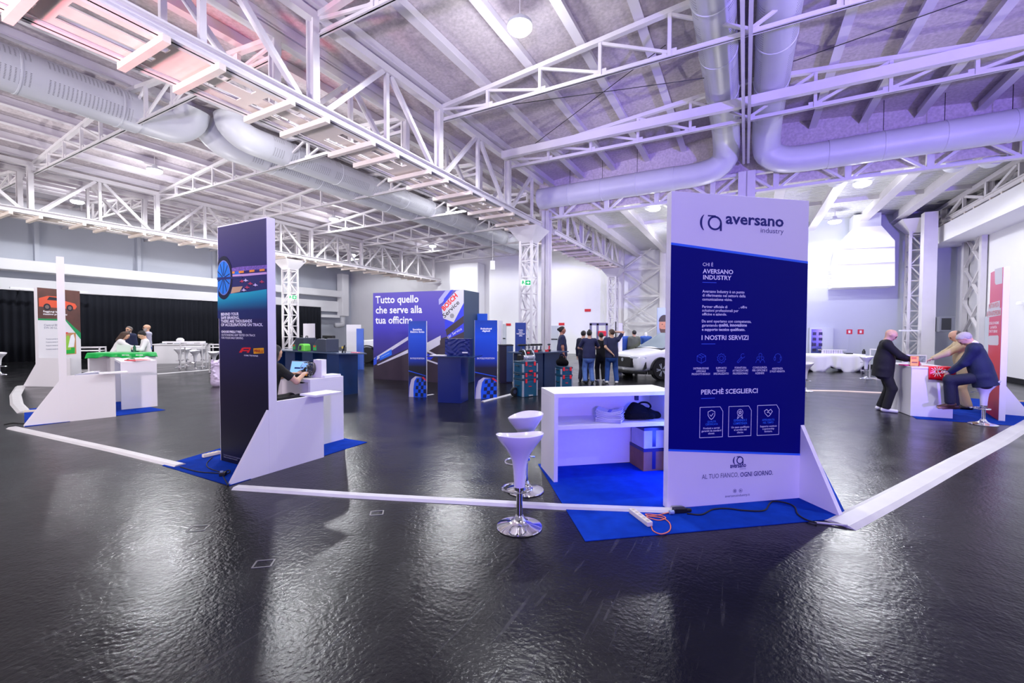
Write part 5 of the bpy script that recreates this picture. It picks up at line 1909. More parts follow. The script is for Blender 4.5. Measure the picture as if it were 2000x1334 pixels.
def toolbox(label, loc, w, d, h, group, wheels=False, rz=tang_, parts=True):
    t = thing('toolbox', label, 'toolbox', loc, rz, group)
    MB().box((0, 0, 0), (w, d, h - .05)).build('tub', teal, t, bevel=.01)
    MB().box((-.004, -.004, h - .048), (w + .004, d + .004, h)).build('lid', mat('dark_teal_lid', (18, 60, 84), .4), t, bevel=.01)
    for x in (-.006, w - .03):
        MB().box((x, -.012, .01), (x + .036, .03, h - .055)).build('corner_edge', galu, t)
    MB().box((-.012, d - .03, .01), (.01, d + .004, h - .055)).build('corner_edge', galu, t)
    for x in (w * .16, w * .74):
        MB().box((x, -.02, h - .11), (x + .055, -.002, h - .01)).build('latch', redc, t, bevel=.004)
    MB().box((w * .4, -.0065, h * .55), (w * .6, -.0005, h * .55 + .018)).build('brand_strip', redc, t)
    MB().tube([(-.002, d * .35, h * .62), (-.03, d * .38, h * .6), (-.03, d * .68, h * .6), (-.002, d * .7, h * .62)], .012, 6).build('side_handle', M['blk'], t)
    if wheels:
        for y in (d - .04,):
            MB().lathe([(0, -.03), (.10, -.03), (.115, -.015), (.115, .015), (.10, .03), (0, .03)], 24, (-.07, d * .66, .115), Matrix.Rotation(PI / 2, 3, 'X')).build('wheel', M['rubber'], t, smooth='auto')
            MB().lathe([(0, -.034), (.05, -.034), (.05, .034), (0, .034)], 16, (-.07, d * .66, .115), Matrix.Rotation(PI / 2, 3, 'X')).build('hub', mc, t)
        MB().box((w * .38, -.03, .02), (w * .66, -.002, .05)).build('pull_handle', galu, t)
    return t


bx, by = D(1021, 772, 10.72).x, 10.72
wT = .45
z = 0.0
for i, (h, lb) in enumerate(((.46, 'deep teal toolbox on wheels, lowest of the stack by the dark counter'), (.15, 'flat teal toolbox in the middle of the stack by the dark counter'), (.28, 'teal toolbox under the silver compressor'))):
    toolbox(lb, (bx, by, z), wT, .42, h, 'teal toolboxes in the main stack', wheels=(i == 0))
    if i == 2:
        t_ = MB().box((wT * .4, -.035, .02), (wT * .62, -.004, .06)).build('front_handle', redc, bpy.data.objects['toolbox.002'] if 'toolbox.002' in bpy.data.objects else None)
    z += h + .001
# compressor on top
t = thing('compressor', 'small silver and black compressor with tube handles on the tool stack', 'compressor', (bx + .10, by + .30, z), tang_)
sil = mat('silver_tank', (196, 200, 208), .25, .6)
MB().lathe([(0, -.17), (.05, -.165), (.065, -.14), (.065, .14), (.05, .165), (0, .17)], 20, (.04, -.05, .09), Matrix.Rotation(PI / 2, 3, 'Y')).build('tank', sil, t, smooth='auto')
MB().prism([(-.05, .12), (.12, .12), (.10, .26), (-.02, .27)], -.10, .12, lambda a, z, q: (q + .03, a, z)).build('motor_housing', M['blk'], t, bevel=.015)
MB().box((-.01, -.055, .19), (.06, -.03, .23)).build('switch', redc, t)
for s in (-1, 1):
    MB().tube(smooth_path([(s * .11 + .04, -.12, .02), (s * .13 + .04, -.12, .12), (s * .12 + .04, -.02, .27), (s * .10 + .04, .10, .29)], 5), .012, 8).build('tube_handle', galu, t, smooth=True)
MB().box((-.12, -.12, 0), (.2, .1, .025)).build('foot_frame', galu, t)
MB().box((-.22, -.05, .03), (-.12, .1, .16)).build('battery', M['blk'], t, bevel=.01)
# dark counter with drills
da, db = D(1030, 688, 11.9), D(1100, 687, 12.8)
nd = Vector((db.x - da.x, db.y - da.y)).normalized()
nang = math.atan2(nd.y, nd.x)
nL = (Vector((db.x, db.y)) - Vector((da.x, da.y))).length
NMX = Matrix.Translation((da.x, da.y, 0)) @ Matrix.Rotation(nang, 4, 'Z')
t = thing('tool_counter', 'dark navy counter with a row of cordless tools on top', 'counter', (da.x, da.y, 0), nang)
nv = mat('deep_navy_laminate', (26, 46, 80), .35)
MB().box((-.15, -.08, 1.03), (nL + .15, .7, 1.06)).build('worktop', mat('grey_blue_top', (70, 84, 110), .25), t)
MB().box((0, 0, 0), (nL * .42, .6, 1.03)).build('plinth', nv, t)
MB().box((nL * .46, .0, 0), (nL * .88, .6, 1.03)).build('plinth', nv, t)
MB().box((-.05, .2, 0), (nL, .4, 1.02)).build('plinth', mat('dark_navy_gap', (16, 26, 48), .5), t)
for i in range(7):
    x = -.05 + i * .15 + (.20 if i == 6 else 0)
    rz = math.radians(225 + rnd.uniform(-28, 28))
    t = thing('cordless_drill', 'orange and black cordless drill standing apart at the row end' if i == 6 else 'dark cordless drill in the row on the navy counter', 'drill', NMX @ Vector((x, .22, 1.061)), rz, None if i == 6 else 'cordless drills in the counter row')
    MB().box((-.04, -.045, 0), (.05, .045, .055)).build('battery', M['blk'], t, bevel=.008)
    MB().tube([(.0, 0, .05), (-.015, 0, .16)], .022, 10).build('grip', redc if i == 6 else mc, t)
    MB().tube([(-.05, 0, .20), (.05, 0, .20), (.08, 0, .20)], [.03, .032, .024], 14).build('motor_barrel', M['blk'], t, smooth='auto')
    MB().tube([(.08, 0, .20), (.12, 0, .20)], [.02, .014], 12).build('chuck', mc, t, smooth='auto')
for i in range(6):
    p = NMX @ Vector((.1 + i * .14, .06, 1.061))
    tag(MB().box((-.05, -.03, 0), (.05, .03, .03 + .012 * (i % 3))).build('accessory_box', [mc, galu, redc][i % 3], loc=p, rotz=nang + .2 * (i % 2)), 'small accessory box along the front edge of the navy counter', 'box', 'accessory boxes on the navy counter')
# second tool stack with backpack
p2 = D(1089, 735, 12.35)
toolbox('deep toolbox of the second stack at the navy counter\'s end', (p2.x - .02, 11.35, 0), .34, .36, .50, 'toolboxes of the second stack', rz=.3)
toolbox('upper toolbox of the second stack, a black bag on it', (p2.x - .02, 11.35, .501), .34, .36, .21, 'toolboxes of the second stack', rz=.3)
t = thing('tool_bag', 'black tool bag leaning on the second tool stack beside the man with a bun', 'bag', (p2.x + .05, 11.56, .712), 0)
sdf_object('bag_body', [cap((-.08, 0, .11), (.08, 0, .09), .10, .085, k=.05), cap((0, 0, .14), (-.02, .02, .24), .10, .05, k=.06)], .018, bagm, t)
MB().tube(smooth_path([(-.1, -.02, .2), (-.06, -.02, .32), (.03, -.02, .3), (.06, -.02, .2)], 5), .012, 8).build('handle', bagm, t, smooth=True)
# black cabinet and sign
p = D(976, 700, 13.6)
t = thing('server_cabinet', 'black upright workshop cabinet behind the wider blue tower', 'cabinet', (p.x, 13.6, 0), .12)
MB().box((0, 0, .04), (.22, .55, 1.18)).build('side', M['blk'], t)
MB().box((.22, 0, .04), (.43, .55, 1.18)).build('door', mat('slate_blue_panel', (52, 78, 112), .4), t)
MB().box((-.01, -.01, 1.18), (.44, .56, 1.22)).build('top', M['blk'], t, bevel=.01)
MB().box((.02, .02, 0), (.41, .53, .04)).build('plinth', M['blk'], t)
p = D(1006, 690, 14.4)
t = thing('blue_tower', 'slim blue tower with four lines of white lettering beside the lattice column', 'display tower', (p.x, 14.4, 0), 0)
MB().box((0, 0, 0), (.36, .12, 1.93)).build('board', mat('slate_blue_board', (30, 66, 140), .4), t)
f = Face(t, (p.x, 14.4), (1, 0))
f.ptext('tower_lettering', 'Potenti e\nsempre\nProfessionali per\nedilizia', 1009, 657, 643, 1025, M['white'], align='CENTER', bold=.04)
# exit signs on the lattice columns
egm = mat('lit_exit_green', (0, 160, 90), emit=(0, 190, 110, .35))
ewm = mat('lit_exit_white', (235, 250, 240), emit=(230, 255, 240, .5))


def exit_sign(label, loc, rz, s=1.0):
    t = thing('exit_sign', label, 'sign', loc, rz)
    MB().box((-.19 * s, 0, -.1 * s), (.19 * s, .04, .1 * s)).build('sign_case', ewm, t)
    MB().box((-.02 * s, -.004, -.085 * s), (.18 * s, -.001, .085 * s)).build('green_field', egm, t)
    MB().prism([(.03 * s, .02 * s), (.08 * s, .02 * s), (.08 * s, .055 * s), (.15 * s, 0), (.08 * s, -.055 * s), (.08 * s, -.02 * s), (.03 * s, -.02 * s)], -.008, -.005, lambda a, z, q: (a, q, z)).build('arrow', ewm, t)
    MB().prism([(-.15 * s, -.06 * s), (-.11 * s, -.06 * s), (-.1 * s, 0), (-.07 * s, -.05 * s), (-.04 * s, -.04 * s), (-.08 * s, .03 * s), (-.09 * s, .08 * s), (-.13 * s, .08 * s), (-.15 * s, 0)], -.008, -.001, lambda a, z, q: (a, q, z)).build('runner', egm, t)


pc = D(1027, 552, 16.35)
exit_sign('green lit exit sign with an arrow on the lattice column in the centre', (pc.x, 16.35, pc.z), .03)
pc = D(575, 581, 24.4)
exit_sign('small green lit exit sign on the distant lattice column near the curtain', (pc.x, 24.2, pc.z), .3, 1.1)
pc = D(962, 518, 24)
tag(MB().box((-.13, 0, -.25), (.13, .12, .25)).tube([(0, .06, .25), (0, .06, 2.95)], .012, 6).build('hanging_sign', M['wallw'], loc=(pc.x, 24, pc.z)), 'small white box sign hanging before the back wall', 'sign')
# small red signs on the back wall
for i, (px, py) in enumerate(((1097, 633), (1148, 606), (993, 634))):
    v_, z_ = onU(px, py, WB)
    tag(hall(MB().box((v_ - .22, WB - .03, z_ - .09), (v_ + .22, WB - .002, z_ + .09)), 'red_sign', mat('safety_red', (214, 40, 52), .5)), ('red sign on the back wall above the man with a bun', 'red sign higher on the back wall, above the group of men', 'red sign on the back wall above the black workshop cabinet')[i], 'sign')
# ================================================================== PEOPLE
HAIRM = {}
SK = mat('skin_warm', (206, 162, 134), .5, noise=(18, .05))
SK2 = mat('skin_tan', (178, 122, 98), .5, noise=(18, .05))
EYE = mat('eye_dark', (30, 22, 22), .3)
LIP = mat('lip_rose', (176, 98, 92), .5)
CL = dict(black=mat('black_wool', (16, 16, 20), .85, bump=(90, .3)), navy=mat('navy_suit_wool', (20, 30, 66), .8, bump=(90, .3)), tee=mat('navy_tee_cotton', (34, 38, 74), .85, bump=(40, .3)),
          beige=mat('beige_linen', (196, 176, 140), .85, bump=(50, .35)), jeans=mat('blue_denim', (88, 122, 182), .8, noise=(14, .15), bump=(60, .3)), jeansd=mat('deep_blue_denim', (36, 76, 150), .8, noise=(14, .12), bump=(60, .3)),
          white=mat('white_cotton', (232, 228, 232), .8, bump=(40, .3)), grey=mat('grey_trouser', (92, 96, 108), .8, bump=(50, .3)), olive=mat('olive_coat', (92, 96, 86), .85, bump=(40, .3)),
          pale=mat('pale_lilac_shirt', (186, 184, 206), .8, bump=(40, .3)), blue=mat('blue_jacket', (38, 78, 160), .7, bump=(40, .3)), shoew=mat('white_shoe', (230, 228, 230), .5), shoeb=mat('brown_shoe', (70, 42, 34), .4), shoek=mat('black_shoe', (18, 18, 20), .4), dnavy=mat('dark_navy_trouser', (22, 26, 50), .8, bump=(60, .3)))
HR = dict(black=mat('hair_black', (26, 22, 24), .6, bump=(120, .8)), brown=mat('hair_brown', (74, 52, 42), .6, bump=(120, .8)), grey=mat('hair_grey', (190, 182, 180), .6, bump=(120, .8)), salt=mat('hair_salt', (110, 100, 96), .6, bump=(120, .8)))


def ik(a, t, l1, l2, pole):
    a, t, pole = np.array(a, float), np.array(t, float), np.array(pole, float)
    d = t - a
    L = np.linalg.norm(d)
    if L > (l1 + l2) * .995:
        t = a + d / L * (l1 + l2) * .995
        d = t - a
        L = np.linalg.norm(d)
    u = d / L
    c = (l1 * l1 + L * L - l2 * l2) / (2 * L)
    h = math.sqrt(max(l1 * l1 - c * c, 1e-6))
    p = pole - u * (pole @ u)
    p /= np.linalg.norm(p) + 1e-9
    return a + u * c + p * h, t


def nrm(v):
    v = np.array(v, float)
    return v / (np.linalg.norm(v) + 1e-9)


def person(label, loc, rotz, H=1.75, pelvis=.93, lean=0.0, side=0.0, headp=0.0, heady=0.0, hands=None, feet=None, footdir=None, poles=None, kneepole=(0, 1, 0),
           top='tee', bottom='jeans', shoes='shoek', sleeve=.55, coat=False, hair='short', hairc='black', skin=None, collar=None, tie=None, vox=.014, beard=None, girth=1.0, fist=.9, phone=False, seatsplit=False):
    s = H / 1.75
    t = thing('person', label, 'person', (loc[0], loc[1], loc[2] if len(loc) > 2 else 0), rotz)
    sk = skin or SK
    P = np.array([0, 0, pelvis * s])
    up = nrm([math.sin(side), math.sin(lean) * math.cos(side), math.cos(lean) * math.cos(side)])
    fw = nrm(np.array([0, math.cos(lean), -math.sin(lean)]))
    rt = nrm(np.cross(fw, up))
    waist, chest, nb = P + up * .14 * s, P + up * .36 * s, P + up * .535 * s - fw * .015
    hp = lean * .5 + headp
    hu = nrm([math.sin(side) * .5, math.sin(hp), math.cos(hp)])
    hf0 = nrm([0, math.cos(hp), -math.sin(hp)])
    hr0 = nrm(np.cross(hf0, hu))
    hf = nrm(hf0 * math.cos(heady) + hr0 * math.sin(heady))
    hr = nrm(np.cross(hf, hu))
    hc = nb + nrm(up + hu * 1.5) * .165 * s + hf * .02
    shw = .178 * s * (1 + (girth - 1) * .5)
    sh = {1: P + up * .485 * s + rt * shw, -1: P + up * .485 * s - rt * shw}
    hip = {e: P + rt * e * .095 * s - up * .03 * s for e in (1, -1)}
    hands = hands or {}
    feet = feet or {}
    poles = poles or {}
    A1, A2, L1, L2 = .295 * s, .26 * s, .43 * s, .42 * s
    el, wr, kn, an = {}, {}, {}, {}
    for e in (1, -1):
        ht = hands.get(e, (e * .24 * s, .03, .80 * s))
        el[e], wr[e] = ik(sh[e], ht, A1, A2, poles.get(e, (e * .5, -.8, -.3)))
        ft = feet.get(e, (e * .11 * s, 0, .085 * s))
        kn[e], an[e] = ik(hip[e], ft, L1, L2, kneepole if not isinstance(kneepole, dict) else kneepole[e])
    g = girth
    sq = (fw, .66 * g ** .5)
    B = []

    def torso(inf, hem=0.0):
        o = [cap(P - up * .02, waist, .150 * s * g + inf, .142 * s * g + inf, sq=sq, k=.05), cap(waist, chest, .142 * s * g + inf, .160 * s + inf, sq=sq, k=.06),
             cap(sh[1] - rt * .03, sh[-1] + rt * .03, .062 * s + inf, k=.06), cap(chest, nb - up * .03, .125 * s + inf, .07 * s + inf, sq=sq, k=.06)]
        if hem:
            o.append(cap(P - up * .02, P - up * (hem + .1), .150 * s * g + inf, .160 * s * g + inf, sq=sq, k=.03, cut=(-up, P - up * hem)))
        return o

    B += [dict(p, m=0) for p in torso(0)]
    for e in (1, -1):
        B += [cap(sh[e], el[e], .047 * s, .039 * s, k=.04, m=0), cap(el[e], wr[e], .039 * s, .027 * s, k=.03, m=0)]
        B += [cap(hip[e], kn[e], .082 * s, .056 * s, k=.05, m=0), cap(kn[e], an[e], .056 * s, .038 * s, k=.03, m=0)]
        fd = nrm((footdir or {}).get(e, (e * .18, 1, 0)))
        heel = an[e] - fd * .04 * s + np.array([0, 0, -.045 * s])
        toe = an[e] + fd * .15 * s + np.array([0, 0, -.052 * s])
        B += [cap(heel, toe, .036 * s, .028 * s, k=.03, m=0)]
        # hand: palm, four fingers, thumb
        fd_ = nrm(wr[e] - el[e])
        dn = np.array([0, 0, -1.0])
        pn = nrm(np.cross(fd_, np.cross(dn if abs(fd_[2]) < .8 else np.array([-e, 0, 0]), fd_)))      # palm normal, facing down or inwards
        sd = nrm(np.cross(pn, fd_)) * -e
        if sd @ (np.array([-e, .3, 0])) < 0:
            sd = -sd
        pc0, pc1 = wr[e] + fd_ * .02, wr[e] + fd_ * .075 * s
        B += [cap(pc0, pc1, .030 * s, .037 * s, sq=(pn, .42), k=.02, m=0)]
        for i, (ln, o) in enumerate(((.072, .027), (.080, .010), (.074, -.009), (.058, -.026))):
            b0 = pc1 + sd * o * s + fd_ * .015
            b1 = b0 + (fd_ * .8 + pn * .35 * fist) * ln * .5 * s
            b2 = b1 + (fd_ * .45 + pn * .8 * fist) * ln * .5 * s
            B += [cap(b0, b1, .0095, .0085, k=.006, m=0), cap(b1, b2, .0085, .0075, k=.006, m=0)]
        q0 = pc0 + sd * .026 * s + fd_ * .012
        q1 = q0 + (sd * .7 + fd_ * .7 + pn * .2) * .036 * s
        q2 = q1 + (sd * .1 + fd_ * .9 + pn * .4) * .030 * s
        B += [cap(q0, q1, .012, .010, k=.01, m=0), cap(q1, q2, .010, .0085, k=.006, m=0)]
    # head

    def hd(f, r, u):
        return hc + (hf * f + hr * r + hu * u) * s
    B += [cap(nb - up * .02, hd(-.02, 0, -.05), .058 * s, .052 * s, k=.04, m=0), cap(hd(-.025, 0, .022), hd(.0, 0, .03), .087 * s, .086 * s, k=.03, m=0, sq=(hr, .86)),
          cap(hd(.03, 0, .0), hd(.048, 0, -.058), .068 * s, .046 * s, k=.04, m=0), cap(hd(.084, 0, .012), hd(.104, 0, -.022), .009 * s, .014 * s, k=.014, m=0),
          cap(hd(.078, -.024, .03), hd(.078, .024, .03), .014 * s, k=.02, m=0)]
    for e in (1, -1):
        B += [cap(hd(.083, e * .030, .010), hd(.083, e * .030, .010), .0105 * s, k=.004, m=1, bias=.004), cap(hd(.0, e * .077, .018), hd(-.008, e * .079, -.018), .014 * s, .011 * s, k=.01, m=0, sq=(hr, .55)),
              cap(hd(.060, e * .034, -.02), hd(.060, e * .03, -.025), .022 * s, k=.02, m=0)]
    B += [cap(hd(.086, -.020, -.054), hd(.086, .020, -.054), .008 * s, k=.006, m=2, bias=.003)]
    if beard:
        B += [cap(hd(.052, -.03, -.075), hd(.052, .03, -.075), .042 * s, k=.02, m=3, bias=.006), cap(hd(.02, -.066, -.03), hd(.045, -.035, -.075), .02 * s, k=.02, m=3, bias=.004), cap(hd(.02, .066, -.03), hd(.045, .035, -.075), .02 * s, k=.02, m=3, bias=.004)]
    sdf_object('body', B, vox, [sk, EYE, LIP, HR.get(beard, HR['salt'])], t)
    # top
    inf = .030 if coat else .016
    T = torso(inf, (.20 if coat else .09) * s)
    for e in (1, -1):
        if sleeve > 1:
            T += [cap(sh[e], el[e], .060 * s + inf * .5, .052 * s + inf * .4, k=.04), cap(el[e], el[e] + (wr[e] - el[e]) * min(.97, sleeve - 1), .050 * s + inf * .4, .040 * s + inf * .2, k=.03)]
        else:
            q = sh[e] + (el[e] - sh[e]) * sleeve
            T += [cap(sh[e], q, .060 * s, .060 * s, k=.04, cut=(nrm(el[e] - sh[e]), q))]
    # hem and neckline are cut clean
    if coat:      # lapels and a turned collar
        T += [cap(nb - up * .035 - fw * .035 * s, nb - up * .02 + fw * .02, .072 * s, .066 * s, k=.02), cap(nb - up * .03 + rt * .05 * s + fw * .05 * s, chest - up * .08 * s + fw * .118 * s + rt * .01, .026 * s, .03 * s, k=.02), cap(nb - up * .03 - rt * .05 * s + fw * .05 * s, chest - up * .08 * s + fw * .118 * s - rt * .01, .026 * s, .03 * s, k=.02)]
        T += [cap(P + rt * e * .12 * s * g - up * .02 * s + fw * .04 * s, P + rt * e * .13 * s * g - up * .02 * s - fw * .03 * s, .04 * s + inf, k=.02) for e in (1, -1)]
    sdf_object('jacket' if coat else 'shirt', T + [dict(a=hc - hu * .02, b=nb + up * .05, r0=.085, r1=.072, sub=True, k=.001)], vox, CL[top], t)
    if collar:
        sdf_object('collar', [cap(nb - up * .02 + hf * .0, nb + up * .035, .068 * s, .064 * s), cap(chest + fw * .085 * s + up * .03, nb - up * .02 + fw * .06 * s, .032 * s, .045 * s, k=.03)], vox, CL[collar], t)
    if tie:
        sdf_object('tie', [cap(chest + fw * .125 * s - up * .06, nb - up * .05 + fw * .105 * s, .022 * s, .016 * s)], vox * .8, CL[tie], t)
    # trousers
    Q = [cap(P + up * .06, P - up * .06, .148 * s * g + .012, .15 * s * g + .012, sq=sq, k=.05)]
    for e in (1, -1):
        Q += [cap(hip[e], kn[e], .102 * s, .084 * s, k=.03), cap(kn[e], an[e] + (kn[e] - an[e]) * .05, .082 * s, .074 * s, k=.03, cut=(nrm(an[e] - kn[e]), an[e] + nrm(an[e] - kn[e]) * .02))]
    sdf_object('trousers', Q, vox, CL[bottom], t)
    for e in (1, -1):
        fd = nrm((footdir or {}).get(e, (e * .18, 1, 0)))
        a_ = an[e]
        sdf_object('shoe', [cap(a_ - fd * .045 * s + [0, 0, -.040 * s], a_ + fd * .16 * s + [0, 0, -.047 * s], .044 * s, .036 * s, k=.03, cut=((0, 0, -1), a_ + [0, 0, -.083 * s])),
                            cap(a_ + [0, 0, -.03 * s], a_ + [0, 0, .01 * s], .048 * s, .044 * s, k=.03)], min(vox, .012), CL[shoes], t)
    # hair
    hm = HR[hairc]
    Hh = []
    cp = (nrm(hf * .9 - hu * .75), hd(.035, 0, .045))
    if hair in ('short', 'long', 'bun', 'curly'):
        Hh += [cap(hd(-.028, 0, .026), hd(.0, 0, .034), .097 * s, .096 * s, sq=(hr, .88), cut=cp)]
    if hair == 'fringe':
        Hh += [cap(hd(-.045, 0, .0), hd(-.04, 0, .02), .088 * s, .085 * s, sq=(hr, .93), cut=(nrm(hu * 1 + hf * .7), hd(-.03, 0, .045)))]
    if hair == 'curly':
        for i in range(16):
            a_, b_ = rnd.uniform(0, 6.28), rnd.uniform(0, 1.2)
            Hh.append(cap(hd(-.03 + .085 * math.sin(b_) * math.cos(a_) * .9, .085 * math.sin(b_) * math.sin(a_), .03 + .09 * math.cos(b_)), hd(-.03 + .09 * math.sin(b_) * math.cos(a_) * .9, .09 * math.sin(b_) * math.sin(a_), .03 + .09 * math.cos(b_)), .026 * s, k=.015))
    if hair == 'long':
        Hh += [cap(hd(-.06, 0, .0), hd(-.08, .0, -.20), .085 * s, .075 * s, k=.04), cap(hd(-.02, .075, 0), hd(-.02, .085, -.19), .035 * s, .03 * s, k=.03), cap(hd(-.02, -.075, 0), hd(-.02, -.085, -.19), .035 * s, .03 * s, k=.03)]
    if hair == 'bun':
        Hh += [cap(hd(-.12, 0, .03), hd(-.125, 0, .03), .04 * s, k=.02)]
    if Hh:
        sdf_object('hair', Hh, min(vox, .012), hm, t)
    if phone:
        p = (wr[1] + wr[-1]) / 2
        MB().cbox((p[0], p[1] + .09, p[2] + .02), (.075, .15, .01)).build('phone', M['blk'], t)
    return t


HALF = PI / 2
# three men at the red stand
person('bald man in black jacket and trousers with white shoes, reaching over the counter', (7.86, 9.08), -HALF - .66, 1.75, lean=.08, headp=.55, hands={1: (.12, .46, 1.09), -1: (-.14, .38, 1.09)}, feet={1: (.12, .05, .085), -1: (-.10, -.03, .085)}, poles={1: (.6, -.4, -.6), -1: (-.6, -.3, -.6)}, top='black', bottom='black', shoes='shoew', sleeve=1.93, coat=True, hair='none', vox=.009, girth=1.34)
person('man in beige jacket with short grey hair leaning across the counter', (9.90, 9.32), HALF - .62, 1.75, lean=.26, headp=.45, hands={-1: (-.08, .60, 1.06), 1: (.12, .56, 1.06)}, poles={1: (.5, -.3, -.8), -1: (-.5, -.3, -.8)}, top='beige', bottom='beige', sleeve=1.9, coat=True, hair='fringe', hairc='salt', vox=.010, girth=1.45)
sp = G(1920, 829)
person('grey-haired man in navy suit seated on a bar stool, looking down at his hands', (sp.x - .04, sp.y - .0), HALF - .80, 1.78, pelvis=.885, lean=.24, headp=.85, hands={-1: (-.05, .40, .93), 1: (.07, .41, .93)}, feet={-1: (-.10, .40, .36), 1: (.14, .34, .30)}, footdir={-1: (-.2, 1, -.35), 1: (.1, 1, -.2)}, poles={1: (.7, -.6, -.6), -1: (-.7, -.6, -.6)}, kneepole={1: (.25, 1, .6), -1: (-.2, 1, .7)}, top='navy', bottom='dnavy', shoes='shoeb', sleeve=1.95, coat=True, hair='short', hairc='grey', collar='white', vox=.009, girth=1.28, phone=True)
# woman at the dark racing panel
wp = locB(.27, .44)
ws = dup(st0, (wp.x, wp.y, 0.006), ANG_B, 'white bar stool lowered under the woman in black')
ws.scale = (1, 1, .80)
person('dark-haired woman in black seated at the laptop behind the dark racing panel', (wp.x, wp.y), ANG_B, 1.66, pelvis=.74, lean=.16, headp=.15, hands={1: (.12, .46, 1.04), -1: (-.12, .48, 1.04)}, feet={1: (.12, .34, .30), -1: (-.1, .34, .30)}, kneepole=(0, 1, .5), poles={1: (.8, -.4, -.7), -1: (-.8, -.4, -.7)}, top='black', bottom='black', sleeve=.7, hair='long', hairc='black', vox=.010, girth=.92)
# the oil stand
q = D(219, 700, 12.95)
person('long-haired woman in white leaning over the green cloth to point', (q.x, q.y), -HALF + .62, 1.66, lean=.48, headp=.25, hands={1: (.10, .66, 1.12), -1: (-.1, .40, 1.06)}, poles={1: (.6, -.3, -.6), -1: (-.6, -.3, -.6)}, top='white', bottom='black', sleeve=1.9, hair='long', hairc='brown', vox=.013, girth=.9)
q = D(290, 700, 12.95)
person('dark-haired woman in a white blouse reading at the green cloth', (q.x, q.y), HALF + .85, 1.62, lean=.16, headp=.45, hands={1: (.15, .34, 1.10), -1: (-.12, .40, 1.08)}, top='white', bottom='black', sleeve=1.8, hair='curly', hairc='black', vox=.013, girth=.95)
q = D(253, 700, 15.6)
person('bearded man in navy suit and tie standing beyond the green cloth', (q.x, q.y), PI, 1.76, top='navy', bottom='navy', sleeve=1.95, coat=True, hair='short', hairc='salt', collar='white', tie='dnavy', beard='salt', vox=.015)
q = D(288, 700, 16.2)
person('bald bearded man in a pale shirt and jeans beyond the green cloth', (q.x, q.y), PI - .5, 1.84, hands={1: (.2, .12, .86), -1: (-.2, .12, .86)}, top='pale', bottom='jeansd', sleeve=1.35, hair='none', beard='grey', vox=.015, girth=1.1, heady=.3)
# centre group
person('man with hair in a bun and navy polo in profile by the navy counter', (1.60, 13.75), -HALF + .0, 1.80, hands={1: (.20, .04, .86), -1: (-.2, .05, .86)}, top='tee', bottom='grey', sleeve=.75, hair='bun', hairc='black', skin=SK2, vox=.012, girth=1.3)
person('man in navy shirt and light blue jeans with his back to us', (2.44, 13.6), .12, 1.685, hands={1: (.16, .26, 1.12), -1: (-.12, .26, 1.05)}, poles={1: (.9, -.2, -.5), -1: (-.9, -.2, -.5)}, feet={1: (.12, .0, .085), -1: (-.12, 0, .085)}, top='tee', bottom='jeans', sleeve=.85, hair='curly', hairc='black', heady=.5, vox=.012, girth=1.3)
person('shorter man all in black between the two men in jeans', (2.93, 14.15), .05, 1.61, hands={1: (.10, .3, 1.05), -1: (-.10, .3, 1.05)}, top='black', bottom='black', sleeve=.8, hair='short', hairc='black', vox=.013, shoes='shoew')
person('man in deep blue jeans with one hand on his head, one behind him', (3.17, 13.65), -.15, 1.72, hands={1: (.10, .10, 1.64), -1: (-.02, -.20, .98)}, poles={1: (1, .1, .4), -1: (-1, -.6, -.2)}, feet={1: (.16, 0, .085), -1: (-.14, 0, .085)}, top='tee', bottom='jeansd', sleeve=.8, hair='short', hairc='brown', heady=-.7, vox=.012, girth=1.25, shoes='shoew')
person('dark-clothed man half hidden before the man in light blue jeans', (2.36, 14.2), -.5, 1.67, top='dnavy', bottom='dnavy', sleeve=1.9, hair='short', hairc='black', vox=.015)
q = D(1238, 700, 17.1)
person('man in an olive coat with his back to us beyond the white car', (q.x, q.y), .1, 1.69, top='olive', bottom='black', sleeve=1.95, coat=True, hair='short', hairc='black', vox=.015, girth=1.1)

# headless shop mannequins in blue jackets
for px, dd, lb in ((1218, 17.2, 'headless mannequin in a blue jacket partly behind the white divider post'), (1261, 17.6, 'headless mannequin in a bright blue jacket beyond the white car bonnet')):
    q = D(px, 700, dd)
    t = thing('mannequin', lb, 'mannequin', (q.x, q.y, 0), PI)
    sdf_object('torso', [cap((0, 0, .95), (0, 0, 1.30), .13, .15, sq=((0, 1, 0), .65), k=.05), cap((-.15, 0, 1.38), (.15, 0, 1.38), .055, k=.05), cap((0, 0, 1.40), (0, .01, 1.56), .055, .05, k=.04)], .018, M['board'], t)
    sdf_object('jacket', [cap((0, 0, .86), (0, 0, 1.30), .155, .172, sq=((0, 1, 0), .70), k=.05), cap((-.16, 0, 1.385), (.16, 0, 1.385), .072, k=.05), cap((-.19, 0, 1.38), (-.26, .03, .86), .062, .05, k=.03), cap((.19, 0, 1.38), (.26, .03, .86), .062, .05, k=.03)], .018, CL['blue'], t)
    MB().tube([(0, 0, .02), (0, 0, .95)], .02, 10).build('pole', M['chrome'], t)
    MB().lathe([(0, 0), (.18, 0), (.18, .015), (0, .02)], 20).build('base', M['chrome'], t)

# ================================================================== VEHICLES
carw = mat('white_car_paint', (236, 236, 240), .18, coat=.6)
cglass = mat('car_glass', (128, 140, 150), .08)
hd_l = mat('headlamp_clear', (210, 214, 222), .1)


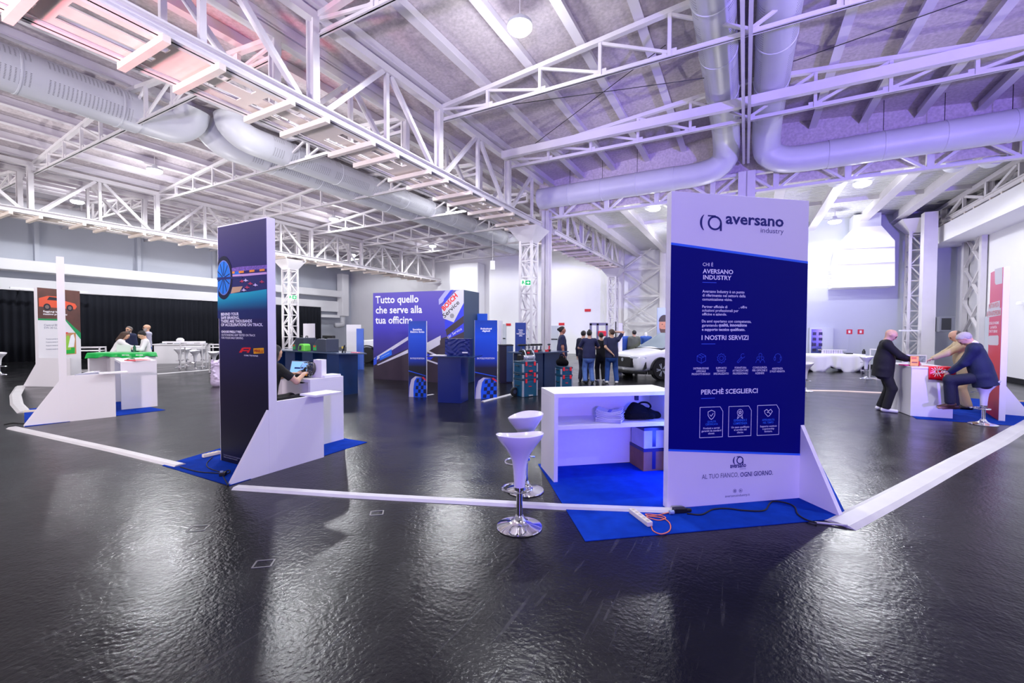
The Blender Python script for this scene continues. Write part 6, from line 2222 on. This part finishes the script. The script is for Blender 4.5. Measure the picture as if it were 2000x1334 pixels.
def loft(stations, name, m, parent, sub=1):
    """stations: (x, [(y, z) half profile from underside to roof centre]); mirrored in y."""
    vs, fs = [], []
    n = len(stations[0][1])
    for x, pr in stations:
        for y, z in pr:
            vs.append((x if not isinstance(x, tuple) else x[0], y, z))
        for y, z in pr[-2::-1]:
            vs.append((x, -y, z))
    w = 2 * n - 1
    for i in range(len(stations) - 1):
        for j in range(w - 1):
            fs.append((i * w + j, (i + 1) * w + j, (i + 1) * w + j + 1, i * w + j + 1))
    fs.append(tuple(range(w)))
    fs.append(tuple((len(stations) - 1) * w + j for j in range(w))[::-1])
    return MB().add(vs, fs).build(name, m, parent, smooth=True, subsurf=sub)


def wheel(t, x, y, r, w=.22, nsp=5):
    R = Matrix.Rotation(PI / 2, 3, 'X')
    wb = thing('wheel', None, None, (x, y, r))
    wb.parent = t
    MB().lathe([(r * .62, -w / 2), (r * .93, -w / 2), (r, -w * .35), (r, w * .35), (r * .93, w / 2), (r * .62, w / 2)], 32, (0, 0, 0), R).build('tyre', M['rubber'], wb, smooth='auto')
    MB().lathe([(r * .62, -w * .4), (r * .66, -w * .42), (r * .66, w * .42), (r * .62, w * .4)], 32, (0, 0, 0), R).build('rim', galu, wb, smooth='auto')
    for s_ in (-1, 1):
        b = MB().lathe([(0, -.01), (.055, -.01), (.055, .01), (0, .01)], 16, (0, s_ * w * .4, 0), R)
        for k in range(nsp):
            a = 2 * PI * k / nsp
            for da in (-.16, .16):
                b.bar((.04 * math.cos(a), s_ * w * .4, .04 * math.sin(a)), (r * .64 * math.cos(a + da), s_ * w * .4, r * .64 * math.sin(a + da)), .03, .05, (0, 1, 0))
        b.build('spokes', galu, wb)
    MB().lathe([(0, -.01), (r * .6, -.01), (r * .6, .01), (0, .01)], 20, (0, 0, 0), R).build('brake_disc', M['blk'], wb)


hx = Vector((-.93, -.36)).normalized()
cax = Vector((5.03, 14.75)) + Vector((-hx.y, hx.x)) * -.79
car = thing('car', 'white crossover car, its front showing past the white and navy panel', 'car', (cax.x, cax.y, 0), math.atan2(hx.y, hx.x))
# car frame: +x forward, front axle at x=0
S = [(-3.75, [(.0, .42), (.72, .42), (.80, .62), (.80, .88), (.74, 1.02), (.60, 1.10), (.0, 1.12)]),
     (-3.3, [(.0, .25), (.78, .25), (.89, .5), (.90, .9), (.84, 1.06), (.62, 1.45), (.0, 1.50)]),
     (-2.2, [(.0, .2), (.80, .2), (.92, .5), (.92, .9), (.86, 1.03), (.64, 1.58), (.0, 1.62)]),
     (-1.3, [(.0, .2), (.80, .2), (.92, .5), (.92, .9), (.86, 1.03), (.66, 1.58), (.0, 1.63)]),
     (-.62, [(.0, .2), (.80, .2), (.92, .5), (.92, .88), (.85, 1.01), (.74, 1.16), (.0, 1.24)]),
     (-.20, [(.0, .2), (.80, .2), (.92, .5), (.92, .86), (.84, .98), (.72, 1.015), (.0, 1.04)]),
     (.35, [(.0, .22), (.80, .22), (.91, .48), (.90, .82), (.78, .93), (.55, .98), (.0, 1.01)]),
     (.72, [(.0, .24), (.76, .24), (.84, .45), (.82, .76), (.70, .86), (.50, .90), (.0, .92)]),
     (.88, [(.0, .28), (.55, .28), (.62, .45), (.60, .70), (.52, .80), (.36, .83), (.0, .84)])]
loft(S, 'body_shell', carw, car, 2)
# dark lower bumper, grille, lamps, arches
MB().prism([(.62, -.86), (.86, -.56), (.93, -.3), (.94, 0), (.93, .3), (.86, .56), (.62, .86), (.5, .86), (.5, -.86)], .20, .30, lambda a, c, z: (a, c, z)).build('lower_bumper', M['blk'], car, bevel=.02)
MB().prism([(.90, -.44), (.915, 0), (.90, .44), (.84, .55), (.80, .30), (.80, -.30), (.84, -.55)], .42, .76, lambda a, c, z: (a - (z - .42) * .08, c, z)).build('grille', M['blk'], car, bevel=.01)
MB().lathe([(0, 0), (.06, 0), (.06, .012), (0, .012)], 20, (.905, 0, .66), Matrix.Rotation(PI / 2, 3, 'Y')).build('front_emblem', galu, car)
for s_ in (-1, 1):
    MB().prism([(.885, .40), (.80, .66), (.58, .83), (.54, .85), (.62, .72), (.80, .45)], .72, .79, lambda a, c, z: (a, s_ * c, z)).build('headlamp', hd_l, car, bevel=.01)
    MB().prism([(.70, .34), (.58, .62), (.55, .40)], .845, .88, lambda a, z, c: (a, s_ * c, z)).build('air_inlet', M['blk'], car)
    R = Matrix.Rotation(PI / 2, 3, 'X')
    for ax in (0, -2.67):
        b = MB()
        pts = [(ax + .40 * math.cos(a), s_ * .915, .35 + .40 * math.sin(a)) for a in [PI * i / 18 - .12 + .24 * (i / 18 - .5) * -1 for i in range(19)]]
        b.tube(pts, .035, 8)
        b.build('wheel_arch', M['blk'], car, smooth=True)
        MB().lathe([(0, -.02), (.385, -.02), (.385, .02), (0, .02)], 28, (ax, s_ * .905, .36), R).build('wheel_well', M['rubber'], car)
        wheel(car, ax, s_ * .86, .345)
    MB().box((-3.6, s_ * .90 - .03, .2), (.5, s_ * .90 + .03, .34)).build('side_skirt', M['blk'], car)
    MB().box((-.85, s_ * .98 - .1, 1.0), (-.65, s_ * .98 + .1, 1.14)).build('mirror', carw, car, bevel=.03)
    MB().add([(-.72, s_ * .86, 1.04), (-2.9, s_ * .87, 1.06), (-2.6, s_ * .70, 1.50), (-1.35, s_ * .70, 1.54)], [(0, 1, 2, 3)]).build('side_glass', cglass, car)
MB().box((-.34, -.72, 1.02), (-.16, .72, 1.062)).build('cowl', M['blk'], car)
MB().add([(-.26, -.70, 1.06), (-.26, .70, 1.06), (-1.26, .60, 1.60), (-1.26, -.60, 1.60)], [(0, 1, 2, 3)]).build('windscreen', cglass, car)

# white off-roader, mostly behind the display wall
q = D(719, 700, 22.0)
jp = thing('car', 'white off-road car mostly hidden behind the purple display wall', 'car', (q.x, 22.3, 0), PI + .12)
MB().prism([(-2.6, .75), (.45, .75), (.62, .85), (.62, 1.10), (-.55, 1.20), (-.85, 1.78), (-2.6, 1.80)], -.78, .78, lambda a, z, c: (a, c, z)).build('body_shell', carw, jp, bevel=.05)
MB().box((.55, -.7, .45), (.85, .7, .70)).build('bumper', M['blk'], jp, bevel=.04)
for s_ in (-1, 1):
    for ax in (0, -2.2):
        wheel(jp, ax, s_ * .76, .40, .26)
        MB().tube([(ax + .52 * math.cos(a), s_ * .84, .42 + .46 * math.sin(a)) for a in [PI * i / 10 for i in range(11)]], .03, 8).build('fender', M['blk'], jp, smooth=True)
    MB().box((-.85, s_ * .95 - .1, 1.22), (-.72, s_ * .95 + .1, 1.40)).build('mirror', M['blk'], jp, bevel=.02)
    MB().box((-2.2, s_ * .785 - .004, 1.28), (-1.0, s_ * .785 + .004, 1.68)).build('side_glass', cglass, jp)
MB().add([(-.575, -.66, 1.24), (-.575, .66, 1.24), (-.835, .62, 1.72), (-.835, -.62, 1.72)], [(0, 1, 2, 3)]).build('windscreen', cglass, jp)

# workshop frame, pole and portrait poster beyond the group
q = D(1170, 700, 17.0)
t = thing('workshop_frame', 'grey upright frame with a red machine head behind the group of men', 'frame', (q.x, 17.0, 0), 0)
fg = mat('violet_grey_frame', (128, 124, 156), .5)
for x in (-.35, -.08, .28):
    MB().box((x - .03, -.03, 0), (x + .05, .03, 1.95)).build('upright', fg, t)
MB().box((-.38, -.03, 1.88), (.33, .03, 1.98)).build('crossbar', fg, t)
MB().box((-.06, -.1, 1.45), (.26, .1, 1.66)).build('machine_head', redc, t, bevel=.03)
q = D(1202, 700, 15.5)
tag(MB().tube([(0, 0, 0), (0, 0, 2.0)], .02, 8).build('dark_post', M['blk'], loc=(q.x, 15.5, 0)), 'thin dark post just beyond the man with a hand on his head', 'post')
q = D(1211, 700, 16.0)
tag(MB().box((-.07, -.03, 0), (.07, .03, 1.95)).build('white_divider', M['board'], loc=(q.x, 16.0, 0)), 'white divider post between the group of men and the blue mannequin', 'divider')
qa, qb = D(1284, 601, 20.0), D(1330, 690, 20.0)
t = thing('portrait_poster', 'tall poster of a bearded young man beyond the white car', 'poster', (qa.x, 20.0, 0), 0)
wP = qb.x - qa.x
MB().box((0, 0, 0), (wP, .06, qa.z)).build('board', mat('grey_blue_poster', (150, 160, 190), .5), t)
FP = Face(t, (qa.x, 20.0), (1, 0))
cx, z0 = FP.at(1297, 655)
FP.poly('shoulders_print', [(0.02, .3), (wP - .02, .3), (wP - .02, z0 - .45), (cx + .2, z0 - .25), (cx - .2, z0 - .25), (.02, z0 - .5)], CL['jeansd'], .002)
fz = FP.at(1297, 636)[1]
FP.poly('face_print', circ(cx, fz, .24, 24, rz=.44), SK2, .003)
FP.poly('beard_print', [(cx + .22 * math.cos(a), fz - .12 + .30 * math.sin(a)) for a in [PI + PI * i / 14 for i in range(15)]] + [(cx + .14, fz - .16), (cx - .14, fz - .16)], mat('beard_print_brown', (84, 58, 52), .6), .004)
FP.poly('hair_print', [(cx + .26 * math.cos(a), fz + .18 + .32 * math.sin(a)) for a in [PI * i / 14 for i in range(15)]], mat('hair_print_dark', (52, 42, 48), .6), .004)
for dx in (-.09, .09):
    FP.poly('eye_print', circ(cx + dx, fz + .06, .035, 12, rz=.018), EYE, .005)
FP.poly('nose_print', [(cx - .03, fz - .08), (cx + .03, fz - .08), (cx, fz + .05)], mat('nose_shadow_ink', (150, 98, 82), .6), .005)

# ================================================================== LEFT BACKGROUND
# pleated black curtain on its rail
ct = thing('curtain', 'long black pleated curtain hanging along the side wall', 'curtain', W(0, -31.6), -TH)
cm = mat('black_curtain_cloth', (26, 28, 36), .9, spec=.2, bump=(30, .3))
vs, fs = [], []
n = 900
zz = (.03, 1.2, 2.4, 3.55)
for i in range(n + 1):
    u = -5 + 29.4 * i / n
    for z in zz:
        a = .055 * math.sin(u * 2 * PI / .31 + .8 * math.sin(u * 1.7)) * (1.1 - .12 * z) + .03 * math.sin(u * 2.3)
        vs.append((a, u, z))
for i in range(n):
    for j in range(len(zz) - 1):
        a = i * len(zz) + j
        fs.append((a, a + len(zz), a + len(zz) + 1, a + 1))
o = MB().add(vs, fs).build('cloth', cm, ct, smooth=True)
md = o.modifiers.new('cloth_thickness', 'SOLIDIFY')
md.thickness = .006
MB().tube([(0, -5, 3.58), (0, 24.5, 3.58)], .03, 8).build('rail', M['steel'], ct)
for k in range(12):
    u = -4 + k * 2.6
    MB().tube([(0, u, 3.58), (-1.5, u, 3.58)], .015, 6).build('rail_arm', M['steel'], ct)
for px0, px1, y0, y1, lb in ((19, 72, 562, 566, 'white light batten over the curtain near the frame edge'), (140, 171, 569, 572, 'white light batten behind the orange car print')):
    ua, za = onV(px0, y0, -31.0)
    ub, zb = onV(px1, y1, -31.0)
    t = thing('light_batten', lb, 'lamp', W(0, -31.0), -TH)
    MB().bar((0, ua, za), (0, ub, za), .08, .08).build('tube', M['white'], t)
    MB().bar((0, (ua + ub) / 2, za), (-2.02, (ua + ub) / 2, za), .03, .03).build('bracket', M['steel'], t)
# white buffet bar
ba, bb = D(300, 690, 20.5), D(402, 690, 21.2)
bd = Vector((bb.x - ba.x, bb.y - ba.y)).normalized()
bang = math.atan2(bd.y, bd.x)
bl_ = (Vector((bb.x, bb.y)) - Vector((ba.x, ba.y))).length
t = thing('buffet_bar', 'long white buffet bar in front of the black curtain', 'bar counter', (ba.x, ba.y, 0), bang)
MB().box((0, .05, 0), (bl_, .7, .90)).build('front', M['board'], t)
MB().box((-.05, 0, .90), (bl_ + .05, .75, .95)).build('worktop', M['board'], t, bevel=.005)
MB().box((.2, .4, .95), (bl_ - .2, .7, 1.06)).build('rear_ledge', M['board'], t)
BMX = Matrix.Translation((ba.x, ba.y, 0)) @ Matrix.Rotation(bang, 4, 'Z')
for i in range(8):
    tag(MB().lathe([(0, 0), (.10, .0), (.13, .02), (.13, .035), (0, .03)], 14).build('serving_dish', M['blk'] if i % 2 else galu, smooth='auto', loc=BMX @ Vector((.3 + i * .28, .2, .951))), 'small serving dish on the long white buffet bar', 'dish', 'serving dishes on the buffet bar')
tag(MB().lathe([(0, 0), (.16, 0), (.17, .08), (.1, .16), (0, .18)], 16).build('serving_cloche', M['board'], smooth='auto', loc=BMX @ Vector((bl_ * .42, .55, 1.061))), 'white domed dish on the rear ledge of the buffet bar', 'dish')


def bar_table(label, px, yy, rz, w=.62, d=.62, h=1.08):
    q = D(px, 690, yy)
    t = thing('bar_table', label, 'table', (q.x, q.y, 0), rz)
    for x in (-w / 2, w / 2):
        for y in (-d / 2, d / 2):
            MB().box((x - .018, y - .018, 0), (x + .018, y + .018, h)).build('leg', M['steel'], t)
    for z in (.25, h - .02):
        for s_ in (-1, 1):
            MB().bar((-w / 2, s_ * d / 2, z), (w / 2, s_ * d / 2, z), .036, .036).bar((s_ * w / 2, -d / 2, z), (s_ * w / 2, d / 2, z), .036, .036).build('rail', M['steel'], t)
    MB().box((-w / 2, -d / 2, h - .14), (w / 2, d / 2, h - .12)).build('tabletop', M['board'], t)
    return t


bar_table('white framed bar table beside the orange car print panel', 172, 14.6, .5, .75, .6, 1.06)
bar_table('white framed bar table among the stools before the buffet bar', 378, 18.2, .4, .75, .6, 1.06)
bar_table('white framed bar table just past the dark racing panel\'s edge', 430, 17.2, .4, .6, .6, 1.08)
for px, yy, lb in ((351, 18.6, 'white bar stool first along the framed table before the buffet bar'), (364, 19.2, 'white bar stool behind the gap of the framed table before the buffet bar'), (381, 17.6, 'white bar stool standing in front of the framed table before the buffet bar'), (395, 18.9, 'white bar stool at the far leg of the framed table before the buffet bar'),
                   (418, 16.6, 'white bar stool close to the dark racing panel\'s edge'), (-2, 15.5, 'white bar stool cut by the picture edge before the curtain'), (199, 14.0, 'white bar stool between the framed table and the green cloth'), (190, 15.7, 'white bar stool beyond the framed table beside the orange car print')):
    q = D(px, 690, yy)
    dup(st0, (q.x, q.y, 0), px * .7, lb)
# crumpled bag
q = D(424, 725, 12.6)
t = thing('plastic_bag', 'crumpled pale lilac plastic bag beside the dark racing panel', 'bag', (q.x, q.y, 0), .3)
pr = [cap((0, 0, .14), (0, 0, .66), .17, .11, k=.03)]
for i in range(46):
    a, z_ = rnd.uniform(0, 6.28), rnd.uniform(.06, .72)
    r_ = .17 - .08 * z_
    b_ = a + rnd.uniform(-.9, .9)
    pr.append(cap((r_ * math.cos(a), r_ * math.sin(a), z_), (r_ * 1.1 * math.cos(b_), r_ * 1.1 * math.sin(b_), min(.8, z_ + rnd.uniform(-.06, .14))), rnd.uniform(.015, .04), rnd.uniform(.01, .03), k=.012))
sdf_object('bag_body', pr, .02, mat('pale_lilac_plastic', (212, 196, 226), .35, bump=(14, .8)), t)

# ================================================================== CABLES AND FLOOR DUCTS


def floor_duct(label, pts, w=.14, h=.022, m=None, px=True):
    P = [G(*p) for p in pts] if px else [Vector(p) for p in pts]
    b = MB()
    vs, fs = [], []
    for i, p in enumerate(P):
        tdir_ = (P[min(i + 1, len(P) - 1)] - P[max(i - 1, 0)]).normalized()
        nrm_ = Vector((-tdir_.y, tdir_.x, 0))
        for o_, z in ((-w / 2, .0005), (-w * .28, h), (w * .28, h), (w / 2, .0005)):
            vs.append(p + nrm_ * o_ + Vector((0, 0, z)))
    for i in range(len(P) - 1):
        for j in range(4):
            fs.append((i * 4 + j, i * 4 + (j + 1) % 4, (i + 1) * 4 + (j + 1) % 4, (i + 1) * 4 + j))
    fs += [(0, 1, 2, 3), tuple((len(P) - 1) * 4 + j for j in (3, 2, 1, 0))]
    return tag(b.add(vs, fs).build('cable_cover', m or M['covw']), label, 'cable cover')


floor_duct('white cable cover from the pale fin to the carpet of the dark racing panel', [(24, 836), (120, 857), (230, 881), (352, 910)], .15)
floor_duct('long white floor cable cover between the dark racing panel and the navy panel', [(461, 953), (700, 969), (900, 980), (1100, 991), (1318, 999)], .13)
floor_duct('wide white taped cable cover curving away toward the red stand', [(1640, 1026), (1722, 984), (1800, 942), (1880, 898), (1950, 862), (2040, 808)], .24, .02)
floor_duct('short white cable cover ending at the teal toolbox wheels', [(942, 785), (1008, 768)], .09)
floor_duct('thin pale cable cover crossing the floor before the distant stools', [(306, 731), (440, 720)], .10)
floor_duct('pale cable cover crossing the far hall floor behind the bald man', [(1540, 762), (1640, 764), (1760, 769)], .14, .02, mat('cream_floor_duct', (226, 204, 190), .5))
floor_duct('white flat tape mark beside the narrower blue tower', [(833, 772), (846, 770)], .1, .004)
floor_duct('crumpled pale cable cover bending round the pale edge-on panel', [(40, 755), (30, 772), (33, 790), (48, 806)], .2, .03)
floor_duct('wooden floor strip behind the red panel', [(1972, 783), (2020, 785)], .12, .02, mat('tan_wood_strip', (190, 160, 130), .6))


def cable(label, pts, r, m, z=.008):
    P = smooth_path([G(*p, z) if len(p) == 2 else G(*p) for p in pts], 8)
    return tag(MB().tube(P, r, 8).build('cable', m, smooth=True), label, 'cable')


orangec = mat('salmon_cable', (226, 120, 86), .5)
cable('salmon cable looping from the power strip to the black plugs', [(1272, 1027), (1276, 1037), (1292, 1043), (1308, 1036), (1308, 1022), (1294, 1012), (1268, 1008), (1262, 1004), (1290, 1007), (1300, 1012), (1285, 1016), (1263, 1009), (1285, 1006), (1310, 1000), (1325, 996)], .0048, orangec, .012)
cable('black cable winding over the blue carpet in front of the navy panel', [(1342, 1003), (1370, 1005), (1392, 995), (1420, 993), (1455, 997), (1492, 997), (1503, 984), (1512, 979), (1535, 982), (1552, 990), (1558, 1004), (1575, 1015), (1595, 1021)], .0065, M['rubber'], .014)
tag(MB().tube([G(1592, 1020, .012), G(1620, 1023, .012), G(1655, 1026, .02)], .009, 8).build('white_sleeve', M['covw'], smooth=True), 'short white cable sleeve at the fin tip of the navy panel', 'cable sleeve')
cable('black cable over the small blue carpet to the dark racing panel', [(352, 912), (385, 921), (418, 924), (432, 926), (440, 938), (446, 948)], .006, M['rubber'], .012)
cable('thin black cable from the wrapped power strip', [(415, 893), (404, 905), (408, 914), (430, 922)], .005, M['rubber'], .012)
cable('black cable lying on the floor by the pale fin tip', [(8, 829), (25, 826), (48, 827), (60, 822)], .007, M['rubber'], .008)


def power_strip(label, p0, p1, n, z):
    a, b_ = G(*p0, z), G(*p1, z)
    d_ = b_ - a
    L_ = Vector((d_.x, d_.y)).length
    t = thing('power_strip', label, 'power strip', (a.x, a.y, z), math.atan2(d_.y, d_.x))
    MB().box((0, -.026, 0), (L_, .026, .042)).build('case', mat('ivory_plastic', (232, 224, 200), .4), t, bevel=.006)
    for i in range(n):
        x = L_ * (i + .6) / (n + .2)
        MB().lathe([(0, .0425), (.019, .0425), (.021, .0445), (.017, .0445), (.016, .0432), (0, .0432)], 18, (x, 0, 0)).build('socket', mat('ivory_socket', (206, 196, 168), .5), t)
        MB().box((x - .008, -.003, .0433), (x - .004, .001, .0440)).box((x + .004, -.003, .0433), (x + .008, .001, .0440)).build('socket_holes', M['blk'], t)
    return t


power_strip('ivory power strip with five sockets on the blue carpet by the navy panel', (1233, 1001), (1270, 1029), 5, .007)
power_strip('pale power strip wrapped in cable behind the dark racing panel', (396, 894), (430, 886), 4, .007)
power_strip('white power strip on the floor by the pale edge-on panel', (46, 806), (72, 804), 4, .001)
t = thing('plug_cluster', 'black plug and coupler cluster at the corner of the navy panel', 'plug', G(1325, 1001, .007), .1)
MB().box((-.05, -.025, 0), (.07, .03, .045)).build('coupler', M['blk'], t, bevel=.008)
MB().tube([(.06, 0, .022), (.12, 0, .018)], .016, 10).build('plug', M['rubber'], t, smooth=True)
MB().tube([(-.10, -.03, .02), (-.06, -.03, .02)], .018, 12).build('pale_plug', mat('pale_blue_plug', (150, 170, 200), .4), t)
t = thing('plug_cluster', 'black coiled plug cluster by the fin of the dark racing panel', 'plug', G(436, 929, .007), .3)
MB().box((-.035, -.03, 0), (.03, .03, .04)).build('coupler', M['blk'], t, bevel=.008)
MB().box((-.03, -.01, .04), (.0, .012, .055)).build('pale_plug', mat('pale_blue_plug', (150, 170, 200), .4), t)
MB().tube([Vector((.05 * math.cos(a) , .06 + .045 * math.sin(a), .02 + .01 * math.sin(2 * a))) for a in [2 * PI * i / 20 for i in range(20)]], .007, 6, closed=True).build('cable_coil', M['rubber'], t, smooth=True)
# outlined floor sockets
fb = mat('worn_steel_edge', (120, 118, 116), .4, .3)
for i, (px, py, w) in enumerate(((736, 1002, .055), (515, 1101, .06), (387, 1032, .065))):
    p = G(px, py)
    b = MB()
    for s_ in (-1, 1):
        b.box((-w, s_ * w * .8 - .005, 0), (w, s_ * w * .8 + .005, .003)).box((s_ * w - .006, -w * .8, 0), (s_ * w + .006, w * .8, .003))
    tag(b.build('floor_socket', fb, loc=p, rotz=.2), ('small outlined floor socket beside the long white cable cover', 'outlined floor socket in the dark open floor, nearest of three', 'faint outlined floor socket below the dark racing panel')[i], 'floor socket')
